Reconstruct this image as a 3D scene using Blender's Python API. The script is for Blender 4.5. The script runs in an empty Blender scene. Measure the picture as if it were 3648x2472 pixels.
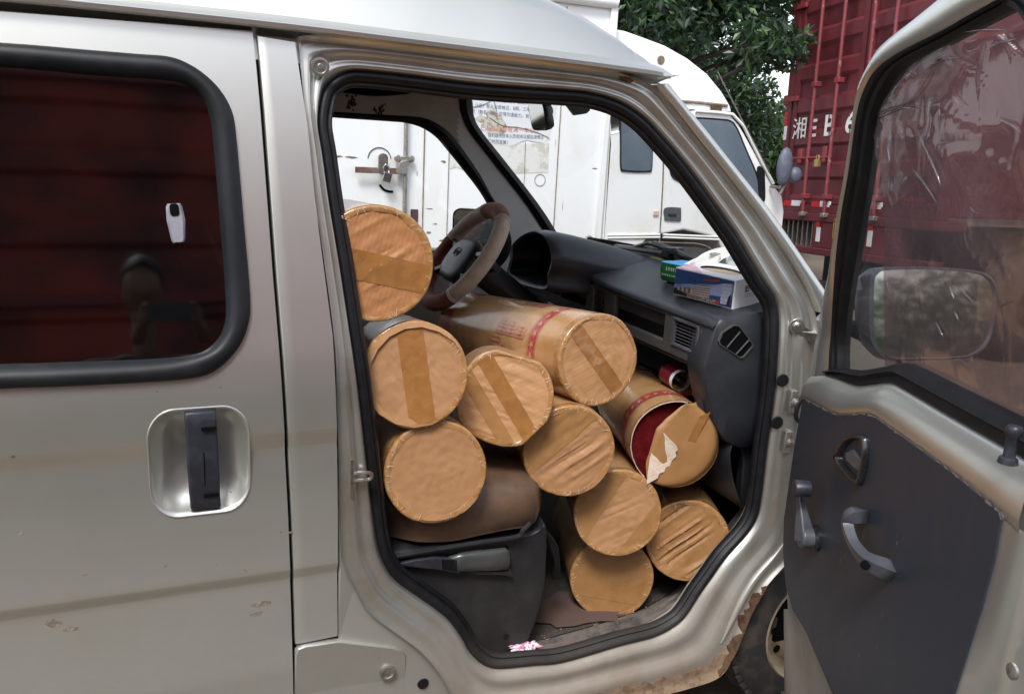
import bpy, bmesh, math, random
import numpy as np
from mathutils import Vector, Matrix, noise
from mathutils.geometry import tessellate_polygon
random.seed(7)
rng = np.random.default_rng(7)
R_ = math.radians
scene = bpy.context.scene
col = scene.collection

# ------------------------------------------------------------------ camera
FPX = 2950.0                                   # focal length in photograph pixels (3648 wide)
CAM = Vector((0.0, -1.6, 1.62))
def _rot():
    vx, vy, hy = 9000 - 1824, -(880 - 1236), -(450 - 1236)
    ex = Vector((vx, vy, -FPX)).normalized()
    ey = Vector((-(FPX * FPX + vy * hy) / vx, hy, -FPX)).normalized()
    ez = ex.cross(ey)
    return Matrix((ex, ey, ez))                # world = M @ camera
CR = _rot()
cam_d = bpy.data.cameras.new('camera')
cam_d.sensor_width = 36.0
cam_d.lens = FPX / 3648 * 36
cam_d.clip_start = 0.02
cam_d.clip_end = 600
cam = bpy.data.objects.new('camera', cam_d)
col.objects.link(cam)
cam.matrix_world = Matrix.Translation(CAM) @ CR.to_4x4()
scene.camera = cam

# ------------------------------------------------------------------ world, sun, exposure
SUN_EL, SUN_AZ = R_(54), R_(216)               # azimuth of the sun, clockwise from +Y
w = bpy.data.worlds.new('World'); scene.world = w; w.use_nodes = True
nt = w.node_tree; nt.nodes.clear()
sky = nt.nodes.new('ShaderNodeTexSky'); sky.sky_type = 'NISHITA'; sky.sun_disc = False
sky.sun_elevation = SUN_EL; sky.sun_rotation = SUN_AZ
sky.air_density = 1.0; sky.dust_density = 1.5; sky.ozone_density = 1.0
hs = nt.nodes.new('ShaderNodeHueSaturation'); hs.inputs['Saturation'].default_value = 0.38
bg = nt.nodes.new('ShaderNodeBackground'); bg.inputs['Strength'].default_value = 0.15
wo = nt.nodes.new('ShaderNodeOutputWorld')
nt.links.new(sky.outputs[0], hs.inputs['Color']); nt.links.new(hs.outputs[0], bg.inputs['Color']); nt.links.new(bg.outputs[0], wo.inputs['Surface'])
sd = bpy.data.lights.new('sun', 'SUN'); sd.energy = 1.5; sd.angle = R_(16); sd.color = (1.0, 0.985, 0.965)
sun = bpy.data.objects.new('sun', sd); col.objects.link(sun)
sdir = Vector((math.sin(SUN_AZ) * math.cos(SUN_EL), math.cos(SUN_AZ) * math.cos(SUN_EL), math.sin(SUN_EL)))
sun.rotation_euler = (-sdir).to_track_quat('-Z', 'Y').to_euler()
scene.view_settings.view_transform = 'Standard'
scene.view_settings.look = 'None'
scene.view_settings.gamma = 1.0
scene.view_settings.exposure = 1.0

# ------------------------------------------------------------------ measuring helpers
def ray(px, py):
    return CR @ Vector((px - 1824, -(py - 1236), -FPX))
def on_x(px, py, x):
    d = ray(px, py); return CAM + d * ((x - CAM.x) / d.x)
def on_y(px, py, y):
    d = ray(px, py); return CAM + d * ((y - CAM.y) / d.y)
def on_z(px, py, z):
    d = ray(px, py); return CAM + d * ((z - CAM.z) / d.z)
def on_plane(px, py, p, n):
    d = ray(px, py); return CAM + d * ((p - CAM).dot(n) / d.dot(n))
def at_depth(px, py, dep):
    d = ray(px, py); f = CR @ Vector((0, 0, -1)); return CAM + d * (dep / d.dot(f))

def spl(pts, n, closed=False):
    """Catmull-Rom through pts, n samples per span."""
    P = [Vector(p) for p in pts]; out = []; m = len(P)
    spans = m if closed else m - 1
    for i in range(spans):
        if closed: p0, p1, p2, p3 = P[i - 1], P[i], P[(i + 1) % m], P[(i + 2) % m]
        else: p0, p1, p2, p3 = P[max(i - 1, 0)], P[i], P[i + 1], P[min(i + 2, m - 1)]
        for k in range(n):
            t = k / n
            out.append(0.5 * ((2 * p1) + (p2 - p0) * t + (2 * p0 - 5 * p1 + 4 * p2 - p3) * t * t + (3 * p1 - p0 - 3 * p2 + p3) * t ** 3))
    if not closed: out.append(P[-1].copy())
    return out
def interp(x, xs, ys):
    return float(np.interp(x, xs, ys))
def sstep(a, b, x):
    t = min(max((x - a) / (b - a), 0), 1); return t * t * (3 - 2 * t)
def rrect(w, h, r, n=5):
    """rounded rectangle, counter-clockwise, centred on 0"""
    out = []
    for cx, cy, a0 in ((w / 2 - r, h / 2 - r, 0), (-w / 2 + r, h / 2 - r, 90), (-w / 2 + r, -h / 2 + r, 180), (w / 2 - r, -h / 2 + r, 270)):
        for k in range(n + 1):
            a = R_(a0 + 90 * k / n); out.append((cx + r * math.cos(a), cy + r * math.sin(a)))
    return out

# ------------------------------------------------------------------ mesh builder
class MB:
    def __init__(s): s.v = []; s.f = []; s.m = []
    def add(s, vs, fs, mi=0):
        o = len(s.v); s.v += [tuple(v) for v in vs]
        s.f += [tuple(i + o for i in f) for f in fs]; s.m += [mi] * len(fs); return s
    def box(s, c, size, rot=None, mi=0):
        h = [d / 2 for d in size]; vs = []
        for x in (-1, 1):
            for y in (-1, 1):
                for z in (-1, 1):
                    p = Vector((x * h[0], y * h[1], z * h[2]))
                    if rot is not None: p = rot @ p
                    vs.append(p + Vector(c))
        return s.add(vs, [(0, 1, 3, 2), (4, 6, 7, 5), (0, 4, 5, 1), (2, 3, 7, 6), (0, 2, 6, 4), (1, 5, 7, 3)], mi)
    def loft(s, loops, closed=True, mi=0, cap0=False, cap1=False):
        n = len(loops[0]); vs = [p for l in loops for p in l]; fs = []
        for i in range(len(loops) - 1):
            for j in range(n if closed else n - 1):
                k = (j + 1) % n
                fs.append((i * n + j, i * n + k, (i + 1) * n + k, (i + 1) * n + j))
        if cap0: fs.append(tuple(range(n))[::-1])
        if cap1: fs.append(tuple((len(loops) - 1) * n + j for j in range(n)))
        return s.add(vs, fs, mi)
    def tube(s, pts, r, n=8, closed=False, mi=0, caps=True, ph=0.0, asp=1.0):
        P = [Vector(p) for p in pts]; m = len(P); loops = []
        rs = r if isinstance(r, (list, tuple)) else [r] * m
        prev = None
        for i in range(m):
            if closed: t = P[(i + 1) % m] - P[i - 1]
            else: t = P[min(i + 1, m - 1)] - P[max(i - 1, 0)]
            t.normalize()
            if prev is None:
                a = Vector((0, 0, 1)) if abs(t.z) < 0.9 else Vector((1, 0, 0))
                u = t.cross(a).normalized()
            else:
                u = (prev - t * prev.dot(t)).normalized()
            prev = u; v2 = t.cross(u)
            loops.append([P[i] + (u * math.cos(2 * math.pi * k / n + ph) + v2 * asp * math.sin(2 * math.pi * k / n + ph)) * rs[i] for k in range(n)])
        if closed: loops.append(loops[0])
        return s.loft(loops, True, mi, caps and not closed, caps and not closed)
    def lathe(s, prof, o, ax, n=24, mi=0):
        ax = Vector(ax).normalized(); a = Vector((0, 0, 1)) if abs(ax.z) < 0.9 else Vector((1, 0, 0))
        u = ax.cross(a).normalized(); v2 = ax.cross(u); o = Vector(o)
        return s.loft([[o + ax * h + (u * math.cos(2 * math.pi * k / n) + v2 * math.sin(2 * math.pi * k / n)) * r for k in range(n)] for r, h in prof], True, mi)
    def prism(s, pts, vec, mi=0):
        P = [Vector(p) for p in pts]; vec = Vector(vec); n = len(P)
        s.loft([P, [p + vec for p in P]], True, mi)
        tri = tessellate_polygon([P])
        o = len(s.v); s.v += [tuple(p) for p in P] + [tuple(p + vec) for p in P]
        for t in tri:
            s.f.append(tuple(i + o for i in t)); s.m.append(mi)
            s.f.append(tuple(i + o + n for i in reversed(t))); s.m.append(mi)
        return s
    def poly(s, pts, mi=0):
        P = [Vector(p) for p in pts]; return s.add(P, tessellate_polygon([P]), mi)
    def build(s, name, mats, parent=None, smooth=40, bevel=0.0, seg=2, merge=1e-5):
        me = bpy.data.meshes.new(name)
        o0 = Vector((0, 0, 0)) if parent is None else Vector(parent.get('_o', (0, 0, 0)))
        me.from_pydata([tuple(Vector(v) - o0) for v in s.v], [], s.f)
        if not isinstance(mats, (list, tuple)): mats = [mats]
        for m in mats: me.materials.append(m)
        if len(mats) > 1: me.polygons.foreach_set('material_index', s.m)
        bm = bmesh.new(); bm.from_mesh(me)
        bmesh.ops.remove_doubles(bm, verts=bm.verts, dist=merge)
        bmesh.ops.recalc_face_normals(bm, faces=bm.faces)
        bm.to_mesh(me); bm.free()
        if smooth:
            me.polygons.foreach_set('use_smooth', [True] * len(me.polygons))
            me.set_sharp_from_angle(angle=R_(smooth))
        ob = bpy.data.objects.new(name, me); col.objects.link(ob)
        if parent is not None:
            ob.parent = parent; ob['_o'] = tuple(o0)
        if bevel:
            b = ob.modifiers.new('bevel', 'BEVEL'); b.width = bevel; b.segments = seg; b.limit_method = 'ANGLE'; b.angle_limit = R_(35)
        return ob
def explode(ob, name=None):
    """give every loose piece of a mesh its own object under the same parent"""
    bm = bmesh.new(); bm.from_mesh(ob.data); seen = set(); groups = []
    for f in bm.faces:
        if f.index in seen: continue
        st = [f]; g = []; seen.add(f.index)
        while st:
            q = st.pop(); g.append(q.index)
            for v in q.verts:
                for k in v.link_faces:
                    if k.index not in seen: seen.add(k.index); st.append(k)
        groups.append(set(g))
    bm.free(); out = []
    for g in groups:
        b2 = bmesh.new(); b2.from_mesh(ob.data); b2.faces.ensure_lookup_table()
        bmesh.ops.delete(b2, geom=[f for f in b2.faces if f.index not in g], context='FACES')
        me = bpy.data.meshes.new(name or ob.name.split('.')[0]); b2.to_mesh(me); b2.free()
        for m in ob.data.materials: me.materials.append(m)
        o = bpy.data.objects.new(name or ob.name.split('.')[0], me); o.parent = ob.parent
        for md in ob.modifiers:
            if md.type == 'BEVEL':
                b = o.modifiers.new('bevel', 'BEVEL'); b.width = md.width; b.segments = md.segments; b.limit_method = 'ANGLE'; b.angle_limit = md.angle_limit
        out.append(o)
    bpy.data.objects.remove(ob)
    for o in out: col.objects.link(o)
    return out
def stuff(ob): ob['kind'] = 'stuff'; return ob
def tag(o, label, cat, group=None, kind=None):
    if label: o['label'] = label
    if cat: o['category'] = cat
    if group: o['group'] = group
    if kind: o['kind'] = kind
    return o
def thing(name, loc, label, cat, group=None):
    o = bpy.data.objects.new(name, None); col.objects.link(o)
    o.location = loc; o['_o'] = tuple(loc); o.empty_display_size = 0.1
    return tag(o, label, cat, group)
_font = None
def text_faces(s, bold=0.0):
    """tessellated glyph outlines of a string, baseline at 0, height about 1"""
    cu = bpy.data.curves.new('t', 'FONT'); cu.body = s; cu.size = 1.0; cu.resolution_u = 3; cu.offset = bold
    ob = bpy.data.objects.new('t', cu); col.objects.link(ob)
    dg = bpy.context.evaluated_depsgraph_get(); dg.update()
    me = bpy.data.meshes.new_from_object(ob.evaluated_get(dg))
    vs = [Vector(v.co) for v in me.vertices]; fs = [tuple(p.vertices) for p in me.polygons]
    bpy.data.objects.remove(ob); bpy.data.curves.remove(cu); bpy.data.meshes.remove(me)
    return vs, fs
def text_on(mb, s, fn, width=None, height=None, mi=0, bold=0.0):
    """write s through fn(x, y)->3D, scaled so that it is `width` wide and `height` tall"""
    vs, fs = text_faces(s, bold)
    if not vs: return
    x0 = min(v.x for v in vs); x1 = max(v.x for v in vs); y0 = min(v.y for v in vs); y1 = max(v.y for v in vs)
    sy = height / (y1 - y0) if height else width / (x1 - x0); sx = width / (x1 - x0) if width else sy
    mb.add([fn((v.x - x0) * sx, (v.y - y0) * sy) for v in vs], fs, mi)

# ------------------------------------------------------------------ materials
def nd(t, typ, **kw):
    n = t.nodes.new(typ)
    for k, v in kw.items():
        if k in n.inputs.keys(): n.inputs[k].default_value = v
        else: setattr(n, k, v)
    return n
def rgba(c): return (c[0], c[1], c[2], 1)
def pmat(name, c, rough=0.5, metal=0.0, c2=None, ns=12.0, lo=0.45, hi=0.65, bump=0.0, bs=120.0, coat=0.0, rough2=None, detail=6, stretch=None, spec=0.5, sheen=0.0, dust=None):
    """principled + two-colour noise + bump; dust=(z_low,z_high,colour,amount) settles dirt low down"""
    m = bpy.data.materials.new(name); m.use_nodes = True; t = m.node_tree
    b = t.nodes['Principled BSDF']; L = t.links.new
    b.inputs['Roughness'].default_value = rough; b.inputs['Metallic'].default_value = metal
    b.inputs['Base Color'].default_value = rgba(c); b.inputs['Coat Weight'].default_value = coat; b.inputs['Coat Roughness'].default_value = 0.08
    b.inputs['Specular IOR Level'].default_value = spec; b.inputs['Sheen Weight'].default_value = sheen
    tc = nd(t, 'ShaderNodeTexCoord'); src = tc.outputs['Object']
    if stretch:
        mp = nd(t, 'ShaderNodeMapping'); mp.inputs['Scale'].default_value = stretch; L(src, mp.inputs['Vector']); src = mp.outputs[0]
    last = None
    if c2 is not None:
        n = nd(t, 'ShaderNodeTexNoise', Scale=ns, Detail=detail, Roughness=0.62); L(src, n.inputs['Vector'])
        r = nd(t, 'ShaderNodeMapRange'); r.inputs['From Min'].default_value = lo; r.inputs['From Max'].default_value = hi; L(n.outputs['Fac'], r.inputs['Value'])
        mx = nd(t, 'ShaderNodeMix', data_type='RGBA'); mx.inputs['A'].default_value = rgba(c); mx.inputs['B'].default_value = rgba(c2)
        mx.inputs[6].default_value = rgba(c); mx.inputs[7].default_value = rgba(c2)
        L(r.outputs[0], mx.inputs[0]); last = mx.outputs[2]
        if rough2 is not None:
            rr = nd(t, 'ShaderNodeMapRange'); rr.inputs['To Min'].default_value = rough; rr.inputs['To Max'].default_value = rough2; L(r.outputs[0], rr.inputs['Value']); L(rr.outputs[0], b.inputs['Roughness'])
    if dust:
        g = nd(t, 'ShaderNodeNewGeometry'); sp = nd(t, 'ShaderNodeSeparateXYZ'); L(g.outputs['Position'], sp.inputs[0])
        r1 = nd(t, 'ShaderNodeMapRange'); r1.inputs['From Min'].default_value = dust[1]; r1.inputs['From Max'].default_value = dust[0]; r1.inputs['To Max'].default_value = dust[3]; L(sp.outputs['Z'], r1.inputs['Value'])
        n2 = nd(t, 'ShaderNodeTexNoise', Scale=9.0, Detail=8.0, Roughness=0.7); L(tc.outputs['Object'], n2.inputs['Vector'])
        r2 = nd(t, 'ShaderNodeMapRange'); r2.inputs['From Min'].default_value = 0.3; r2.inputs['From Max'].default_value = 0.7; r2.inputs['To Min'].default_value = 0.6; L(n2.outputs['Fac'], r2.inputs['Value'])
        mu = nd(t, 'ShaderNodeMath', operation='MULTIPLY'); L(r1.outputs[0], mu.inputs[0]); L(r2.outputs[0], mu.inputs[1])
        mx = nd(t, 'ShaderNodeMix', data_type='RGBA'); mx.inputs[6].default_value = rgba(c); mx.inputs[7].default_value = rgba(dust[2])
        if last is not None: L(last, mx.inputs[6])
        L(mu.outputs[0], mx.inputs[0]); last = mx.outputs[2]
        if metal:
            rm = nd(t, 'ShaderNodeMapRange'); rm.inputs['To Min'].default_value = metal; rm.inputs['To Max'].default_value = 0.0; L(mu.outputs[0], rm.inputs['Value']); L(rm.outputs[0], b.inputs['Metallic'])
        rq = nd(t, 'ShaderNodeMapRange'); rq.inputs['To Min'].default_value = rough; rq.inputs['To Max'].default_value = 0.85; L(mu.outputs[0], rq.inputs['Value']); L(rq.outputs[0], b.inputs['Roughness'])
    if last is not None: L(last, b.inputs['Base Color'])
    if bump:
        n3 = nd(t, 'ShaderNodeTexNoise', Scale=bs, Detail=5.0); L(src, n3.inputs['Vector'])
        bp = nd(t, 'ShaderNodeBump', Strength=bump, Distance=0.004); L(n3.outputs['Fac'], bp.inputs['Height']); L(bp.outputs[0], b.inputs['Normal'])
    return m
def glass(name, tint, rough=0.02, ior=1.5, bump=0.0, bs=6.0):
    m = bpy.data.materials.new(name); m.use_nodes = True; t = m.node_tree; t.nodes.clear(); L = t.links.new
    tr = nd(t, 'ShaderNodeBsdfTransparent'); tr.inputs['Color'].default_value = rgba(tint)
    gl = nd(t, 'ShaderNodeBsdfGlossy', Roughness=rough); fr = nd(t, 'ShaderNodeFresnel', IOR=ior)
    ge = nd(t, 'ShaderNodeNewGeometry'); mr = nd(t, 'ShaderNodeMapRange'); mr.inputs['To Min'].default_value = ior; mr.inputs['To Max'].default_value = 1 / ior
    L(ge.outputs['Backfacing'], mr.inputs['Value']); L(mr.outputs[0], fr.inputs['IOR'])     # a thin pane reflects alike from both sides
    mx = nd(t, 'ShaderNodeMixShader'); o = nd(t, 'ShaderNodeOutputMaterial')
    L(fr.outputs[0], mx.inputs[0]); L(tr.outputs[0], mx.inputs[1]); L(gl.outputs[0], mx.inputs[2]); L(mx.outputs[0], o.inputs['Surface'])
    if bump:
        tc = nd(t, 'ShaderNodeTexCoord'); n = nd(t, 'ShaderNodeTexNoise', Scale=bs, Detail=4.0); L(tc.outputs['Object'], n.inputs['Vector'])
        bp = nd(t, 'ShaderNodeBump', Strength=bump, Distance=0.01); L(n.outputs['Fac'], bp.inputs['Height']); L(bp.outputs[0], gl.inputs['Normal']); L(bp.outputs[0], fr.inputs['Normal'])
    return m
M = {}
M['paint'] = pmat('champagne_paint', (0.66, 0.665, 0.625), 0.33, 0.86, (0.61, 0.61, 0.565), 3.0, lo=.48, hi=.8, bump=0.012, bs=900, coat=0.3, dust=(0.25, 0.95, (0.13, 0.11, 0.082), 0.55))
M['jamb'] = pmat('jamb_paint', (0.56, 0.555, 0.52), 0.33, 0.82, (0.46, 0.435, 0.385), 6.0, bump=0.02, bs=300, coat=0.3, dust=(0.22, 0.62, (0.20, 0.135, 0.085), 0.9))
M['rust'] = pmat('rust', (0.10, 0.05, 0.026), 0.9, 0, (0.045, 0.024, 0.015), 60, bump=0.6, bs=160)
M['mud'] = pmat('mud', (0.24, 0.165, 0.105), 0.9, 0, (0.13, 0.08, 0.05), 30, bump=0.7, bs=120)
M['rubber'] = pmat('black_rubber', (0.007, 0.007, 0.008), 0.5, 0, (0.013, 0.013, 0.015), 30, bump=0.1, bs=200, spec=.3)
M['seal'] = pmat('door_seal_rubber', (0.006, 0.006, 0.008), 0.45, 0, (0.012, 0.012, 0.014), 30, bump=0.15, bs=200, spec=.35, dust=(0.30, 0.50, (0.09, 0.075, 0.062), 0.7))
M['moulding'] = pmat('window_rubber', (0.009, 0.010, 0.012), 0.45, 0, (0.016, 0.017, 0.02), 14, bump=0.05, bs=400, spec=.3)
M['plastic'] = pmat('dark_plastic', (0.014, 0.015, 0.018), 0.42, 0, (0.024, 0.025, 0.029), 18, bump=0.12, bs=700, spec=.4, dust=(0.3, 0.75, (0.09, 0.075, 0.06), 0.35))
M['dash'] = pmat('dash_plastic', (0.024, 0.026, 0.032), 0.38, 0, (0.036, 0.038, 0.045), 9, bump=0.10, bs=900, spec=.4)
M['dash_trim'] = pmat('fascia_plastic', (0.052, 0.052, 0.055), 0.5, 0, (0.075, 0.070, 0.064), 14, bump=0.1, bs=600)
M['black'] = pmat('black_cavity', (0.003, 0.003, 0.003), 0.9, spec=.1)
M['gap'] = pmat('panel_gap', (0.004, 0.004, 0.004), 0.9)
M['gloss_black'] = pmat('gloss_black_plastic', (0.012, 0.012, 0.014), 0.22, 0, (0.02, 0.02, 0.022), 20)
M['handle'] = pmat('handle_plastic', (0.020, 0.022, 0.030), 0.38, 0, (0.034, 0.037, 0.048), 26, bump=0.1, bs=500)
M['grey_plastic'] = pmat('grey_plastic', (0.066, 0.069, 0.082), 0.34, 0, (0.09, 0.093, 0.105), 25, bump=0.1, bs=500)
M['board'] = pmat('door_board', (0.030, 0.035, 0.047), 0.42, 0, (0.042, 0.044, 0.050), 7, lo=0.5, hi=0.8, spec=.45, bump=0.10, bs=900, stretch=(3, 3, 0.8), dust=(0.3, 0.85, (0.07, 0.066, 0.062), 0.25))
M['scuff'] = pmat('scuff', (0.20, 0.17, 0.14), 0.8)
M['steel'] = pmat('bare_steel', (0.55, 0.54, 0.52), 0.3, 1.0, (0.35, 0.31, 0.27), 60, bump=0.1)
M['chrome'] = pmat('latch_chrome', (0.62, 0.62, 0.64), 0.18, 1.0)
M['zinc'] = pmat('zinc', (0.42, 0.41, 0.40), 0.45, 0.8, (0.28, 0.22, 0.17), 70)
M['headliner'] = pmat('inner_metal_paint', (0.42, 0.39, 0.345), 0.5, 0.1, (0.32, 0.285, 0.245), 5, bump=0.05)
M['pillar_in'] = pmat('pillar_trim', (0.62, 0.62, 0.61), 0.55, 0, (0.56, 0.555, 0.54), 5, bump=0.05, bs=700)
M['leather'] = pmat('brown_leatherette', (0.125, 0.072, 0.043), 0.42, 0, (0.085, 0.052, 0.034), 16, bump=0.16, bs=300)
M['cover_beige'] = pmat('beige_velour', (0.50, 0.40, 0.30), 0.8, 0, (0.40, 0.315, 0.235), 40, bump=0.1, bs=700, sheen=0.4)
M['cover_brown'] = pmat('brown_suede', (0.25, 0.07, 0.04), 0.85, 0, (0.16, 0.05, 0.03), 60, bump=0.3, bs=90, sheen=0.2)
M['white_thread'] = pmat('white_thread', (0.7, 0.68, 0.64), 0.7)
M['carpet'] = pmat('floor_mat', (0.060, 0.050, 0.042), 0.95, 0, (0.05, 0.042, 0.036), 22, bump=0.7, bs=150)
M['red_cloth'] = pmat('red_mat', (0.095, 0.060, 0.050), 0.95, 0, (0.11, 0.06, 0.05), 40, bump=0.5)
M['tyre'] = pmat('tyre_rubber', (0.025, 0.024, 0.023), 0.75, 0, (0.075, 0.062, 0.05), 14, bump=0.3, bs=120)
M['rim'] = pmat('rim_steel', (0.46, 0.38, 0.27), 0.6, 0.2, (0.30, 0.22, 0.14), 9, bump=0.2)
M['tint'] = glass('tinted_glass', (0.03, 0.026, 0.030), 0.042, 2.3, bump=.03, bs=3)
M['clear'] = glass('clear_glass', (0.93, 0.95, 0.94), 0.01, 1.5)
M['door_glass'] = glass('door_glass', (0.72, 0.70, 0.70), 0.02, 1.55)
M['film'] = glass('peeling_tint_film', (0.62, 0.51, 0.52), 0.07, 1.9, bump=0.16, bs=6)
M['mirror'] = pmat('mirror', (0.75, 0.78, 0.76), 0.045, 1.0)
def add_haze(m, c, fac):
    t = m.node_tree; o = next(n for n in t.nodes if n.type == 'OUTPUT_MATERIAL'); s = o.inputs['Surface'].links[0].from_socket
    df = nd(t, 'ShaderNodeBsdfDiffuse'); df.inputs['Color'].default_value = rgba(c); tl = nd(t, 'ShaderNodeBsdfTranslucent'); tl.inputs['Color'].default_value = rgba(c)
    a = nd(t, 'ShaderNodeMixShader'); a.inputs[0].default_value = 0.5; t.links.new(df.outputs[0], a.inputs[1]); t.links.new(tl.outputs[0], a.inputs[2])
    mx = nd(t, 'ShaderNodeMixShader'); tc = nd(t, 'ShaderNodeTexCoord'); n = nd(t, 'ShaderNodeTexNoise', Scale=5.0, Detail=6.0); t.links.new(tc.outputs['Object'], n.inputs['Vector'])
    r = nd(t, 'ShaderNodeMapRange'); r.inputs['From Min'].default_value = 0.3; r.inputs['From Max'].default_value = 0.7; r.inputs['To Min'].default_value = fac * .5; r.inputs['To Max'].default_value = fac * 1.5
    t.links.new(n.outputs['Fac'], r.inputs['Value']); t.links.new(r.outputs[0], mx.inputs[0]); t.links.new(s, mx.inputs[1]); t.links.new(a.outputs[0], mx.inputs[2]); t.links.new(mx.outputs[0], o.inputs['Surface'])
add_haze(M['film'], (0.70, 0.54, 0.55), 0.10); add_haze(M['door_glass'], (0.6, 0.6, 0.6), 0.05)
def cardboard(name, c, c2, rough, ridge, ang, coat):
    m = pmat(name, c, rough, 0, c2, 14, 0.35, 0.7, coat=coat, detail=8)
    t = m.node_tree; L = t.links.new; b = t.nodes['Principled BSDF']
    tc = nd(t, 'ShaderNodeTexCoord'); mp = nd(t, 'ShaderNodeMapping'); mp.inputs['Rotation'].default_value = (0, 0, ang); L(tc.outputs['Object'], mp.inputs['Vector'])
    wv = nd(t, 'ShaderNodeTexWave', Scale=30.0, Distortion=2.5, Detail=3.0); wv.inputs['Detail Scale'].default_value = 3.0; L(mp.outputs[0], wv.inputs['Vector'])
    ns = nd(t, 'ShaderNodeTexNoise', Scale=75.0, Detail=8.0); L(tc.outputs['Object'], ns.inputs['Vector'])
    m1 = nd(t, 'ShaderNodeMath', operation='MULTIPLY_ADD'); m1.inputs[1].default_value = ridge; L(wv.outputs['Fac'], m1.inputs[0]); L(ns.outputs['Fac'], m1.inputs[2])
    bp = nd(t, 'ShaderNodeBump', Strength=0.22, Distance=0.003); L(m1.outputs[0], bp.inputs['Height']); L(bp.outputs[0], b.inputs['Normal'])
    return m
CF = [cardboard('cardboard_end_%s' % n, c, c2, 0.52, rd, a, 0.12) for n, c, c2, rd, a in (
    ('orange', (0.45, 0.205, 0.082), (0.36, 0.155, 0.055), 0.35, 0.3), ('pale', (0.47, 0.255, 0.118), (0.41, 0.205, 0.085), 0.2, 1.2),
    ('tan', (0.41, 0.218, 0.102), (0.35, 0.178, 0.076), 0.08, 0.7), ('yellow', (0.36, 0.185, 0.072), (0.295, 0.145, 0.05), 0.08, 0.9))]
M['tape'] = pmat('brown_tape', (0.33, 0.15, 0.047), 0.14, 0, (0.27, 0.12, 0.036), 30, bump=0.45, bs=55, coat=0.8)
M['tape_thin'] = pmat('clear_brown_tape', (0.35, 0.18, 0.068), 0.16, 0, (0.30, 0.15, 0.053), 16, bump=0.45, bs=45, coat=0.7)
M['rimtape'] = pmat('folded_tape', (0.37, 0.18, 0.062), 0.16, 0, (0.43, 0.25, 0.11), 45, bump=0.9, bs=70, coat=0.8)
M['wrap'] = pmat('wrapped_cardboard', (0.50, 0.29, 0.135), 0.26, 0, (0.42, 0.215, 0.080), 10, bump=0.10, bs=40, coat=0.4)
M['crease'] = pmat('tape_crease', (0.72, 0.62, 0.50), 0.2, coat=0.5)
M['print'] = pmat('red_print', (0.38, 0.035, 0.045), 0.35, 0, (0.44, 0.08, 0.07), 80, coat=0.4)
M['darkred'] = pmat('dark_red_paper', (0.075, 0.003, 0.005), 0.8, 0, (0.12, 0.006, 0.008), 40, bump=0.3, spec=.1)
M['torn'] = pmat('torn_paper', (0.62, 0.50, 0.40), 0.9, 0, (0.54, 0.41, 0.30), 40, bump=0.5, bs=140)
M['tissue'] = pmat('white_tissue', (0.80, 0.78, 0.73), 0.9, bump=0.2, bs=60)
M['white_card'] = pmat('white_card', (0.80, 0.79, 0.80), 0.4, 0, (0.78, 0.74, 0.76), 12)
# ================================================================== THE VAN
VW = 1.44                                        # body width
def lean(z):
    t = z - 1.15
    return 0.20 * (t if t > 0.06 else (0 if t < -0.06 else (t + 0.06) ** 2 / 0.24))
def side(px, py, off=0.0):
    y = 0.0
    for _ in range(12):
        p = on_y(px, py, y + off); y = lean(p.z)
    return on_y(px, py, y + off)
ZB1 = (side(300, 1600).z, side(300, 1665).z); ZB2 = (side(600, 2092).z, side(600, 2135).z)
_pz = [0.0, 0.30, 0.50, ZB2[1], ZB2[0], 0.86, ZB1[1], ZB1[0], 3.0]
_py = [0.06, 0.036, 0.016, 0.011, 0.000, 0.001, 0.011, 0.000, 0.0]
def skin(z):                                     # outer skin of the side: tumblehome and pressed bands
    return lean(z) + interp(z, _pz, _py)
def sidef(px, py, off=0.0):
    y = 0.0
    for _ in range(12):
        p = on_y(px, py, y + off); y = skin(p.z)
    return on_y(px, py, y + off)
def zrows(z0, z1, step=.0125):
    keys = sorted(q + d for q in ZB1 + ZB2 for d in (-.0016, .0016)); out = [z0]
    for k in keys + [z1]:
        n = max(1, round((k - out[-1]) / step)); a = out[-1]; out += [a + (k - a) * i / n for i in range(1, n + 1)]
    return out
van = thing('van', (0.3, 0.72, 0.0), 'champagne microvan loaded with cardboard rolls, its front passenger door open', 'van')

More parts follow.
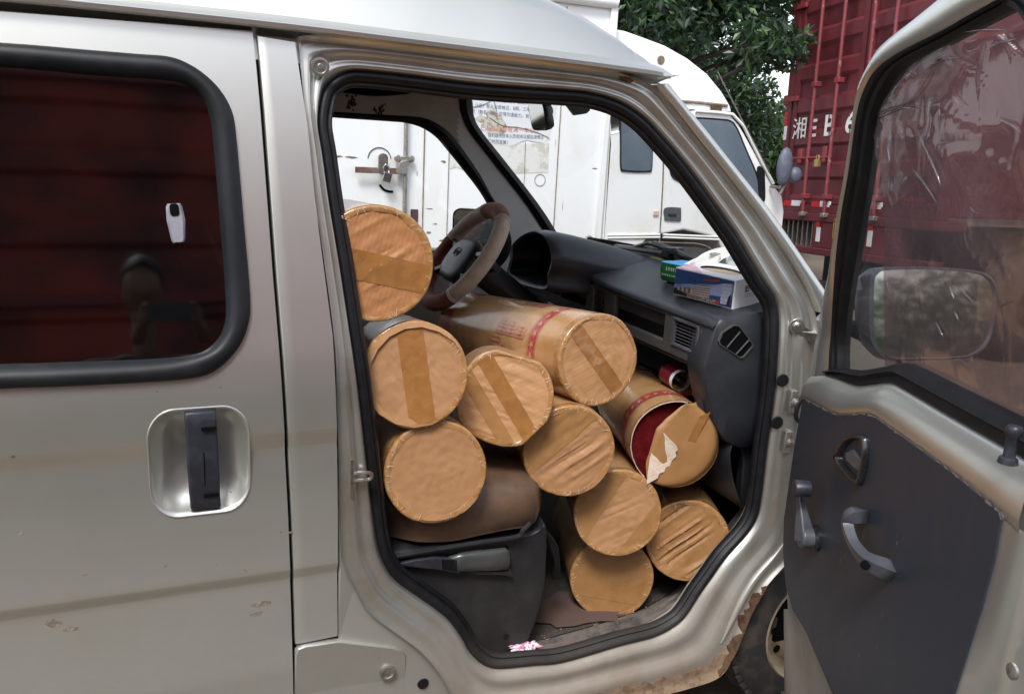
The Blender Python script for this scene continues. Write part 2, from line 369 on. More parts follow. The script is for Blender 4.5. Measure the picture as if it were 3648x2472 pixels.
def inside(p, poly):
    x, y = p; c = False; n = len(poly); j = n - 1
    for i in range(n):
        if (poly[i][1] > y) != (poly[j][1] > y) and x < (poly[j][0] - poly[i][0]) * (y - poly[i][1]) / (poly[j][1] - poly[i][1]) + poly[i][0]: c = not c
        j = i
    return c
def panel(xl, xr, zb, zt, nx, nz, yf, holes=(), zl=None):
    """grid panel on the body side with openings whose edge vertices sit on the outline"""
    H = [np.array(h) for h in holes]; mb = MB(); V = []; keep = {}
    XZ = []
    for j in range(nz + 1):
        for i in range(nx + 1):
            u = i / nx; v = j / nz
            z = zl[j] if zl else zb(xl(1.0)) * (1 - v) + zt(xl(1.0)) * v
            x = xl(z) * (1 - u) + xr(z) * u
            z = (z if z < 1.5 else 1.5 + (z - 1.5) * (zt(x) - 1.5) / (zl[-1] - 1.5)) if zl else zb(x) * (1 - v) + zt(x) * v
            x = xl(z) * (1 - u) + xr(z) * u
            XZ.append([x, z])
    XZ = np.array(XZ); G = XZ.reshape(nz + 1, nx + 1, 2)
    cen = (G[:-1, :-1] + G[1:, :-1] + G[:-1, 1:] + G[1:, 1:]) / 4
    kill = np.zeros((nz, nx), bool)
    for h in H:
        lo = h.min(0) - 0.03; hi = h.max(0) + 0.03
        for j in range(nz):
            for i in range(nx):
                c = cen[j, i]
                if (c > lo).all() and (c < hi).all() and inside(c, h): kill[j, i] = True
        a = h; b = np.roll(h, -1, 0); d = b - a; L2 = (d ** 2).sum(1) + 1e-12
        for j in range(nz + 1):
            for i in range(nx + 1):
                q = [kill[jj, ii] for jj in (j - 1, j) for ii in (i - 1, i) if 0 <= jj < nz and 0 <= ii < nx]
                if any(q) and not all(q):
                    p = G[j, i]; 
                    if not ((p > lo).all() and (p < hi).all()): continue
                    t = np.clip(((p - a) * d).sum(1) / L2, 0, 1); pr = a + d * t[:, None]
                    G[j, i] = pr[((pr - p) ** 2).sum(1).argmin()]
    vs = [(G[j, i, 0], yf(G[j, i, 0], G[j, i, 1]), G[j, i, 1]) for j in range(nz + 1) for i in range(nx + 1)]
    fs = [(j * (nx + 1) + i, j * (nx + 1) + i + 1, (j + 1) * (nx + 1) + i + 1, (j + 1) * (nx + 1) + i) for j in range(nz) for i in range(nx) if not kill[j, i]]
    mb.add(vs, fs); return mb
def curve_x(pxs, off=0.0, f=sidef):
    P = sorted([f(*p, off) for p in pxs], key=lambda p: p.z); zs = [p.z for p in P]; xs = [p.x for p in P]
    return lambda z: interp(z, zs, xs)
def curve_z(pxs, off=0.0, f=sidef):
    P = sorted([f(*p, off) for p in pxs], key=lambda p: p.x); xs = [p.x for p in P]; zs = [p.z for p in P]
    return lambda x: interp(x, xs, zs)

# ---------------- sliding door
seam = [(906, 118), (918, 230), (933, 396), (957, 710), (978, 990), (1000, 1250), (1018, 1523), (1030, 1806), (1042, 2169), (1050, 2472), (1052, 2560)]
xseam = curve_x(seam)
ztop_d = curve_z([(0, 42), (450, 76), (906, 112)])
zfloor = 0.27
W_OUT = [(-600, 120), (0, 153), (300, 178), (495, 194), (594, 202), (660, 223), (726, 264), (784, 322), (825, 396), (842, 495), (867, 784), (890, 1056), (883, 1155), (850, 1235), (775, 1313), (686, 1345), (485, 1361), (200, 1375), (0, 1382), (-600, 1420)]
W_IN = [(-600, 215), (0, 239), (330, 268), (480, 278), (578, 285), (660, 301), (718, 347), (747, 413), (759, 495), (780, 743), (805, 1073), (796, 1172), (759, 1230), (701, 1263), (578, 1279), (400, 1287), (250, 1292), (120, 1297), (0, 1300), (-600, 1325)]
def closed_win(P):                                 # the part out of frame: round the far corners off in metres
    Q = [sidef(*p) for p in P]
    a, b = Q[0], Q[-1]
    k = 0.09
    return [Vector((a.x - 0.35, a.y, a.z))] + Q + [Vector((b.x - 0.35, b.y, b.z)), Vector((b.x - 0.43, 0, b.z + k)), Vector((a.x - 0.43, 0, a.z - k))]
wo3 = spl(closed_win(W_OUT), 4, True); wi3 = spl(closed_win(W_IN), 4, True)
wmid = [(a + b) / 2 for a, b in zip(wo3, wi3)]
cupc = sidef(713, 1638); cw = (sidef(892, 1640) - sidef(535, 1640)).length; chh = (sidef(713, 1449) - sidef(713, 1828)).length
ctilt = R_(0)
def cup_pt(x, z, y): return Vector((cupc.x + x, skin(cupc.z + z) + y, cupc.z + z))
cup_hole = [(cupc.x + a, cupc.z + b) for a, b in rrect(cw * 0.97, chh * 0.97, 0.052, 8)]
ZL = zrows(zfloor, ztop_d(-.4))
mb = panel(lambda z: -1.02, lambda z: xseam(z) - 0.003, lambda x: zfloor, ztop_d, 104, len(ZL) - 1, lambda x, z: skin(z), [[(p.x, p.z) for p in wmid], cup_hole], ZL)
door_s = mb.build('sliding_door', M['paint'], van, smooth=50)
# return flange along the seam
mb = MB(); zz = np.linspace(zfloor, ztop_d(0.1) + 0.0, 60)
mb.loft([[(xseam(z) - 0.003, skin(z), z) for z in zz], [(xseam(z) - 0.0035, skin(z) + 0.02, z) for z in zz]], closed=False)
mb.build('door_edge', M['paint'], door_s)
# rubber moulding round the window
def wl(P, Q, t, y): return [Vector(((a + (b - a) * t).x, skin((a + (b - a) * t).z) + y, (a + (b - a) * t).z)) for a, b in zip(P, Q)]
mb = MB(); mb.loft([wl(wo3, wi3, -0.02, 0.002), wl(wo3, wi3, 0.02, -0.008), wl(wo3, wi3, 0.22, -0.0155), wl(wo3, wi3, 0.5, -0.0165), wl(wo3, wi3, 0.75, -0.012), wl(wo3, wi3, 0.93, -0.001), wl(wo3, wi3, 1.02, 0.008)])
mb.build('window_moulding', M['moulding'], door_s, smooth=60)
mb = MB(); g = wl(wo3, wi3, 0.98, 0.006); mb.poly(g); mb.build('window_glass', M['tint'], door_s, smooth=0)
# latch seen on the glass
lc = sidef(627, 795); sc = (sidef(627, 725) - sidef(627, 860)).length
mb = MB(); tilt = Matrix.Rotation(R_(-4), 3, 'Y')
def lp(x, z, y): 
    q = tilt @ Vector((x, 0, z)); return Vector((lc.x + q.x, skin(lc.z + q.z) + y, lc.z + q.z))
prof = [(-0.011, .5), (-0.014, .42), (-0.0155, .1), (-0.0115, -.42), (-0.009, -.5), (0.009, -.5), (0.0125, -.42), (0.0165, .1), (0.014, .42), (0.011, .5)]
mb.loft([[lp(x, z * sc, 0.004) for x, z in prof], [lp(x, z * sc, -0.008) for x, z in prof], [lp(x * 0.75, z * sc * 0.94, -0.012) for x, z in prof]], cap1=True, cap0=True)
la = mb.build('window_latch', pmat('latch_grey', (0.30, 0.30, 0.34), 0.45, 0.3, (0.24, 0.24, 0.28), 60), door_s)
mb = MB(); mb.loft([[lp(a * 0.016, 0.025 + b * 0.022, -0.0125) for a, b in rrect(1, 1, .3, 4)], [lp(a * 0.016, 0.025 + b * 0.022, -0.0135) for a, b in rrect(1, 1, .3, 4)]], cap1=True); mb.build('latch_hollow', M['black'], door_s)
# handle cup
mb = MB(); ring = rrect(1, 1, 0.27, 8)
prof = [(1.015, -0.0012), (1.0, -0.0035), (0.965, -0.002), (0.93, 0.006), (0.85, 0.021), (0.70, 0.034), (0.45, 0.041), (0.2, 0.043)]
mb.loft([[cup_pt(a * cw * s, b * chh * s, y) for a, b in ring] for s, y in prof], cap1=True)
cup = mb.build('handle_cup', M['paint'], door_s, smooth=60)
ht = sidef(712, 1455); hb = sidef(733, 1815)
mb = MB(); hw = 0.029
def hpt(s, x, y):
    c = ht.lerp(hb, s); return Vector((c.x + x, skin(c.z) + y, c.z))
secs = [(0.0, 0.004), (0.03, -0.008), (0.1, -0.014), (0.5, -0.017), (0.9, -0.014), (0.97, -0.008), (1.0, 0.004)]
loops = []
for s, y in secs:
    k = 1 - 0.06 * abs(s - .5); loops.append([hpt(s, -hw * k, y + 0.010), hpt(s, -hw * k, y + 0.003), hpt(s, -hw * k * .86, y), hpt(s, hw * k * .86, y), hpt(s, hw * k, y + 0.003), hpt(s, hw * k, y + 0.010), hpt(s, hw * .6, y + 0.018), hpt(s, -hw * .6, y + 0.018)])
mb.loft(loops, True, 0, True, True); mb.build('pull_handle', M['handle'], door_s, smooth=35, bevel=0.0012)
mb = MB()
for s, x0, x1 in ((0.17, 0.0, 0.027), (0.83, -0.002, 0.027)):
    mb.box(hpt(s, (x0 + x1) / 2, -0.0165), (x1 - x0, 0.004, 0.006))
mb.box(hpt(0.5, 0.002, -0.0172), (0.0018, 0.003, 0.10)); mb.build('handle_notch', M['black'], door_s)
# small chips and dents in the paint
mb = MB()
for px, py, r in ((45, 1627, .0045), (70, 1900, .0055), (786, 1380, .0018), (560, 1395, .0012), (770, 2010, .0015), (1035, 1895, .004), (1000, 1895, .002), (190, 2222, .013), (255, 2240, .007), (870, 2035, .005), (930, 2150, .009), (915, 2185, .006), (590, 2015, .003), (810, 1738, .002), (822, 1752, .0015), (300, 2045, .003)):
    n = 9; c = sidef(px, py); a0 = random.random() * 6; st = 1 + random.random() * 1.4
    mb.poly([Vector((c.x + r * st * math.cos(a0 + 6.283 * k / n) * (0.6 + .7 * random.random()), 0, c.z + r * .7 * math.sin(a0 + 6.283 * k / n) * (0.6 + .7 * random.random()))) for k in range(n)])
mb.v = [(x, skin(z) - 0.0006, z) for x, y, z in mb.v]
stuff(mb.build('paint_chip', pmat('chipped_primer', (0.20, 0.16, 0.12), 0.8, 0, (0.33, 0.29, 0.24), 90, bump=.5), door_s))

# ---------------- B pillar panel
bpr = [(1052, 140), (1060, 200), (1068, 254), (1099, 457), (1119, 660), (1135, 800), (1162, 1000), (1188, 1200), (1198, 1400), (1203, 1600), (1206, 2000), (1205, 2240), (1204, 2320)]
xb = curve_x(bpr); zb_b = curve_z([(1045, 2296), (1205, 2264)]); zt_b = curve_z([(906, 128), (1054, 152)])
mb = MB(); rows = []; ZL2 = zrows(zb_b(.3), zt_b(.3)); n = len(ZL2) - 1
for k in range(n + 1):
    v = k / n; row = []
    for u in (0, .03, .25, .5, .75, .94, .985, 1.0):
        z = ZL2[k]; x = (xseam(z) + 0.004) * (1 - u) + xb(z) * u
        z = z + (zb_b(x) - ZL2[0]) * max(0, 1 - (z - ZL2[0]) / .12) + (zt_b(x) - ZL2[-1]) * max(0, 1 - (ZL2[-1] - z) / .2)
        x = (xseam(z) + 0.004) * (1 - u) + xb(z) * u
        y = skin(z) + (0.0025 if u in (0, 1.0) else 0) + (0.003 if u == 1.0 else 0)
        row.append((x, y, z))
    row = [(row[0][0] - .0005, row[0][1] + 0.02, row[0][2])] + row + [(row[-1][0] + 0.002, row[-1][1] + 0.016, row[-1][2])]
    rows.append(row)
low = [(x, y + 0.016, z - 0.002) for x, y, z in rows[0]]
mb.loft([low] + rows, closed=False); mb.build('pillar_panel', M['paint'], van, smooth=50)
# dark recess behind the panel gaps
mb = MB(); zz = np.linspace(0.25, 1.84, 40)
mb.loft([[(xseam(z) - 0.03, skin(z) + 0.021, z) for z in zz], [(xseam(z) + 0.03, skin(z) + 0.021, z) for z in zz]], closed=False); mb.build('panel_gap', M['gap'], van)

# ---------------- door opening: outer edge and seal line, traced as matched pairs
PAIR = [((1152, 325), (1064, 175)), ((1133, 435), (1084, 370)), ((1150, 554), (1102, 530)), ((1175, 729), (1122, 700)), ((1210, 938), (1153, 920)), ((1250, 1200), (1190, 1200)), ((1279, 1400), (1200, 1400)),
 ((1309, 1654), (1204, 1654)), ((1325, 1794), (1206, 1800)), ((1349, 1949), (1215, 1990)), ((1380, 2026), (1262, 2095)), ((1418, 2072), (1305, 2165)), ((1496, 2127), (1395, 2235)), ((1589, 2196), (1485, 2300)), ((1643, 2266), (1550, 2370)),
 ((1674, 2320), (1600, 2450)), ((1720, 2363), (1660, 2520)), ((1775, 2378), (1765, 2560)), ((1890, 2368), (1900, 2540)), ((2007, 2355), (2030, 2510)), ((2203, 2298), (2240, 2462)), ((2330, 2265), (2410, 2420)), ((2406, 2225), (2530, 2378)),
 ((2447, 2184), (2586, 2305)), ((2493, 2113), (2622, 2235)), ((2533, 2057), (2662, 2157)), ((2584, 1986), (2718, 2075)), ((2660, 1900), (2800, 1985)), ((2696, 1839), (2850, 1900)), ((2711, 1768), (2872, 1800)), ((2731, 1600), (2892, 1600)),
 ((2757, 1409), (2905, 1409)), ((2769, 1257), (2915, 1257)), ((2772, 1130), (2912, 1160)), ((2757, 1064), (2897, 1095)), ((2711, 993), (2848, 1000)), ((2630, 856), (2760, 862)), ((2592, 800), (2721, 800)), ((2455, 610), (2580, 615)),
 ((2350, 485), (2474, 483)), ((2280, 415), (2400, 388)), ((2200, 365), (2330, 308)), ((2100, 335), (2190, 255)), ((2000, 325), (2010, 226)), ((1840, 315), (1845, 204)), ((1660, 300), (1660, 181)), ((1457, 274), (1457, 157)), ((1284, 256), (1290, 138)), ((1228, 262), (1160, 126)), ((1188, 284), (1064, 132))]
JD = 0.048                                          # how far the seal sits behind the skin
sealp = [side(*a, JD) for a, b in PAIR]; outp = [sidef(*b, 0.004) for a, b in PAIR]
NS = 6
sealc = spl(sealp, NS, True); outc = spl(outp, NS, True)
prof = [(0.0, 0.0), (0.035, 0.010), (0.09, 0.0145), (0.22, 0.014), (0.33, 0.012), (0.42, 0.012), (0.50, 0.017), (0.57, 0.026), (0.64, 0.030), (0.72, 0.029), (0.80, 0.026), (0.86, 0.027), (0.92, 0.034), (1.0, 0.046), (1.04, 0.06), (1.06, 0.09)]
def jpt(k, t, y):
    p = outc[k].lerp(sealc[k], t); return Vector((p.x, lean(p.z) + y + 0.004, p.z))
mb = MB(); mb.loft([[jpt(k, t, y) for k in range(len(sealc))] for t, y in prof])
jamb = mb.build('door_jamb', M['jamb'], van, smooth=70)
# second pressed rib along the sill and the lower hinge side
mb = MB(); i0, i1 = 23 * NS, 28 * NS
mb.tube([jpt(k, 0.30, 0.010) for k in range(i0, i1)], [0.002 + 0.008 * math.sin(math.pi * (k - i0) / (i1 - 1 - i0)) for k in range(i0, i1)], 10)
mb.build('sill_rib', M['jamb'], van)
# rubber door seal
mb = MB(); sc_ = [Vector((p.x, lean(p.z) + JD + 0.004, p.z)) for p in sealc]
cen = Vector((0.85, 0, 1.0)); inn = []
for k, p in enumerate(sc_):
    t = (sc_[(k + 1) % len(sc_)] - sc_[k - 1]); nrm = Vector((-t.z, 0, t.x)).normalized()
    if nrm.dot(cen - p) < 0: nrm = -nrm
    inn.append(nrm)
ld = [(0.000, 0.004), (-0.001, -0.006), (0.006, -0.012), (0.014, -0.011), (0.018, -0.005), (0.021, 0.001), (0.026, -0.001), (0.030, 0.005), (0.031, 0.011), (0.028, 0.020)]
mb.loft([[p + inn[k] * d + Vector((0, y, 0)) for k, p in enumerate(sc_)] for d, y in ld])
mb.build('door_seal', M['seal'], van, smooth=60)
# A pillar outer face
AR = [(2378, 298), (2432, 366), (2508, 457), (2609, 584), (2711, 711), (2777, 800), (2862, 923), (2945, 1044), (2990, 1112)]
AL = [(2330, 303), (2392, 376), (2474, 480), (2580, 613), (2690, 756), (2721, 800), (2795, 905), (2862, 1015), (2905, 1110)]
al = spl([sidef(*p, 0.006) for p in AL], 5); ar = spl([sidef(*p, 0.012) for p in AR], 5)
mb = MB(); pr = [(-0.06, 0.014), (0.0, 0.002), (0.08, -0.006), (0.35, -0.012), (0.7, -0.008), (0.92, 0.004), (1.0, 0.018), (1.03, 0.05)]
mb.loft([[Vector((a.lerp(b, t).x, lean(a.lerp(b, t).z) + y, a.lerp(b, t).z)) for a, b in zip(al, ar)] for t, y in pr], closed=False)
mb.build('windshield_pillar', M['paint'], van, smooth=60)
# rocker panel with the fuel flap
mb = MB(); ro = [(1050, 2306), (1205, 2273)] + [b for a, b in PAIR[8:18]] + [(1770, 2640), (1048, 2640)]
Q = [sidef(*p, 0.004) for p in ro]; mb.poly(Q); mb.build('rocker_panel', M['paint'], van, smooth=0)
mb = MB(); fl = [(1052, 2640), (1051, 2326), (1060, 2304), (1085, 2295), (1195, 2279), (1215, 2280), (1405, 2306), (1432, 2316), (1446, 2336), (1452, 2640)]
Q = [sidef(*p) for p in fl]; zt_f = max(p.z for p in Q); Q = [Vector((p.x, skin(p.z) - 0.006 + (zt_f - p.z) * .10, p.z)) for p in Q]
c = sum(Q, Vector()) / len(Q)
mb.loft([[p + Vector((0, .014, 0)) for p in Q], Q, [c + (p - c) * 0.982 + Vector((0, -0.003, 0)) for p in Q]], cap1=True)
fw_ = mb.build('fuel_flap', M['paint'], van, smooth=30)
kc = sidef(1380, 2392, 0.0); mb = MB(); mb.lathe([(0.018, 0), (0.018, .006), (0.0135, .007), (0.012, .004), (0.012, .0035), (0.0, .0035)], kc, (0, -1, 0), 24); mb.box(kc + Vector((0, -0.0042, 0)), (0.003, 0.002, 0.013))
mb.build('fuel_lock', M['zinc'], fw_)
kc = sidef(1507, 2433, 0.004); mb = MB(); mb.lathe([(0.014, 0), (0.013, .003), (0.0, .004)], kc, (0, -1, 0), 16); mb.build('body_plug', M['rubber'], van)
# sill underside, mud covered edge
mb = MB(); bot = [b for a, b in PAIR[15:25]]
bl = spl([sidef(*p, 0.004) for p in bot], 6)
mb.loft([bl, [p + Vector((-.004, 0.004, -0.022 - 0.006 * noise.noise(p * 20))) for p in bl], [p + Vector((-.006, 0.03, -0.036 - .008 * noise.noise(p * 16))) for p in bl], [p + Vector((0, 0.22, -0.03)) for p in bl]], closed=False)
mb.build('sill_flange', M['mud'], van, smooth=60)
# mud and rust along the lower sill and the wheel-arch lip, ragged upper edge
def ragged(name, i0, i1, fn, mat, y0):
    o_ = spl(outp[i0:i1], 26); q_ = spl(sealp[i0:i1], 26); L = [[] for _ in range(5)]
    for k, (a, b) in enumerate(zip(o_, q_)):
        u = k / (len(o_) - 1); tc_ = fn(u, a)
        for r_ in range(5):
            t = tc_ * r_ / 4; p = a.lerp(b, t)
            yy = interp(t, [x for x, _ in prof0], [y for _, y in prof0]); L[r_].append(Vector((p.x, lean(p.z) + yy + 0.004 - y0 * (1 if r_ < 4 else -.5), p.z)))
    mb = MB(); mb.loft([[p + Vector((0.002, 0.012, -.004)) for p in L[0]]] + L, closed=False); return mb.build(name, mat, van, smooth=60)
prof0 = [(0.0, 0.0), (0.035, 0.010), (0.09, 0.0145), (0.22, 0.014), (0.33, 0.012), (0.42, 0.012), (0.50, 0.017), (0.57, 0.026)]
ragged('sill_mud', 16, 24, lambda u, p: max(.02, (.30 * sstep(0, .3, u) * (1 - .75 * sstep(.8, 1, u)) + .16 * noise.noise(p * 28) + .04 * noise.noise(p * 80))), M['mud'], .0022)
ragged('arch_rust', 22, 27, lambda u, p: max(.004, math.sin(math.pi * u) ** .7 * (.13 + .16 * noise.noise(p * 45) + .05 * noise.noise(p * 110))), M['rust'], .0032)
mb = MB()
for px, py, s in ((2552, 2258, .8), (2540, 2278, 1.0), (2533, 2290, .8), (2560, 2240, .6), (2572, 2225, .5), (2590, 2190, .7), (2597, 2178, .5)):
    c = sidef(px, py, 0.012); n = 8; mb.poly([c + Vector((0.008 * s * (.5 + random.random()) * math.cos(6.283 * k / n), -0.001, 0.011 * s * (.5 + random.random()) * math.sin(6.283 * k / n))) for k in range(n)])
stuff(mb.build('flaked_paint', pmat('flaked_filler', (0.55, 0.52, 0.45), 0.8, bump=.3), van))
# wheel-arch liner
arch = [b for a, b in PAIR[22:31]]
abl = spl([sidef(*p, 0.004) for p in arch], 5); ext = [(1.62, 0.66), (1.75, 0.68), (1.9, 0.66), (2.03, 0.56), (2.10, 0.40), (2.12, 0.27)]
abl2 = abl[:28]
mb = MB(); mb.loft([abl2, [p + Vector((0.012, 0.02, -0.008)) for p in abl2], [p + Vector((0.0, 0.30, 0.02)) for p in abl2]], closed=False); mb.build('arch_lip', M['jamb'], van)
mb = MB(); al_ = [Vector((1.75 + 0.36 * math.cos(a), 0.03, 0.30 + 0.36 * math.sin(a))) for a in np.linspace(0, math.pi, 24)]
al_ = [Vector((2.11, 0.03, 0.2))] + al_ + [Vector((1.39, 0.03, 0.2))]
mb.loft([al_, [p + Vector((0, 0.33, 0)) for p in al_]], closed=False); mb.poly([p + Vector((0, 0.33, 0)) for p in al_]); mb.build('arch_liner', M['black'], van)

# ---------------- roof and rain gutter
GUT = [(-900, -110), (-400, -62), (0, -30), (330, 2), (1000, 74), (1508, 137), (2000, 200), (2200, 227), (2325, 246), (2392, 268)]
gl = spl([side(*p, 0.0) for p in GUT], 8); gx = [p.x for p in gl]; gz = [p.z for p in gl]
def gutz(x): return interp(x, gx, gz)
xs = list(np.linspace(-1.75, 0.3, 12)) + list(np.linspace(0.36, 1.13, 26))
mb = MB(); loops = []
for x in xs:
    z0 = gutz(x); yl = lean(z0); hgt = interp(x, [-1.75, -1.2, .5, .70, .82, .90, .97, 1.03, 1.07, 1.13], [.12, .19, .20, .185, .160, .130, .094, .050, .018, .004])
    row = []
    for k in range(33):
        t = k / 32; a = abs(2 * t - 1); bul = hgt * (1 - a ** 5) ** (1 / 2.1)
        xx = x + 0.085 * sstep(0.6, 1.13, x) * (1 - a ** 2)
        row.append((xx, yl + (VW - 2 * yl) * t, z0 + bul))
    loops.append(row)
mb.loft(loops, closed=False); mb.build('roof', M['paint'], van, smooth=60)
gxs = [p for p in gl if p.x > -1.75]
mb = MB(); gp = [Vector((p.x, lean(p.z), p.z)) for p in gxs]
fade = [1 - 0.75 * sstep(1.06, 1.105, p.x) for p in gp]
cs = [(0.004, 0.010), (-0.010, 0.003), (-0.024, -0.003), (-0.029, -0.008), (-0.028, -0.016), (-0.022, -0.019), (-0.012, -0.014), (-0.002, -0.016), (0.006, -0.024), (0.012, -0.03)]
mb.loft([[p + Vector((0, y * f, z * f)) for p, f in zip(gp, fade)] for y, z in cs], closed=False)
mb.build('rain_gutter', M['paint'], van, smooth=50)
# cant rail between the gutter and the doors
mb = MB(); kk = [k for k, p in enumerate(gp) if p.x < 0.262]
mb.loft([[gp[k] + Vector((0, 0.012, -0.028)) for k in kk], [Vector((gp[k].x, lean(gp[k].z - .07) + 0.016, gp[k].z - 0.075)) for k in kk]], closed=False); mb.build('cant_rail', M['jamb'], van)
# rust spot at the front of the gutter, stop button and striker
c = sidef(2238, 278, 0.0); mb = MB(); mb.poly([c + Vector((0.022 * math.cos(a), -0.002 - 0.006 * 0, 0.006 * math.sin(a) - 0.006 * math.cos(a))) for a in np.linspace(0, 6.1, 14)]); mb.v = [(x, lean(z) + 0.013, z) for x, y, z in mb.v]; mb.build('rust_spot', pmat('rust_stain', (0.22, 0.08, 0.02), .8, 0, (.3, .14, .05), 90), van)
c = side(1140, 238, 0.014); mb = MB(); mb.lathe([(0.018, 0), (0.018, .004), (0.013, .005), (0.012, .003), (0.0, .003)], c, (0, -1, -.15), 24); mb.lathe([(0.006, .003), (0.005, .005), (0, .005)], c, (0, -1, -.15), 10); mb.build('grommet', M['jamb'], van)
mb = MB(); c = sidef(1250, 1705, 0.010)
mb.box(c + Vector((0.002, 0.006, 0)), (0.006, 0.02, 0.085)); s0 = sidef(1252, 1690, 0.012)
mb.tube(spl([s0 + Vector((0.0, 0.0, 0.002)), s0 + Vector((0.034, -0.004, 0.002)), s0 + Vector((0.042, -0.004, -0.006)), s0 + Vector((0.034, -0.004, -0.014)), s0 + Vector((0.0, 0.0, -0.014))], 5), 0.0042, 8)
mb.build('striker', M['steel'], van)
# plugs on the hinge pillar
for px, py in ((2788, 1355), (2768, 1505)):
    c = side(px, py, 0.033); mb = MB(); mb.lathe([(0.0175, 0.0), (0.016, .003), (0.008, .0035), (0.0, .003)], c, (-0.2, -1, 0), 20); mb.build('body_plug', M['rubber'], van)

# ---------------- rest of the shell: far side, floor, rear, nose
def fskin(x, z): return VW - lean(z)
FW_OUT = [(1000, 385), (1183, 399), (1442, 414), (1508, 421), (1559, 442), (1609, 482), (1660, 549), (1711, 625), (1752, 700), (1782, 745), (1810, 810), (1822, 870), (1800, 930), (1740, 960), (1500, 985), (1000, 1010)]
FW_IN = [(1000, 405), (1183, 419), (1400, 434), (1452, 439), (1508, 455), (1559, 488), (1599, 533), (1660, 609), (1711, 675), (1742, 726), (1762, 775), (1770, 840), (1755, 895), (1715, 925), (1500, 950), (1000, 975)]
def far(px, py, off=0.0):
    y = VW
    for _ in range(12):
        p = on_y(px, py, y + off); y = VW - lean(p.z)
    return on_y(px, py, y + off)
FIN = -0.045
fo = spl([far(*p, FIN) for p in FW_OUT], 5, True); fi = spl([far(*p, FIN) for p in FW_IN], 5, True)
fm = [a.lerp(b, .4) for a, b in zip(fo, fi)]
WS_IN = [(1640, 338), (1672, 352), (1681, 416), (1711, 472), (1792, 574), (1914, 731), (1979, 831), (2010, 880)]     # glass edge at the far pillar
WS_OUT = [(1610, 330), (1635, 350), (1645, 406), (1675, 472), (1762, 584), (1863, 711), (1924, 800), (1955, 850)]
zs_ = [far(*p, FIN).z for p in WS_OUT][::-1]; xs_ = [far(*p, FIN).x for p in WS_OUT][::-1]
def xfront(z): return interp(z, zs_, xs_)
mb = panel(lambda z: 0.16, lambda z: xfront(z) + 0.01, lambda x: 0.35, lambda x: 1.86, 70, 75, lambda x, z: fskin(x, z) + FIN, [[(p.x, p.z) for p in fm]])
pm = [M['pillar_in'], M['headliner']]
for q, f in enumerate(mb.f):
    c = sum((Vector(mb.v[i]) for i in f), Vector()) / 4
    mb.m[q] = 0 if (c.x > 0.98 + (1.68 - c.z) * 0.02 and c.z < 1.79) else 1
mb.build('driver_door_inner', pm, van, smooth=50)
mb = MB(); mb.loft([[Vector((p.x, fskin(0, p.z) + FIN - 0.002, p.z)) for p in fo], [Vector((a.lerp(b, .4).x, fskin(0, a.lerp(b, .4).z) + FIN - 0.014, a.lerp(b, .4).z)) for a, b in zip(fo, fi)], [Vector((p.x, fskin(0, p.z) + FIN - 0.004, p.z)) for p in fi], [Vector((p.x, fskin(0, p.z) + FIN + 0.03, p.z)) for p in fi]]); mb.build('driver_window_seal', M['rubber'], van, smooth=60)
mb = MB(); mb.poly([Vector((p.x, fskin(0, p.z) - 0.02, p.z)) for p in fi]); mb.build('driver_window_glass', M['clear'], van, smooth=0)
# header rail (dark line of the headliner edge) and paint scars
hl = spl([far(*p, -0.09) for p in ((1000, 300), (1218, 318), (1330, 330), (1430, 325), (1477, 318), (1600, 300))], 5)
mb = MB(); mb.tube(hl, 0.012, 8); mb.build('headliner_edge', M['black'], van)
mb = MB()
for cx, cy, n in ((1248, 365, 30), (1355, 390, 22)):
    for _ in range(n):
        c = far(cx + random.gauss(0, 9), cy + random.gauss(0, 13), FIN - 0.002); mb.poly([c + Vector((random.uniform(.2, 1) * .006 * math.cos(a), 0, random.uniform(.2, 1) * .008 * math.sin(a))) for a in np.linspace(0, 5.5, 7)])
stuff(mb.build('paint_scar', pmat('scar_dark', (.03, .02, .014), .8), van))
# far windscreen pillar trim edge + windshield seal and glass
wsf = spl([far(*p, FIN) for p in WS_IN], 6); wsb = spl([far(*p, FIN) for p in WS_OUT], 6)
mb = MB(); mb.loft([[p + Vector((-.004, -.004, 0)) for p in wsb], [a.lerp(b, .35) + Vector((0.004, -.018, .004)) for a, b in zip(wsb, wsf)], [p + Vector((0.0, -0.004, 0)) for p in wsf], [p + Vector((0.02, 0.03, 0.0)) for p in wsf]], closed=False); mb.build('windshield_seal', M['rubber'], van, smooth=60)
nearA = [Vector((p.x - 0.004, p.y + 0.035, p.z)) for p in ar]
N = 24
def samp(L, t):
    k = t * (len(L) - 1); i = min(int(k), len(L) - 2); return L[i].lerp(L[i + 1], k - i)
mb = MB(); loops = []
farA = [Vector((p.x + .006, p.y + .012, p.z)) for p in wsf[6:]]
for s in range(13):
    v = s / 12; bow = 0.075 * (1 - (2 * v - 1) ** 2)
    loops.append([samp(nearA, i / N).lerp(samp(farA, i / N), v) + Vector((bow, 0, bow * .25)) for i in range(N + 1)])
mb.loft(loops, closed=False); mb.build('windshield_glass', M['clear'], van)
mb = MB(); mb.tube([l[-1] + Vector((0.0, 0, -0.004)) for l in loops], 0.018, 8); mb.build('windshield_lower_seal', M['rubber'], van)
hd = [l[0] for l in loops]
mb = MB(); mb.loft([[p + Vector((0.01, 0, 0.0)) for p in hd], [p + Vector((-0.03, 0, 0.012)) for p in hd], [p + Vector((-0.11, 0, 0.005)) for p in hd], [p + Vector((-0.10, 0, 0.05)) for p in hd]], closed=False); mb.build('windshield_header', M['headliner'], van, smooth=60)
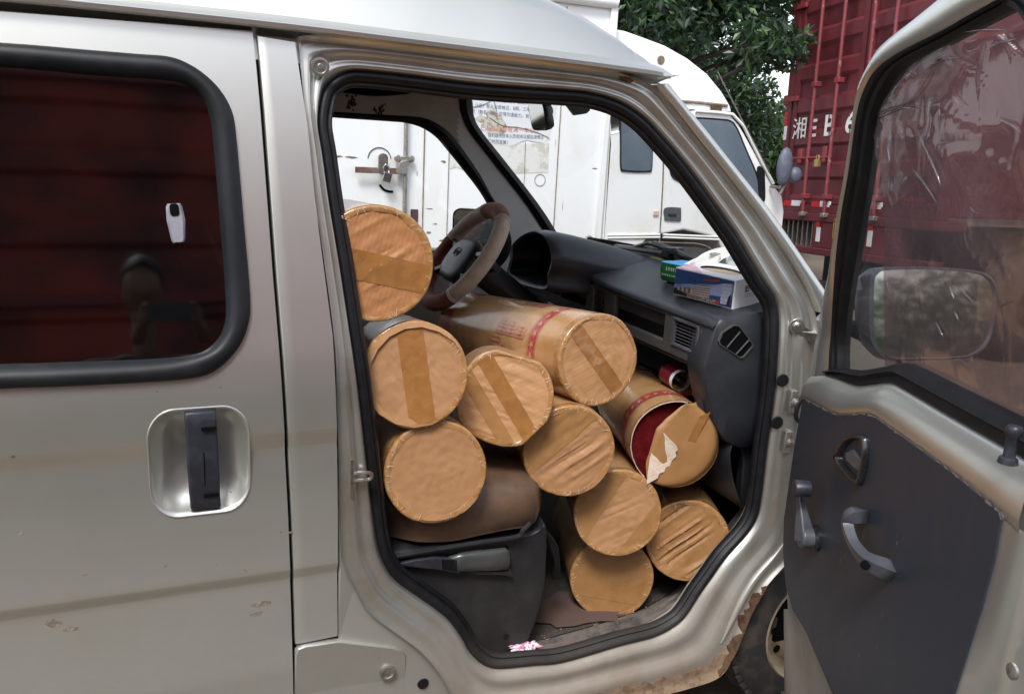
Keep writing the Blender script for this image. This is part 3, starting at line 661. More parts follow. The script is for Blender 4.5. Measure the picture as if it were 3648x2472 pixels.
# roof lining, floor, rear and lower closures
mb = MB(); loops = []
for x in np.linspace(-1.7, 1.02, 14):
    z0 = gutz(x) - 0.035; yl = lean(z0) + 0.06; h = 0.10 * (1 - 0.8 * sstep(0.3, 1.1, x))
    loops.append([(x, yl + (VW - 2 * yl) * k / 14, z0 + h * (1 - abs(2 * k / 14 - 1) ** 3)) for k in range(15)])
mb.loft(loops, closed=False); mb.build('headliner', M['headliner'], van, smooth=60)
mb = MB(); mb.box((-0.02, VW / 2, 0.318), (3.2, VW - 0.12, 0.03)); mb.build('cabin_floor', M['carpet'], van)
mb = MB(); pts = [(-1.75, 0.40), (-1.78, 1.0), (-1.70, 1.8)]
mb.box((-1.72, VW / 2, 1.05), (0.06, VW - 0.1, 1.5)); mb.build('tailgate', M['paint'], van, bevel=0.02)
mb = panel(lambda z: -1.74, lambda z: -1.026, lambda x: zfloor, lambda x: gutz(x) - 0.05, 20, 60, lambda x, z: skin(z)); mb.build('rear_quarter_panel', M['paint'], van, smooth=50)
mb = panel(lambda z: -1.74, lambda z: xfront(z) + 0.04, lambda x: zfloor, lambda x: gutz(min(x, 1.1)), 50, 60, lambda x, z: VW - skin(z), [[(p.x, p.z) for p in fm]]); mb.build('driver_side_panel', M['paint'], van, smooth=50)
mb = MB(); mb.box((-1.4, VW / 2, 0.50), (0.5, 1.2, 0.34)); mb.box((-1.15, VW / 2, 0.75), (0.14, 1.2, 0.55), Matrix.Rotation(R_(12), 3, 'Y')); mb.build('rear_bench', M['leather'], van, bevel=0.03)
# nose
nose = [(1.50, 0.62), (1.50, 1.20), (1.56, 1.275), (1.70, 1.20), (1.92, 1.02), (2.02, 0.80), (2.06, 0.60), (2.06, 0.35), (1.98, 0.28), (2.10, 0.3)]
mb = MB(); fend = [(1.535, 0.70), (1.535, 1.22), (1.60, 1.275), (1.72, 1.20), (1.92, 1.03), (2.03, 0.80), (2.10, 0.62), (2.10, 0.52), (2.04, 0.58), (1.95, 0.66), (1.75, 0.70), (1.58, 0.68), (1.545, .66)]
P = [Vector((x, 0.012 + 0.05 * sstep(1.6, 2.1, x), z)) for x, z in fend]; mb.prism(P, (0, 0.02, 0)); mb.build('front_fender', M['paint'], van, smooth=30)
mb = MB(); hood = [(1.58, 1.27), (1.72, 1.205), (1.92, 1.035), (2.05, 0.80), (2.11, 0.62)]
mb.loft([[Vector((x + 0.05 * (1 - (2 * v - 1) ** 2), 0.03 + (VW - .06) * v, z + 0.012 * (1 - (2 * v - 1) ** 2))) for x, z in spl([Vector((a, b)) for a, b in hood], 4)] for v in np.linspace(0, 1, 13)], closed=False); mb.build('hood', M['paint'], van, smooth=60)
mb = MB(); mb.box((2.10, VW / 2, 0.46), (0.14, VW, 0.30)); mb.build('front_bumper', M['dash_trim'], van, bevel=0.03, seg=3)
P = [Vector((x, VW - 0.012, z)) for x, z in fend]; mb = MB(); mb.prism(P, (0, -0.02, 0)); mb.build('front_fender', M['paint'], van, smooth=30)
# cowl, wipers
c0 = loops[0][0]
cow = []
for v in np.linspace(0.03, 0.97, 13):
    b = samp(nearA, 1.0).lerp(samp(farA, 1.0), v) + Vector((0.075 * (1 - (2 * v - 1) ** 2), 0, 0)); cow.append(b)
mb = MB(); mb.loft([[p + Vector((-0.01, 0, -0.02)) for p in cow], [p + Vector((0.05, 0, 0.0)) for p in cow], [p + Vector((0.12, 0, -0.03)) for p in cow]], closed=False); mb.build('cowl', M['dash_trim'], van)
for a, b, c_ in (((2195, 880), (2390, 905), (2440, 935)), ((2330, 868), (2400, 893), (2520, 950))):
    P = [on_x(px, py, 1.60) for px, py in (a, b, c_)]; mb = MB(); mb.tube(P, [0.012, 0.012, 0.008], 8); mb.box(P[1], (0.05, 0.04, 0.02)); mb.build('wiper', M['gloss_black'], van)
P = [on_x(px, py, 1.585) for px, py in ((2190, 893), (2300, 915), (2470, 955))]; mb = MB(); mb.tube(P, 0.008, 6); mb.build('wiper_blade', pmat('wiper_moss', (0.10, 0.11, 0.05), .8), van)
mb = MB(); P = [on_x(2260, 880, 1.6), on_x(2310, 865, 1.6), on_x(2380, 888, 1.6)]; mb.tube(P, 0.007, 6); mb.build('wiper_link', M['gloss_black'], van)
# front wheels (near one shows) and rear one
def wheel(c, ny):
    c = Vector(c); mb = MB(); Rt = 0.283
    pr = [(0.175, 0.0), (0.19, -0.004), (0.23, 0.002), (0.258, 0.012), (0.272, 0.03), (Rt, 0.045), (Rt, 0.135), (0.270, 0.155), (0.2, 0.17)]
    mb.lathe([(r, -h) for r, h in pr], c, (0, ny, 0), 64)
    for k in range(48):
        a = 2 * math.pi * k / 48; rot = Matrix.Rotation(-a, 3, 'Y')
        mb.box(c + Vector((0, -ny * 0.034, 0)) + rot @ Vector((0.268, 0, 0)), (0.022, 0.03, 0.020), rot)
        for d in (0.065, 0.09, 0.115): mb.box(c + Vector((0, -ny * d, 0)) + rot @ Vector((0.284, 0, 0)), (0.008, 0.018, 0.028), rot)
    t = mb.build('wheel', M['tyre'], van, smooth=40)
    mb = MB(); mb.lathe([(0.178, -0.002), (0.172, 0.004), (0.165, -0.004), (0.160, -0.03), (0.135, -0.036), (0.115, -0.022), (0.075, -0.020), (0.06, -0.03), (0.045, -0.03), (0.03, -0.012), (0, -0.012)], c, (0, ny, 0), 48); mb.build('rim', M['rim'], t)
    mb = MB()
    for k in range(12):
        a = 2 * math.pi * k / 12; mb.lathe([(0.013, -0.0275), (0.0, -0.0272)], c + Vector((0.128 * math.cos(a), 0, 0.128 * math.sin(a))) + Vector((0, ny * 0.006, 0)), (0, ny, 0), 14)
    explode(mb.build('rim_hole', M['black'], t))
wheel((1.715, 0.05, 0.283), -1); wheel((1.76, VW - 0.055, 0.283), 1); wheel((-1.05, 0.055, 0.283), -1); wheel((-1.05, VW - 0.055, 0.283), 1)
# ================================================================== VAN INTERIOR
# ---------------- dashboard: cross-section (x, z) swept across the cab
dprof = [(1.66, 1.262), (1.55, 1.252), (1.44, 1.232), (1.34, 1.214), (1.30, 1.206), (1.286, 1.199), (1.282, 1.190), (1.288, 1.182), (1.303, 1.176), (1.307, 1.10), (1.305, 1.078), (1.298, 1.070), (1.300, 1.062), (1.32, 1.058), (1.50, 1.055), (1.52, 1.02), (1.52, 0.90), (1.40, 0.875), (1.39, 0.80), (1.46, 0.66), (1.60, 0.60)]
Y0, Y1 = 0.115, 1.36
mb = MB(); loops = []
for y in (Y0, Y0 + 0.012, 0.3, 0.5, 0.68, 0.76, 0.84, 0.92, 1.0, 1.08, 1.16, 1.28, Y1):
    s = 0.985 if y == Y0 else 1.0
    lump = 0.062 * math.exp(-((y - 0.97) / 0.15) ** 2)
    loops.append([Vector((x + (0.004 if y == Y0 else 0), y, z + (lump * sstep(1.12, 1.2, z) * (1 - sstep(1.36, 1.56, x))) - (0.004 if y == Y0 and z > 1.15 else 0))) for x, z in spl([Vector(p) for p in dprof], 3)])
mb.loft(loops, closed=False); dash = mb.build('dashboard', M['dash'], van, smooth=45)
def fa(px, py, x=1.303): return on_x(px, py, x)
# fascia band with real openings: posts and rails in front of a black recess
mb = MB(); mb.box((1.312, 0.66, 1.125), (0.012, 1.02, 0.098)); mb.build('fascia_recess', M['black'], dash)
mb = MB()
def fbar(y0, y1, z0, z1, d=0.016, x=1.297): mb.box((x, (y0 + y1) / 2, (z0 + z1) / 2), (d, abs(y1 - y0), z1 - z0))
fbar(0.135, 1.17, 1.176, 1.186); fbar(0.135, 1.17, 1.072, 1.103)
for y0, y1 in ((0.135, 0.175), (0.30, 0.345), (0.63, 0.70), (0.775, 0.825), (1.01, 1.03), (1.10, 1.17)): fbar(y0, y1, 1.10, 1.18)
mb.build('fascia_frame', M['dash_trim'], dash, bevel=0.003)
def vent(y0, y1, z0, z1, n, frame):
    mb = MB()
    for k in range(n):
        z = z0 + (z1 - z0) * (k + .5) / n; mb.box((1.299, (y0 + y1) / 2, z), (0.014, y1 - y0, 0.0022), Matrix.Rotation(R_(25), 3, 'Y'))
    mb.box((1.300, y0 + (y1 - y0) * .45, (z0 + z1) / 2), (0.003, 0.002, z1 - z0))
    explode(mb.build('vent_slat', M['dash_trim'], dash))
    if frame:
        mb = MB(); t = 0.008
        mb.box((1.291, y0 - t / 2, (z0 + z1) / 2), (0.012, t, z1 - z0 + 2 * t)); mb.box((1.291, y1 + t / 2, (z0 + z1) / 2), (0.012, t, z1 - z0 + 2 * t)); mb.box((1.291, (y0 + y1) / 2, z0 - t / 2), (0.012, y1 - y0, t)); mb.box((1.291, (y0 + y1) / 2, z1 + t / 2), (0.012, y1 - y0, t))
        mb.build('vent_frame', M['grey_plastic'], dash, bevel=0.002)
vent(0.183, 0.292, 1.108, 1.172, 7, True); vent(0.703, 0.772, 1.108, 1.174, 8, False); vent(1.033, 1.098, 1.085, 1.174, 8, False)
mb = MB(); P = [fa(2055, 1045, 1.30), fa(2100, 1040, 1.30), fa(2105, 1060, 1.30), fa(2075, 1062, 1.30)]; mb.prism(P, (0.004, 0, 0)); mb.build('pink_card', pmat('pink', (0.22, 0.06, 0.09), .7), dash)
# lower fascia end bracket and shelf divider
mb = MB(); mb.box((1.32, 0.155, 0.985), (0.05, 0.03, 0.17)); mb.build('shelf_post', M['dash'], dash, bevel=0.008)
# passenger end of the dashboard
EP = [(2553, 1148), (2600, 1128), (2690, 1108), (2735, 1135), (2760, 1200), (2766, 1290), (2755, 1400), (2742, 1500), (2715, 1570), (2650, 1600), (2600, 1585), (2550, 1535), (2525, 1450), (2505, 1350), (2510, 1280)]
E0 = spl([on_y(px, py, 0.115) for px, py in EP], 4, True); c = sum(E0, Vector()) / len(E0)
mb = MB(); mb.loft([[p + Vector((0.02, 0.10, 0)) for p in E0], [p + Vector((0.0, 0.02, 0)) for p in E0], [p + (c - p) * 0.02 + Vector((0, 0.003, 0)) for p in E0], [p + (c - p) * 0.045 + Vector((0, -0.004, 0)) for p in E0], [p + (c - p) * 0.45 + Vector((0, -0.006, 0)) for p in E0], [p + (c - p) * 0.97 + Vector((0, -0.006, 0)) for p in E0]], cap1=True)
mb.build('dash_end_panel', M['dash'], dash, smooth=60)
sv = [(2560, 1215), (2573, 1185), (2612, 1158), (2632, 1160), (2680, 1222), (2682, 1235), (2650, 1272), (2638, 1276), (2563, 1226)]
S = [on_y(px, py, 0.107) for px, py in sv]; c = sum(S, Vector()) / len(S)
mb = MB(); mb.loft([[c + (p - c) * 1.04 + Vector((0, .006, 0)) for p in S], [c + (p - c) * 1.02 + Vector((0, -.002, 0)) for p in S], [c + (p - c) * 0.95 + Vector((0, -.002, 0)) for p in S], [c + (p - c) * 0.93 + Vector((0, .003, 0)) for p in S]])
mb.build('side_vent_frame', M['dash_trim'], dash)
mb = MB(); mb.poly([c + (p - c) * .94 + Vector((0, .0015, 0)) for p in S]); mb.build('side_vent_recess', M['black'], dash, smooth=0)
mb = MB()
for a, b in (((2637, 1182), (2590, 1238)), ((2668, 1212), (2622, 1262))):
    mb.tube([on_y(*a, 0.1055), on_y(*b, 0.1055)], 0.0022, 6)
explode(mb.build('side_vent_slat', M['grey_plastic'], dash))
# ---------------- instrument hood
AP = [(1821, 985), (1824, 925), (1827, 884), (1857, 849), (1898, 831), (1938, 844), (1959, 884), (1966, 930), (1952, 980), (1938, 1024)]
A0 = spl([on_x(px, py, 1.15) for px, py in AP], 5, True); c = sum(A0, Vector()) / len(A0)
def hood_loop(s, dx, dz=0.0, sy=1.0): return [Vector((1.15 + dx, c.y + (p.y - c.y) * s * sy, c.z + (p.z - c.z) * s + dz)) for p in A0]
mb = MB(); mb.loft([hood_loop(0.80, 0.16, 0.0), hood_loop(0.93, 0.03), hood_loop(0.97, 0.0), hood_loop(1.06, -0.004), hood_loop(1.11, 0.006), hood_loop(1.14, 0.04, 0.0, 1.02), hood_loop(1.12, 0.12, -0.012, 1.1), hood_loop(1.05, 0.25, -0.035, 1.15), hood_loop(0.85, 0.40, -0.06, 1.1)])
mb.build('instrument_hood', M['dash'], dash, smooth=60)
mb = MB(); mb.poly(hood_loop(0.84, 0.10)); mb.build('instrument_panel', M['black'], dash, smooth=0)
# ---------------- steering wheel
wc = Vector((0.918, 1.02, 1.247)); up = Vector((0.59, 0, 0.81)).normalized(); sdv = Vector((0, 1, 0)); nrm = up.cross(sdv).normalized()
if nrm.x > 0: nrm = -nrm
RW = 0.190
def wpt(a, r=RW, h=0.0): return wc + (up * math.cos(a) + sdv * math.sin(a)) * r + nrm * h
segs = [(-2.55, -0.75, 'cover_brown'), (-0.75, 0.62, 'cover_beige'), (0.62, 2.1, 'cover_brown'), (2.1, 3.733, 'cover_brown')]
segs = [(-0.62, 0.35, 'cover_brown'), (0.35, 1.35, 'cover_beige'), (1.35, 3.35, 'cover_brown'), (3.35, 3.95, 'cover_brown'), (3.95, 5.663, 'cover_beige')]
root = None; sw = None
for k, (a0, a1, mt) in enumerate(segs):
    mb = MB(); n = 22; thick = 0.0265
    rr = [thick * (1 + (0.05 * math.sin(j * 2.1) if mt == 'cover_brown' else 0)) * (0.93 if j in (0, n) else 1) for j in range(n + 1)]
    mb.tube([wpt(a0 + (a1 - a0) * j / n) for j in range(n + 1)], rr, 14)
    if sw is None: sw = mb.build('steering_wheel', M[mt], van, smooth=60)
    else: mb.build('rim_cover', M[mt], sw, smooth=60)
mb = MB()
for a in (-0.62, -0.585, -0.655, 0.35, 0.385, 1.35, 3.95, 3.985):
    mb.tube([wpt(a) + (wpt(a) - wc).normalized() * 0.0 + ((wpt(a) - wc).normalized() * math.cos(b) + nrm * math.sin(b)) * 0.0273 for b in np.linspace(0, 2 * math.pi, 15)[:-1]], 0.0014, 5, closed=True)
stuff(mb.build('rim_stitching', M['white_thread'], sw))
mb = MB(); loops = []
for h, s in ((-0.05, 0.7), (-0.03, 0.95), (-0.005, 1.0), (0.012, 0.93), (0.022, 0.7), (0.026, 0.3), (0.026, 0.02)):
    loops.append([wc + sdv * a * 0.115 * s * 2 * .5 + up * (b * 0.165 * s * .5 - 0.015) + nrm * h for a, b in rrect(2, 2, 0.75, 6)])
mb.loft(loops, cap0=True, cap1=True); mb.build('horn_pad', M['dash'], sw, smooth=60)
mb = MB(); mb.tube([wc + nrm * 0.0265 + sdv * 0.026 * math.cos(a) + up * (0.016 * math.sin(a)) for a in np.linspace(0, 6.283, 21)[:-1]], 0.0016, 5, closed=True)
for s in (-1, 1): mb.tube([wc + nrm * 0.0268 + sdv * .022 * s + up * .008, wc + nrm * 0.0268 + sdv * 0.012 * s - up * 0.010, wc + nrm * .0268 + up * .006 + sdv * .001 * s], 0.0016, 5)
mb.build('horn_emblem', M['dash_trim'], sw)
mb = MB()
for a in (1.35, 2.1, -1.35, -2.1):
    mb.tube([wc + (wpt(a) - wc) * .4 - nrm * .01, wpt(a)], [0.02, 0.011], 8)
explode(mb.build('wheel_spoke', M['gloss_black'], sw))
mb = MB(); mb.tube([wc - nrm * 0.03, wc - nrm * 0.16 , wc - nrm * 0.42], [0.055, 0.05, 0.045], 14); mb.build('steering_column', M['dash'], van)
mb = MB(); s0 = wc - nrm * 0.09; mb.tube([s0, s0 + Vector((0.0, -0.10, 0.02)), s0 + Vector((-.01, -0.16, 0.035))], [0.008, 0.007, 0.012], 8); mb.build('stalk', M['gloss_black'], van)
# ---------------- mirror, sun sensor box
mc = on_y(1920, 415, 0.62); mb = MB(); rot = Matrix.Rotation(R_(3), 3, 'Z') @ Matrix.Rotation(R_(-15), 3, 'Y')
mirror_o = [Vector((0, a, b)) for a, b in rrect(0.095, 0.078, 0.014, 5)]
mb.loft([[mc + rot @ (p * .9 + Vector((0.022, 0, 0))) for p in mirror_o], [mc + rot @ (p + Vector((0.010, 0, 0))) for p in mirror_o], [mc + rot @ (p + Vector((-0.004, 0, 0))) for p in mirror_o], [mc + rot @ (p * .95 + Vector((-0.006, 0, 0))) for p in mirror_o]], cap0=True)
rvm = mb.build('rear_view_mirror', M['gloss_black'], van, smooth=40)
mb = MB(); mb.poly([mc + rot @ (p * .95 + Vector((-0.0055, 0, 0))) for p in mirror_o]); mb.build('mirror_glass', M['mirror'], rvm, smooth=0)
mb = MB(); mb.tube(spl([mc + rot @ Vector((0.02, 0, 0)), on_y(1962, 400, .62), on_y(1952, 375, .62), on_y(1930, 345, .62), on_y(1905, 320, .62)], 4), 0.008, 8); mb.build('mirror_arm', M['gloss_black'], rvm)
P = [on_y(px, py, 0.45) for px, py in ((2000, 350), (2075, 352), (2105, 392), (2092, 404), (2047, 411))]
mb = MB(); mb.prism(P, (0.02, 0.05, 0.0)); mb.build('sun_visor', M['dash_trim'], van, bevel=0.004)
# exterior mirror on the far door
mc = on_y(1700, 815, VW + 0.12); mb = MB(); rot = Matrix.Rotation(R_(63), 3, 'Z')
mo = [Vector((0, a, b)) for a, b in rrect(0.20, 0.155, 0.03, 5)]
mb.loft([[mc + rot @ (p * .7 + Vector((0.06, 0, 0))) for p in mo], [mc + rot @ (p + Vector((0.02, 0, 0))) for p in mo], [mc + rot @ (p + Vector((-0.01, 0, 0))) for p in mo], [mc + rot @ (p * .94 + Vector((-0.008, 0, 0))) for p in mo]], cap0=True)
dm = mb.build('driver_mirror', M['rubber'], van, smooth=40)
mb = MB(); mb.poly([mc + rot @ (p * .945 + Vector((-0.0075, 0, 0))) for p in mo]); mb.build('mirror_glass', M['mirror'], dm, smooth=0)
mb = MB(); mb.tube([mc + Vector((0.03, -0.02, -0.05)), mc + Vector((0.05, -0.14, -0.10))], 0.018, 8); mb.build('mirror_arm', M['rubber'], dm)
# ---------------- passenger seat on its engine box
def cush(name, mat, P, y0, y1, puff, parent, rows=9):
    """cushion whose side outline P (x, z) is traced; puffed across its width"""
    Q = spl([Vector(p) for p in P], 5, True); c = sum(Q, Vector((0, 0))) / len(Q); mb = MB(); loops = []
    for k in range(rows):
        t = k / (rows - 1); y = y0 + (y1 - y0) * t; e = 1 - abs(2 * t - 1) ** 4
        s = 0.74 + 0.26 * e ** .5
        loops.append([Vector((c.x + (p.x - c.x) * s, y, c.y + (p.y - c.y) * s + (puff * e if p.y > c.y else 0))) for p in Q])
    mb.loft(loops, True, 0, True, True); return mb.build(name, mat, parent, smooth=70)
sp = [(1385, 1925), (1390, 1840), (1500, 1790), (1650, 1730), (1800, 1708), (1900, 1705), (1952, 1725), (1960, 1790), (1950, 1845), (1900, 1868), (1800, 1885), (1700, 1905), (1560, 1935), (1400, 1940)]
cush('seat_cushion', M['leather'], [(on_y(px, py, .13).x, on_y(px, py, .13).z) for px, py in sp], 0.10, 0.62, 0.01, van)
# far seat and backrests in the dark
cush('seat_cushion', M['leather'], [(0.30, 0.70), (0.35, 0.80), (0.6, 0.82), (0.82, 0.80), (0.84, 0.72), (0.6, 0.66)], 0.80, 1.30, 0.01, van)
cush('seat_back', M['leather'], [(0.22, 0.78), (0.34, 0.80), (0.22, 1.10), (0.10, 1.36), (0.02, 1.36), (0.08, 1.0)], 0.80, 1.30, 0.0, van)
# seat base: front wall, top lip, side wall with flange
bx = [(1300, 1990), (1400, 1965), (1700, 1935), (1880, 1905), (1930, 1880), (1945, 1868), (1952, 1900), (1950, 2000), (1945, 2090), (1925, 2180), (1895, 2262), (1860, 2310), (1800, 2330), (1690, 2345), (1620, 2270), (1520, 2160), (1400, 2085), (1340, 2030)]
B = spl([on_y(px, py, 0.10) for px, py in bx], 3, True); c = sum(B, Vector()) / len(B)
mb = MB(); mb.loft([[p + Vector((0.02, 0.55, 0.0)) for p in B], [p + Vector((0.004, 0.05, 0)) for p in B], [p + Vector((0, 0.012, 0)) for p in B], [p + (c - p) * 0.02 + Vector((0, 0.002, 0)) for p in B], [p + (c - p) * .06 for p in B], [p + (c - p) * .6 + Vector((0, 0.006, 0)) for p in B], [p + (c - p) * .98 + Vector((0, 0.006, 0)) for p in B]], cap1=True)
sb = mb.build('seat_base', M['plastic'], van, smooth=60)
mb = MB(); P = [on_y(px, py, 0.085) for px, py in ((1395, 1983), (1560, 1955), (1720, 1930), (1840, 1912), (1862, 1890), (1890, 1862))]
mb.tube(spl(P, 5), 0.006, 8); mb.build('seat_base_lip', M['plastic'], sb)
P0 = [on_y(px, py, 0.093) for px, py in ((1400, 1995), (1600, 1975), (1740, 1955), (1810, 1945), (1815, 1965), (1700, 1985), (1560, 2000), (1400, 2012))]
mb = MB(); mb.prism(P0, (0, 0.004, 0)); mb.build('seat_slot', M['black'], sb)
P = [on_y(px, py, 0.088) for px, py in ((1600, 1985), (1650, 1970), (1800, 1952), (1815, 1962), (1822, 2000), (1815, 2028), (1640, 2038), (1600, 2030))]
c = sum(P, Vector()) / len(P); mb = MB(); mb.loft([[p + Vector((0, .01, 0)) for p in P], [p for p in P], [p + (c - p) * .12 + Vector((0, -.006, 0)) for p in P], [p + (c - p) * .6 + Vector((0, -.009, 0)) for p in P]], cap1=True)
mb.build('seat_latch_plate', pmat('grey_sheen', (0.085, 0.09, 0.088), 0.25, .3, (.06, .065, .065), 20), sb, smooth=60)
P = [on_y(px, py, 0.082) for px, py in ((1405, 2012), (1480, 1995), (1545, 1986), (1632, 1992), (1637, 2044), (1560, 2030), (1480, 2022))]
mb = MB(); mb.prism(P, (0, 0.012, 0)); mb.build('latch_lever', M['handle'], sb, bevel=0.003)
mb = MB()
for k in range(12):
    u = k / 12; a = on_y(1575 + 55 * u, 1992 + 2 * u, 0.081); b = on_y(1578 + 55 * u, 2028 + 8 * u, 0.081); mb.tube([a, b], 0.0011, 4)
stuff(mb.build('lever_ribs', M['black'], sb))
P = [on_y(px, py, 0.088) for px, py in ((1640, 2040), (1700, 2034), (1790, 2036), (1822, 2030), (1830, 2060), (1800, 2050), (1700, 2048))]; mb = MB(); mb.prism(P, (0, 0.008, 0)); mb.build('latch_guard', M['plastic'], sb, bevel=.002)
c = on_y(1803, 2265, 0.097); mb = MB(); mb.lathe([(0.008, 0), (0.008, .002), (0, .003)], c, (0, -1, 0), 14); mb.build('trim_screw', M['rubber'], sb)
# bundle of cables beside the box
mb = MB()
for k in range(3): mb.tube(spl([on_y(1945 + 8 * k, 1890 + 10 * k, .16), on_y(1965 + 9 * k, 1950, .16), on_y(1980 + 4 * k, 2000, .16), on_y(1972 + 10 * k, 2060, .17)], 4), 0.005, 6)
mb.build('cable', M['rubber'], van)
# ---------------- floor edge and step plate
st = [(1640, 2330), (1760, 2352), (2000, 2330), (2190, 2275), (2330, 2235), (2395, 2190), (2420, 2150), (2380, 2130), (2290, 2165), (2180, 2205), (2000, 2255), (1900, 2275), (1760, 2300)]
mb = MB(); n = 16
up_ = spl([on_z(px, py, 0.352) for px, py in ((1560, 2265), (1700, 2295), (1900, 2280), (2000, 2258), (2180, 2205), (2310, 2155), (2400, 2100), (2450, 2050))], 6)
lo_ = spl([sealp[k] + Vector((0, 0.012, 0.006)) for k in (14, 16, 17, 19, 20, 21, 23, 25)], 6)
L = []
for t, dz in ((0, -0.012), (0.04, 0), (0.2, 0.002), (0.22, 0.006), (0.30, 0.006), (0.32, 0.001), (0.42, 0.001), (0.44, 0.006), (0.52, 0.006), (0.54, 0.001), (0.64, 0.001), (0.66, 0.006), (0.74, 0.006), (0.76, 0.0), (1.0, -0.002)):
    L.append([a.lerp(b, t) + Vector((0, 0, dz)) for a, b in zip(up_, lo_)])
mb.loft(L, closed=False); mb.build('step_plate', pmat('dusty_step', (0.15, 0.125, 0.105), 0.85, 0, (0.05, 0.047, 0.045), 18, bump=.4), van, smooth=35)
mb = MB(); e = [p + Vector((0, 0.0, 0)) for p in up_]; mb.loft([e, [p + Vector((0, 0.5, -0.003)) for p in e]], closed=False); mb.build('floor_mat', M['carpet'], van)
mb = MB(); cr = on_z(2080, 2180, 0.357)
mb.poly([cr + Vector((0.16 * math.cos(a) * (.8 + .3 * random.random()), 0.09 * math.sin(a) * (.7 + .5 * random.random()) + .02, 0.002)) for a in np.linspace(0, 6, 22)]); mb.build('floor_mat_patch', M['red_cloth'], van, smooth=0)
# kick panel in the dark by the far footwell
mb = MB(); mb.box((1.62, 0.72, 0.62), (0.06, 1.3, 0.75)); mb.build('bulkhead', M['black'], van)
mb = MB(); P = [on_y(px, py, 0.14) for px, py in ((2560, 1560), (2640, 1590), (2650, 1650), (2640, 1750), (2655, 1830), (2600, 1900), (2700, 1860), (2740, 1600), (2740, 1500), (2640, 1480))]; mb.prism(P, (0, 0.03, 0)); mb.build('kick_panel', M['plastic'], van, bevel=.004)

# ================================================================== FRONT DOOR, SWUNG OPEN
ev = ray(1769, 511); ev.z = 0; de = -ev.normalized()                # from the hinge towards the free edge
dn = Vector((de.y, -de.x, 0)); 
if dn.x > 0: dn = -dn                                               # inner side of the door
dP = on_y(2855, 1442, -0.03); dP.z = 0
def dlean(z): return 0.20 * max(0.0, z - 1.22)
def D(u, z, w): return dP + de * u + Vector((0, 0, z)) + dn * (dlean(z) + w)
def duz(px, py, w=0.0):
    l = 0.0
    for _ in range(14):
        p = on_plane(px, py, dP + dn * (w + l), dn); l = dlean(p.z)
    return ((p - dP).dot(de), p.z)
def dl(pxs, w): return [duz(px, py, w) for px, py in pxs]
BELT = [(2905, 1338), (2961, 1335), (3057, 1371), (3120, 1368), (3184, 1363), (3235, 1386), (3390, 1476), (3555, 1569), (3648, 1622), (3740, 1676)]
PTOP = [(2863, 1418), (2910, 1442), (2975, 1476), (3040, 1479), (3098, 1479), (3170, 1525), (3330, 1638), (3500, 1772), (3562, 1828), (3640, 1900)]
OUTL = [(2893, 1332), (2868, 1400), (2855, 1442), (2827, 1604), (2791, 1846), (2787, 1967), (2797, 2089), (2801, 2169), (2798, 2300), (2799, 2472), (2812, 2640)]
b_uz = dl(BELT, 0.0); t_uz = dl(PTOP, 0.03)
UEND = b_uz[-1][0] + 0.05
fr_uz = dl(OUTL, 0.0)
# outer shell
outline = [(u, z) for u, z in fr_uz] + [(0.12, 0.26), (UEND - 0.10, 0.27), (UEND - 0.02, 0.34), (UEND, 0.6), (UEND, b_uz[-1][1])] + [(u, z) for u, z in b_uz[::-1]]
def inset(poly, d):
    c = Vector((sum(p[0] for p in poly) / len(poly), sum(p[1] for p in poly) / len(poly)))
    return [((Vector(p) - c).normalized() * -d + Vector(p)) for p in poly]
mb = MB(); i1 = inset(outline, 0.012); i2 = inset(outline, 0.03)
mb.loft([[D(p[0], p[1], -0.085) for p in i2], [D(p[0], p[1], -0.075) for p in i1], [D(p[0], p[1], -0.02) for p in outline], [D(p[0], p[1], -0.006) for p in outline], [D(p[0], p[1], 0.0) for p in i1]])
mb.poly([D(p[0], p[1], -0.085) for p in i2]); mb.poly([D(p[0], p[1], 0.0) for p in i1])
fd = mb.build('front_door', M['paint'], van, smooth=45)
# belt shoulder
bs_ = spl([Vector(p) for p in b_uz], 5); ts_ = spl([Vector(p) for p in t_uz], 5)
mb = MB(); pr = [(-0.05, -0.02), (0.0, 0.006), (0.10, 0.014), (0.3, 0.024), (0.55, 0.033), (0.8, 0.036), (1.0, 0.034), (1.06, 0.026)]
mb.loft([[D(a.lerp(b, t).x, a.lerp(b, t).y, w) for a, b in zip(bs_, ts_)] for t, w in pr], closed=False); mb.build('belt_shoulder', M['paint'], fd, smooth=70)
# free-edge frame to the right of the board
PR = [(3562, 1828), (3566, 1852), (3542, 1992), (3494, 2169), (3397, 2472), (3340, 2650)]
pr_uz = dl(PR, 0.03); re_ = [Vector(p) for p in pr_uz]
mb = MB(); rs = spl(re_, 4)
mb.loft([[D(p.x - 0.03, p.y, 0.030) for p in rs], [D(p.x + 0.006, p.y, 0.033) for p in rs], [D(p.x * .45 + (UEND - 0.03) * .55, p.y, 0.034) for p in rs], [D(UEND - 0.022, p.y, 0.032) for p in rs], [D(UEND - 0.004, p.y, 0.022) for p in rs], [D(UEND + 0.001, p.y, 0.0) for p in rs], [D(UEND + 0.001, p.y, -0.07) for p in rs]], closed=False); mb.build('door_shut_face', M['paint'], fd, smooth=70)
c = D(*duz(3612, 2390, .04), 0.04); mb = MB(); mb.lathe([(0.012, 0), (0.012, .004), (0.007, .006), (0, .005)], c, dn, 16); mb.build('latch_bolt', M['zinc'], fd)
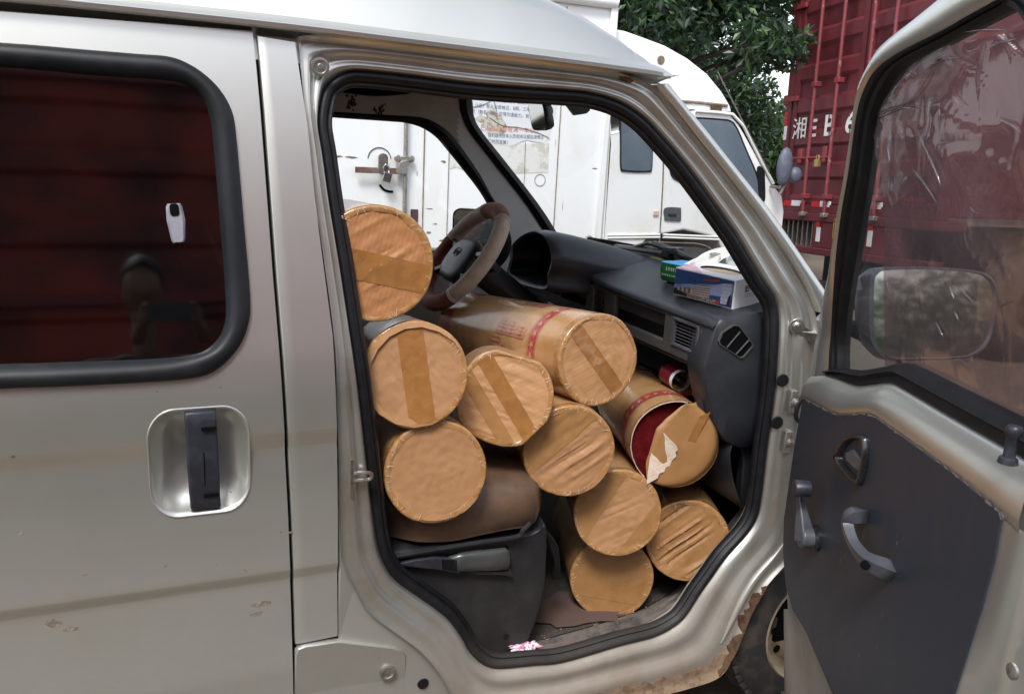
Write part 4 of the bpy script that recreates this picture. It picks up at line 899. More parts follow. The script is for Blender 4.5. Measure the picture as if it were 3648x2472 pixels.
# front lower corner flange
FL = [(2801, 2169), (2797, 2300), (2799, 2472), (2810, 2640)]; FP = [(2823, 2169), (2872, 2250), (2960, 2452), (3050, 2640)]
fa_ = spl([Vector(p) for p in dl(FL, 0.0)], 5); fb_ = spl([Vector(p) for p in dl(FP, 0.03)], 5)
mb = MB(); mb.loft([[D(a.lerp(b, t).x, a.lerp(b, t).y, w) for a, b in zip(fa_, fb_)] for t, w in ((-.1, -.02), (0, 0.003), (.12, .012), (.25, .01), (.6, .014), (1.0, .031))], closed=False); mb.build('arch_flange', M['jamb'], fd, smooth=60)
# trim board
PB = [(2863, 1418), (2910, 1444), (2973, 1475), (2990, 1479), (3098, 1479), (3112, 1484), (3203, 1547), (3389, 1681), (3558, 1822), (3566, 1850), (3542, 1992), (3494, 2169), (3397, 2472), (3340, 2650), (3050, 2650), (2960, 2452), (2872, 2250), (2823, 2169), (2800, 2089), (2789, 1967), (2793, 1846), (2828, 1604), (2856, 1442)]
pb = dl(PB, 0.036); mb = MB()
mb.prism([D(u, z, 0.030) for u, z in pb], dn * 0.0065); mb.build('trim_board', M['board'], fd, smooth=0, bevel=.0015)
# frayed pale edge of the board
mb = MB(); ed = spl([Vector(p) for p in dl([(2863, 1418), (2973, 1475), (3098, 1479), (3203, 1547), (3389, 1681), (3558, 1822), (3566, 1850)], 0.038)], 14)
for k in range(len(ed) - 1):
    if random.random() < 0.6:
        a, b = ed[k], ed[k + 1]; h = 0.0012 + 0.004 * random.random() ** 3
        mb.add([D(a.x, a.y - h, .0372), D(b.x, b.y - h * random.random(), .0372), D(b.x, b.y + .0015, .0372), D(a.x, a.y + .0015, .0372)], [(0, 1, 2, 3)])
stuff(mb.build('frayed_edge', M['scuff'], fd, smooth=0))
mb = MB()
for _ in range(40):
    px, py = random.uniform(2840, 3200), random.uniform(1500, 2350)
    u, z = duz(px, py, .038)
    if u < 0.02: continue
    l = random.uniform(.003, .013); wd = random.uniform(.0004, .0014); a = random.uniform(-.3, .3)
    mb.add([D(u - wd, z, .0368), D(u + a * l, z - l, .0368), D(u + wd, z, .0368), D(u + a * l + wd, z + l, .0368)], [(0, 1, 2, 3)])
stuff(mb.build('board_scuff', M['scuff'], fd, smooth=0))
# inside release handle (almond bezel with lever)
hz = [(3044, 1548), (3082, 1552), (3090, 1580), (3090, 1640), (3072, 1718), (3056, 1724), (3020, 1690), (2982, 1640), (2985, 1612), (3010, 1570)]
h0 = [Vector(p) for p in dl(hz, 0.04)]; hs_ = spl(h0, 4, True); c = sum(hs_, Vector((0, 0))) / len(hs_)
mb = MB(); mb.loft([[D(*(c + (p - c) * s), w) for p in hs_] for s, w in ((1.0, .034), (1.02, .042), (0.95, .049), (0.84, .049), (0.76, .040), (0.72, .022), (.1, .012))], cap1=True); rl = mb.build('release_bezel', M['gloss_black'], fd, smooth=50)
lv = [Vector(p) for p in dl(((3010, 1612), (3036, 1600), (3056, 1628), (3074, 1634), (3066, 1684), (3040, 1668), (3012, 1640)), 0.044)]
mb = MB(); mb.prism([D(p.x, p.y, .022) for p in lv], dn * 0.022); mb.build('release_lever', M['grey_plastic'], fd, bevel=.004)
# window winder
a = duz(2890, 1915, .05); b = duz(2882, 1738, .05); rotm = Matrix((de, dn, Vector((0, 0, 1)))).transposed()
mb = MB(); mb.lathe([(0.030, 0.0), (0.030, .008), (0.024, .014), (0.0, .014)], D(*a, 0.036), dn, 24); wi = mb.build('winder_base', M['gloss_black'], fd)
mb = MB(); mb.tube([D(a[0], a[1] - .008, 0.062), D(a[0] * .85 + b[0] * .15, a[1] * .85 + b[1] * .15, .066), D(a[0] * .4 + b[0] * .6, a[1] * .4 + b[1] * .6, .070), D(*b, .074)], [0.026, 0.022, 0.0125, 0.009], 4, ph=math.pi / 4)
mb.lathe([(0.024, 0.0), (0.024, .03), (0.018, .034), (0, .035)], D(*a, 0.044), dn, 20); mb.build('winder_arm', M['grey_plastic'], fd, smooth=50, bevel=.003, seg=2)
k0 = duz(2862, 1740, .085); mb = MB(); mb.lathe([(0.012, -.02), (0.0185, -.016), (0.0195, 0.012), (0.017, 0.018), (0.0, 0.019)], D(*k0, 0.088), dn, 20); mb.build('winder_knob', M['handle'], fd, smooth=50)
# pull handle
ph = [((3078, 1838), .030, .017), ((3055, 1834), .062, .016), ((3030, 1840), .076, .0145), ((3018, 1868), .080, .0125), ((3040, 1935), .080, .0115), ((3075, 1982), .078, .0125), ((3110, 2006), .070, .0155), ((3150, 2024), .052, .018), ((3178, 2036), .030, .019)]
P = []; rr = []
for (px, py), w_, r in ph:
    u, z = duz(px, py, w_); P.append(D(u, z, w_)); rr.append(r)
Ps = spl(P, 5); rs2 = [interp(k / 5, range(len(rr)), rr) for k in range(len(Ps))]
mb = MB(); mb.tube(Ps, [r * 1.12 for r in rs2], 4, ph=math.pi / 4); mb.build('pull_handle', M['grey_plastic'], fd, smooth=50, bevel=.0055, seg=3)
c = D(*duz(3082, 2012, .085), .085); mb = MB(); mb.lathe([(0.009, 0.004), (0.009, .006), (0.0, .0062)], c, (c - CAM) * -1, 14); mb.build('handle_screw_hole', M['black'], fd)
# lock knob
k0 = duz(3580, 1635, .045); mb = MB(); mb.lathe([(0.014, -.006), (0.0125, .002), (0.0085, .004), (0.008, .014), (0.008, .034), (0.0115, .038), (0.012, .047), (0.009, .051), (0, .0515)], D(k0[0], k0[1], .040), (0, 0, 1), 20); mb.build('lock_knob', M['handle'], fd, smooth=50)
# window frame: silver, then rubber, then glass
FO = [(2886, 1345), (2893, 1290), (2903, 1215), (2925, 1102), (2950, 1000), (2971, 900), (2995, 770), (3023, 629), (3051, 457), (3060, 370), (3074, 290), (3103, 223), (3143, 158), (3257, 60), (3326, 2), (3440, -92)]
FI = [(2958, 1345), (2962, 1295), (2968, 1215), (2975, 1102), (2981, 1000), (2989, 890), (3006, 760), (3030, 629), (3052, 480), (3064, 400), (3082, 335), (3120, 262), (3200, 196), (3371, 109), (3450, 64), (3600, -25)]
FG = [(2996, 1345), (2998, 1300), (3000, 1215), (3006, 1130), (3020, 1020), (3040, 900), (3062, 760), (3084, 629), (3103, 490), (3117, 410), (3150, 325), (3200, 250), (3257, 211), (3371, 149), (3480, 90), (3640, 0)]
fo_ = [Vector(p) for p in dl(FO, 0.0)]; fi_ = [Vector(p) for p in dl(FI, 0.0)]; fg_ = [Vector(p) for p in dl(FG, -0.01)]
uz1 = UEND - 0.04; ztp = fo_[-1].y + 0.012
fo_ += [Vector((uz1 - 0.10, ztp)), Vector((uz1 - 0.02, ztp - 0.03)), Vector((uz1, ztp - 0.15)), Vector((UEND, b_uz[-1][1]))]
fi_ += [Vector((uz1 - 0.13, ztp - 0.035)), Vector((uz1 - 0.06, ztp - 0.06)), Vector((uz1 - 0.04, ztp - 0.17)), Vector((UEND - 0.035, b_uz[-1][1]))]
fg_ += [Vector((uz1 - 0.15, ztp - 0.06)), Vector((uz1 - 0.085, ztp - 0.09)), Vector((uz1 - 0.065, ztp - 0.18)), Vector((UEND - 0.06, b_uz[-1][1]))]
A, B_, G_ = spl(fo_, 4), spl(fi_, 4), spl(fg_, 4)
mb = MB(); mb.loft([[D(p.x, p.y, -0.045) for p in A], [D(p.x, p.y, -0.012) for p in A]] + [[D(a.lerp(b, t).x, a.lerp(b, t).y, w) for a, b in zip(A, B_)] for t, w in ((0.02, -.004), (.15, .006), (.5, .012), (.8, .010), (1, .002))], closed=False); mb.build('window_frame', M['paint'], fd, smooth=60)
mb = MB(); mb.loft([[D(a.lerp(b, t).x, a.lerp(b, t).y, w) for a, b in zip(B_, G_)] for t, w in ((-.05, .003), (.1, .008), (.35, .004), (.42, -.004), (.6, -.004), (.68, .001), (.9, -.002), (1.0, -.012), (1.02, -.03))], closed=False); mb.build('window_channel', M['rubber'], fd, smooth=40)
# waist rubber
WT = [(2985, 1312), (3050, 1318), (3100, 1313), (3149, 1303), (3205, 1293), (3245, 1305), (3390, 1378), (3555, 1460), (3648, 1506), (3740, 1552)]
ws_ = spl([Vector(p) for p in dl(WT, 0.0)], 5)
mb = MB(); mb.loft([[D(a.lerp(b, t).x, a.lerp(b, t).y, w) for a, b in zip(ws_, bs_)] for t, w in ((-.02, -.02), (0, -.006), (.12, .004), (.38, .012), (.44, .016), (.5, .010), (.62, .006), (.95, .010), (1.03, .006))], closed=False); mb.build('waist_rubber', M['rubber'], fd, smooth=40)
gpoly = [D(p.x, p.y, -0.018) for p in G_[4:]] + [D(p.x, p.y - .02, -0.018) for p in ws_[::-1]]
mb = MB(); mb.poly(gpoly); mb.build('door_glass', M['door_glass'], fd, smooth=0)
# loose tint film, wrinkled, covering the glass behind a curved free edge
fe = spl([Vector(p) for p in dl([(3150, 1300), (3150, 1180), (3149, 1080), (3148, 980), (3146, 870), (3147, 760), (3140, 640), (3115, 520), (3118, 430), (3160, 345), (3230, 270), (3290, 215), (3375, 165)], -.016)], 6)
nj = 70; vs = []; fs = []; ni = len(fe)
for i, p in enumerate(fe):
    z_end_u = uz1 - 0.07
    for j in range(nj + 1):
        u = p.x + (z_end_u - p.x) * j / nj; z = p.y
        z = min(z, interp(u, [q.x for q in G_[4:]], [q.y for q in G_[4:]]) - .004) if u > 0 else z
        k = noise.noise(Vector((u * 16, z * 7, 1.3))); k2 = noise.noise(Vector((u * 9 + z * 13, z * 5 - u * 4, 5.1)))
        wr = 0.0016 * max(0, 1 - abs(k) * 8) + 0.0034 * max(0, 1 - abs(k2) * 10) * sstep(1.2, 1.5, z)
        vs.append(D(u, z, -0.0165 + wr * (0.3 + 0.7 * math.exp(-(u - p.x) * 3))))
for i in range(ni - 1):
    for j in range(nj): fs.append((i * (nj + 1) + j, i * (nj + 1) + j + 1, (i + 1) * (nj + 1) + j + 1, (i + 1) * (nj + 1) + j))
mb = MB(); mb.add(vs, fs); mb.build('tint_film', M['film'], fd, smooth=80, merge=1e-7)
# raised bright wrinkles and torn edge of the film
mb = MB()
for P_, r in ((((3115, 430), (3160, 395), (3225, 372), (3270, 330), (3322, 240)), .0035), (((3108, 420), (3150, 410), (3210, 385), (3262, 390)), .003), (((3290, 250), (3350, 215), (3420, 205)), .003), (((3420, 115), (3500, 108), (3578, 106)), .003), (((3510, 180), (3560, 155), (3620, 140)), .0025), (((3270, 470), (3310, 560), (3345, 640), (3350, 680)), .0022), (((3160, 520), (3172, 590), (3160, 640)), .003), (((3175, 745), (3205, 715), (3240, 680)), .0035), (((3330, 545), (3345, 515), (3385, 506)), .0025), (((3250, 600), (3300, 665), (3340, 730)), .002), (((3390, 340), (3410, 362), (3430, 382)), .002), (((3550, 420), (3600, 445), (3640, 475)), .0025), (((3455, 735), (3470, 755), (3490, 760)), .002), (((3345, 385), (3350, 420), (3345, 470)), .002), (((3335, 1150), (3350, 1180), (3360, 1200)), .002), (((3420, 1020), (3445, 1055), (3475, 1080)), .0028), (((3540, 1100), (3565, 1085), (3590, 1075)), .0025), (((3385, 1020), (3393, 1050), (3400, 1065)), .002), (((3400, 1110), (3410, 1130), (3415, 1140)), .002)):
    Q = [D(*duz(px, py, -.012), -.012) for px, py in P_]; S_ = spl(Q, 5); n = len(S_)
    mb.tube(S_, [r * .8 * (0.15 + math.sin(math.pi * k / (n - 1))) for k in range(n)], 6)
stuff(mb.build('film_wrinkle', glass('film_fold', (0.80, 0.76, 0.76), 0.1, 2.4), fd, smooth=60))
# exterior mirror on the door, seen through the glass
u0, z0 = duz(3105, 1120, -0.07)
mp = D(u0, z0, -0.07); mn = Vector((0.05, -1, 0.145)).normalized(); mr = Vector((0, 0, 1)).cross(mn)
if mr.dot(dn) > 0: mr = -mr
mr.normalize(); mu = mn.cross(mr).normalized()
if mu.z < 0: mu = -mu
def onm(px, py): 
    p = on_plane(px, py, mp, mn) - mp; return p.dot(mr), p.dot(mu)
MP = [(3100, 1010), (3112, 975), (3150, 958), (3300, 955), (3450, 965), (3515, 985), (3540, 1030), (3538, 1120), (3515, 1215), (3470, 1260), (3400, 1275), (3250, 1280), (3160, 1275), (3110, 1225), (3098, 1150)]
mo = spl([Vector(onm(*p)) for p in MP], 4, True); c = sum(mo, Vector((0, 0))) / len(mo)
def MPt(p, s, d): q = c + (p - c) * s; return mp + mr * q.x + mu * q.y + mn * d
mb = MB(); mb.loft([[MPt(p, .55, -.085) for p in mo], [MPt(p, .9, -.06) for p in mo], [MPt(p, 1.03, -.02) for p in mo], [MPt(p, 1.025, .004) for p in mo], [MPt(p, .98, .008) for p in mo], [MPt(p, .965, .002) for p in mo]], cap0=True); em = mb.build('door_mirror', M['grey_plastic'], fd, smooth=50)
mb = MB(); mb.poly([MPt(p, .97, .0025) for p in mo]); mb.build('mirror_glass', M['mirror'], fd, smooth=0)
mb = MB(); mb.tube([mp + Vector((0, 0, -0.06)) + mr * .03, D(0.10, 1.24, -0.05)], 0.02, 8); mb.build('mirror_arm', M['rubber'], fd)
# hinges and check strap
c = side(2838, 1163, 0.02); mb = MB(); mb.lathe([(0.012, -0.004), (0.020, -0.003), (0.020, .002), (0.011, .003), (0.011, .009), (0.008, .011), (0, .011)], c, (-.5, -1, 0), 16)
P = [c + Vector((0.0, -.003, .012)), c + Vector((0.045, -0.012, -0.012)), c + Vector((0.058, -0.02, -.018)), c + Vector((0.058, -0.03, -0.06)), c + Vector((0.03, -.01, -.035)), c + Vector((-.006, -.003, -.012))]
mb.prism(P, (0.002, 0.006, 0)); mb.build('check_strap', M['steel'], van, bevel=.001)
for px, py in ((2832, 1432), (2812, 1575)):
    c = side(px, py, 0.022); mb = MB(); mb.box(c + Vector((.02, .002, 0)), (0.07, .008, .06)); mb.lathe([(0.013, 0.004), (0.013, .008), (0.008, .009), (0.008, .015), (0, .015)], c, (-.4, -1, 0), 6); mb.tube([c + Vector((.05, -.02, -.03)), c + Vector((.05, -.02, .03))], .012, 10); mb.build('door_hinge', M['zinc'], van, bevel=.0015)
c = side(2825, 1470, 0.02); mb = MB(); mb.tube(spl([c + Vector((.03, -.01, .05)), c + Vector((.005, -.012, .03)), c + Vector((0, -.015, -.01)), c + Vector((.03, -.03, -.03))], 6), 0.006, 8); mb.build('door_loom', M['rubber'], van)
# ================================================================== CARDBOARD ROLLS
def star(mb, fn, cx, cy, r, rot, mi=0, sy=1.0):
    pts = [(cx + (r if k % 2 == 0 else r * .42) * math.sin(rot + math.pi * k / 5), cy + (r if k % 2 == 0 else r * .42) * math.cos(rot + math.pi * k / 5)) for k in range(10)]
    P = [Vector((x, y, 0)) for x, y in pts]; o = [Vector((cx, cy, 0))]
    mb.add([fn(p.x, p.y * sy) for p in P + o], [(k, (k + 1) % 10, 10) for k in range(10)], mi)
def roll(idx, px, py, rpx, Rr, vp, L, mat, label, strips=(), sq=0.0, ridge=None, flat=(), band=None, torn=False, stamps=False, patch=()):
    seed = idx * 7.31; rnd = random.Random(idx)
    c = at_depth(px, py, FPX * Rr / rpx); a = ray(*vp).normalized(); upv = (Vector((0, 0, 1)) - a * a.z).normalized(); u = a.cross(upv); n = -a
    root = bpy.data.objects.new('cardboard_roll', None); col.objects.link(root)
    root.matrix_world = Matrix.Translation(c) @ Matrix((u, upv, n)).transposed().to_4x4(); root['_o'] = (0, 0, 0); root.empty_display_size = .1
    tag(root, label, 'cardboard roll', 'taped cardboard rolls stacked in the cab')
    def rad(th, z=0.0):
        r = Rr * (1 + 0.018 * noise.noise(Vector((math.cos(th) * 1.6, math.sin(th) * 1.6, seed + z * 2))) + 0.006 * noise.noise(Vector((math.cos(th) * 7, math.sin(th) * 7, seed + z * 9))))
        if sq: r *= 1 + sq * (math.cos(2 * (th - 0.5)) ** 2 - .5) * math.exp(z * 6)
        for fa0, fd in flat:
            q = math.cos(th - fa0); 
            if q > 0.3: r = min(r, (fd + (-z) * 0.25) * Rr / q) if (fd + (-z) * .25) < 1 else r
        return r
    def relief(x, y):
        h = 0.0020 * noise.noise(Vector((x * 14, y * 14, seed))) + 0.0012 * noise.noise(Vector((x * 60, y * 60, seed)))
        if ridge:
            an, amp, fr = ridge; amp *= .45; s = x * math.cos(an) + y * math.sin(an)
            q = noise.noise(Vector((s * fr, (x * -math.sin(an) + y * math.cos(an)) * 5, seed + 3))); h += amp * (abs(q) * 2 - .5)
            q = noise.noise(Vector((s * fr * 2.3, seed, (x * -math.sin(an) + y * math.cos(an)) * 3))); h += amp * .7 * max(0, 1 - abs(q) * 7)
        for s0, amp, wdt, ph0 in creases:
            s = x * math.cos(can) + y * math.sin(can) - s0 * Rr - .004 * noise.noise(Vector((x * 12, y * 12, ph0)))
            t = -x * math.sin(can) + y * math.cos(can); e = sstep(-1, -.2, t / Rr + ph0 * .5) * sstep(1, .3, t / Rr + ph0 * .4)
            h += amp * e * math.exp(-(s / wdt) ** 2)
        return h
    can = ridge[0] if ridge else 0.0
    creases = [(rnd.uniform(-.8, .8), rnd.choice((-1, 1)) * ridge[1] * rnd.uniform(.5, 1.3), rnd.uniform(.002, .006), rnd.uniform(-.6, .6)) for _ in range(9)] if ridge else []
    NT = 96; ths = [2 * math.pi * k / NT for k in range(NT)]
    zs = [0.0, -0.02, -0.05] + ([band[0], band[1]] if band else []) + [-L * k / 7 for k in range(2, 8)] + ([-L + .10, -L + .06] if band else [])
    zs = sorted(set(zs), reverse=True)
    # body
    mb = MB(); loops = []
    for z in zs: loops.append([Vector((rad(t, z) * math.cos(t), rad(t, z) * math.sin(t), z - 0.004)) for t in ths])
    mb.loft(loops, mi=0); per = NT
    for i in range(len(zs) - 1):
        zm = (zs[i] + zs[i + 1]) / 2
        red = band and (band[1] < zm < band[0] or -L + .06 < zm < -L + .10)
        near = zm > -0.03
        for j in range(per): mb.m[i * per + j] = 1 if red else (2 if near else 0)
    mb.poly([Vector((rad(t, -L) * math.cos(t), rad(t, -L) * math.sin(t), -L - .004)) for t in ths], 0)
    mb.build('wrapped_body', [M['wrap'], M['print'], M['rimtape']], root, smooth=50)
    # rolled-over rim
    mb = MB(); rw = [0.78 + 0.045 * noise.noise(Vector((math.cos(t) * 2.2, math.sin(t) * 2.2, seed + 9))) + .008 * rnd.random() for t in ths] if not torn else [0.86] * NT
    def rim_loop(s, z): return [Vector((rad(t) * s * math.cos(t), rad(t) * s * math.sin(t), z + 0.0013 * noise.noise(Vector((math.cos(t) * 14, math.sin(t) * 14, seed + s * 9))))) for t in ths]
    if not torn:
        mb.loft([rim_loop(1.002, -0.004), rim_loop(0.997, 0.0), rim_loop(0.985, 0.0032), rim_loop(0.965, 0.0044), rim_loop(0.93, .0042), [Vector((rad(t) * (w_ + .10) * math.cos(t), rad(t) * (w_ + .10) * math.sin(t), 0.0034 + relief(rad(t) * w_ * math.cos(t), rad(t) * w_ * math.sin(t)))) for t, w_ in zip(ths, rw)], [Vector((rad(t) * (w_ + .09) * math.cos(t), rad(t) * (w_ + .09) * math.sin(t), -0.004)) for t, w_ in zip(ths, rw)]])
        mb.build('folded_rim', M['rimtape'], root, smooth=50)
    # end cap
    def fz(x, y): return 0.0022 + relief(x, y)
    if not torn:
        mb = MB(); loops = []
        for s in [0.97 - .0275 * k for k in range(34)] + [.02]:
            loops.append([Vector((rad(t) * s * math.cos(t), rad(t) * s * math.sin(t), fz(rad(t) * s * math.cos(t), rad(t) * s * math.sin(t)))) for t in ths])
        mb.loft(loops, cap1=True); mb.build('end_cap', mat, root, smooth=60)
    else:
        tear = [(.14, .97), (.0, .89), (-.15, .75), (-.28, .64), (-.37, .53), (-.48, .41), (-.52, .26), (-.56, .06), (-.60, -.18), (-.65, -.42), (-.61, -.76)]
        tr = spl([Vector(p) for p in tear], 4); m_ = len(tr); arc = []
        for k in range(m_):
            th = 1.18 + (-2.15 - 1.18) * k / (m_ - 1); arc.append(Vector((math.cos(th), math.sin(th))) * (1.0 + (0.08 if k == 0 else 0.02 if k == 1 else 0)))
        mb = MB(); loops = []
        for s in np.linspace(0, 1, 10):
            row = []
            for a_, b_ in zip(tr, arc):
                p = a_.lerp(b_, s) * Rr; row.append(Vector((p.x, p.y, 0.004 + 0.016 * (1 - s) * sstep(-1, .6, a_.y) + relief(p.x, p.y) * .6 - (0.010 if s > .95 else 0))))
            loops.append(row)
        mb.loft(loops, closed=False); ec = mb.build('end_cap', mat, root, smooth=60); so = ec.modifiers.new('thick', 'SOLIDIFY'); so.thickness = .003
        mb = MB(); mb.poly([Vector((rad(t) * .985 * math.cos(t), rad(t) * .985 * math.sin(t), -0.035 - 0.02 * math.cos(t))) for t in ths]); mb.build('dark_red_filling', M['darkred'], root, smooth=0)
        fp = [(-.42, .40), (-.30, .30), (-.14, .14), (-.02, .04), (.02, -.05), (-.02, -.13), (.01, -.22), (-.08, -.34), (-.11, -.46), (-.20, -.50), (-.23, -.60), (-.34, -.64), (-.38, -.74), (-.64, -.86), (-.62, -.60), (-.58, -.30), (-.50, .06)]
        mb = MB(); mb.prism([Vector((x * Rr, y * Rr, 0.020 + 0.012 * math.sin(3 * x + 2 * y))) for x, y in fp], (0, 0, .0025)); mb.build('torn_flap', M['torn'], root, smooth=0)
        te = [Vector((rad(t) * 1.001 * math.cos(t), rad(t) * 1.001 * math.sin(t), 0.0)) for t in np.linspace(1.35, 4.0, 50)]
        mb = MB(); mb.tube([p + Vector((0, 0, 0.001 * noise.noise(p * 90))) for p in te], 0.0012, 6); mb.build('torn_edge', M['torn'], root)
        st_ = spl([Vector((.30, .62)), Vector((.12, .15)), Vector((-.02, -.28))], 6)
        mb = MB(); mb.loft([[Vector((p.x * Rr + s * .016, p.y * Rr + s * .008, 0.0185 - .010 * k / 12 + relief(p.x * Rr, p.y * Rr) * .6)) for k, p in enumerate(st_)] for s in (1.2, 3.0)], closed=False); mb.build('tape_strip', M['tape'], root)
    # tape strips across the face
    for st_i in strips:
        an, d, wd = st_i[:3]; tm = M['tape_thin'] if len(st_i) > 3 else M['tape']
        dx, dy = math.cos(an), math.sin(an); nx_, ny_ = -dy, dx; mb = MB(); loops = []
        h = Rr * 0.93
        for q in np.linspace(-.5, .5, 13 if wd > .07 else 5):
            o_ = d + q * wd; hl = math.sqrt(max(h * h - o_ * o_, 1e-5)); row = []
            for k in range(25):
                s = -hl + 2 * hl * k / 24; x, y = dx * s + nx_ * o_, dy * s + ny_ * o_; row.append(Vector((x, y, max(fz(x, y) + 0.0012, 0.0052 * sstep(.82, .9, math.hypot(x, y) / Rr)))))
            loops.append(row)
        mb.loft(loops, closed=False); mb.build('tape_strip', tm, root, smooth=60)
    for an0, an1, s0, s1 in patch:          # lens-shaped bare patches where the tape is folded back
        mb = MB(); lo, hi = [], []
        for k in range(15):
            t = an0 + (an1 - an0) * k / 14; e = math.sin(math.pi * k / 14)
            lo.append(Vector((rad(t) * s1 * math.cos(t), rad(t) * s1 * math.sin(t), 0.0085))); hi.append(Vector((rad(t) * (s1 - (s1 - s0) * e) * math.cos(t), rad(t) * (s1 - (s1 - s0) * e) * math.sin(t), 0.0062 + .003)))
        mb.loft([lo, hi], closed=False); mb.build('bare_patch', CF[1], root)
    # little bright folds in the tape along the rim
    if not torn:
        mb = MB()
        for k in range(40):
            t = rnd.random() * 6.283; r0 = rad(t) * rnd.uniform(.82, .94); r1 = rad(t) * rnd.uniform(.95, .985); dt = rnd.uniform(-.10, .10); wd = rnd.uniform(.0002, .0007)
            mb.tube([Vector((r0 * math.cos(t), r0 * math.sin(t), 0.0044)), Vector(((r0 + r1) / 2 * math.cos(t + dt / 2), (r0 + r1) / 2 * math.sin(t + dt / 2), 0.0050)), Vector((r1 * math.cos(t + dt), r1 * math.sin(t + dt), 0.0044))], [wd * .4, wd, wd * .4], 5)
        stuff(mb.build('tape_fold', M['crease'], root))
    if band:
        def fn(z0): return lambda x, y: Vector((rad(x / Rr, z0 + y) * 1.009 * math.cos(x / Rr), rad(x / Rr, z0 + y) * 1.009 * math.sin(x / Rr), z0 + y - .004))
        zc = (band[0] + band[1]) / 2; mb = MB(); nst = int(2 * math.pi * Rr / band[2])
        for k in range(nst): star(mb, fn(zc), (k + .5) * 2 * math.pi * Rr / nst, 0, min((band[0] - band[1]) * .38, band[2] * .46), 0.3, 0, max(1.0, (band[0] - band[1]) / .033))
        for e in (band[0] + .004, band[1] - .004):
            L_ = [Vector((rad(t, e) * 1.004 * math.cos(t), rad(t, e) * 1.004 * math.sin(t), e - .004)) for t in ths]
            o_ = len(mb.v)
        stuff(mb.build('star_print', M['wrap'], root, smooth=0))
        mb = MB()
        for e in (band[0] + .0035, band[1] - .0055):
            mb.loft([[Vector((rad(t, e) * 1.006 * math.cos(t), rad(t, e) * 1.006 * math.sin(t), e + q - .004)) for t in ths] for q in (0, .002)])
        mb.build('border_print', M['print'], root, smooth=50)
    if stamps:
        mb = MB()
        def fs_(t0, z0): return lambda x, y: Vector((rad(t0 + y / Rr, z0) * 1.008 * math.cos(t0 - y / Rr), rad(t0 + y / Rr, z0) * 1.008 * math.sin(t0 - y / Rr), z0 + x - .004))
        def fr(f, x0, y0, x1, y1, t): 
            for X0, Y0_, X1, Y1_ in ((x0, y0, x1, y0 + t), (x0, y1 - t, x1, y1), (x0, y0, x0 + t, y1), (x1 - t, y0, x1, y1)):
                k = 6; o = [f(X0, Y0_ + (Y1_ - Y0_) * i / k) for i in range(k + 1)] + [f(X1, Y0_ + (Y1_ - Y0_) * i / k) for i in range(k + 1)]
                mb.add(o, [(i, i + 1, k + 2 + i, k + 1 + i) for i in range(k)])
        for t0, sc_ in ((R_(150), 1.0), (R_(96), .8)):
            f = fs_(t0, -0.36)
            for q in range(3):
                x0 = q * .058 * sc_; fr(f, x0, -.026 * sc_, x0 + .050 * sc_, .026 * sc_, .0022)
                for b in range(4):
                    yy = -.018 * sc_ + b * .0105 * sc_; i0 = x0 + (.008 + .006 * rnd.random()) * sc_; i1 = x0 + (.036 + .008 * rnd.random()) * sc_; fr(f, i0, yy, i1, yy + .0035, .0034)
                xm = x0 + (.018 + .012 * rnd.random()) * sc_; fr(f, xm, -.022 * sc_, xm + .0034, .020 * sc_, .0034)
        f = fs_(R_(182), -0.40); fr(f, 0, -.03, .075, .03, .002)
        for b in range(4):
            for q in range(3): fr(f, .010 + q * .021, -.022 + b * .012, .024 + q * .021, -.017 + b * .012, .0025)
        fr(f, .085, -.03, .10, .012, .0075)
        stuff(mb.build('red_stamp_print', M['print'], root, smooth=0))
    return root
G_T = R_
roll(1, 1340, 940, 210, 0.124, (800, 650), 0.55, CF[0], 'round taped carton roll perched topmost, touching the door post, lens of tape across it', strips=((R_(-12), -0.010, 0.062),), ridge=(R_(-60), .0012, 60))
roll(2, 1478, 1335, 192, 0.118, (1100, 1000), 0.40, CF[2], 'carton roll with one upright dark tape strip, directly under the topmost roll', strips=((R_(-82), 0.002, 0.058),), patch=((R_(245), R_(275), .80, .93), (R_(310), R_(20), .84, .97)), ridge=(R_(40), .0008, 50))
roll(3, 1552, 1682, 187, 0.118, (900, 850), 0.60, CF[2], 'plain smooth carton roll with a wide taped rim, resting on the brown seat', patch=((R_(248), R_(292), .78, .93), (R_(300), R_(330), .88, .97)))
roll(4, 1800, 1418, 176, 0.118, (1480, 1130), 0.27, CF[1], 'squarish pale carton roll with a slanting tape strip and dented top edge', strips=((R_(-58), 0.006, 0.040), (R_(-58), -0.052, 0.034, 1)), sq=0.05, ridge=(R_(70), .0014, 55), flat=((R_(75), .90), (R_(-45), .95)))
roll(5, 2131, 1282, 166, 0.118, (331, 824), 0.80, CF[1], 'long carton roll with red star band and red stamps, lying beside the steering wheel', strips=((R_(-52), -0.004, 0.040),), band=(-0.125, -0.160, .029), stamps=True, ridge=(R_(35), .0010, 70))
roll(6, 2028, 1607, 168, 0.118, (1300, 700), 0.55, CF[2], 'carton roll with diagonal ridged cap and a folded lower edge, above the seat front', strips=((R_(42), 0.062, 0.085, 1),), ridge=(R_(-55), .0030, 34), patch=((R_(295), R_(342), .86, .96),))
roll(7, 2405, 1585, 158, 0.118, (1680, 830), 0.60, CF[3], 'torn carton roll with red star band, dark red filling showing behind a white flap', band=(-0.095, -0.150, .025), torn=True)
roll(8, 2200, 1827, 158, 0.118, (1750, 950), 0.50, CF[2], 'round carton roll with clean crinkled cap, sitting on the roll that touches the floor', strips=((R_(60), 0.070, 0.070, 1), (R_(55), -0.085, 0.04, 1)), ridge=(R_(-62), .0009, 30))
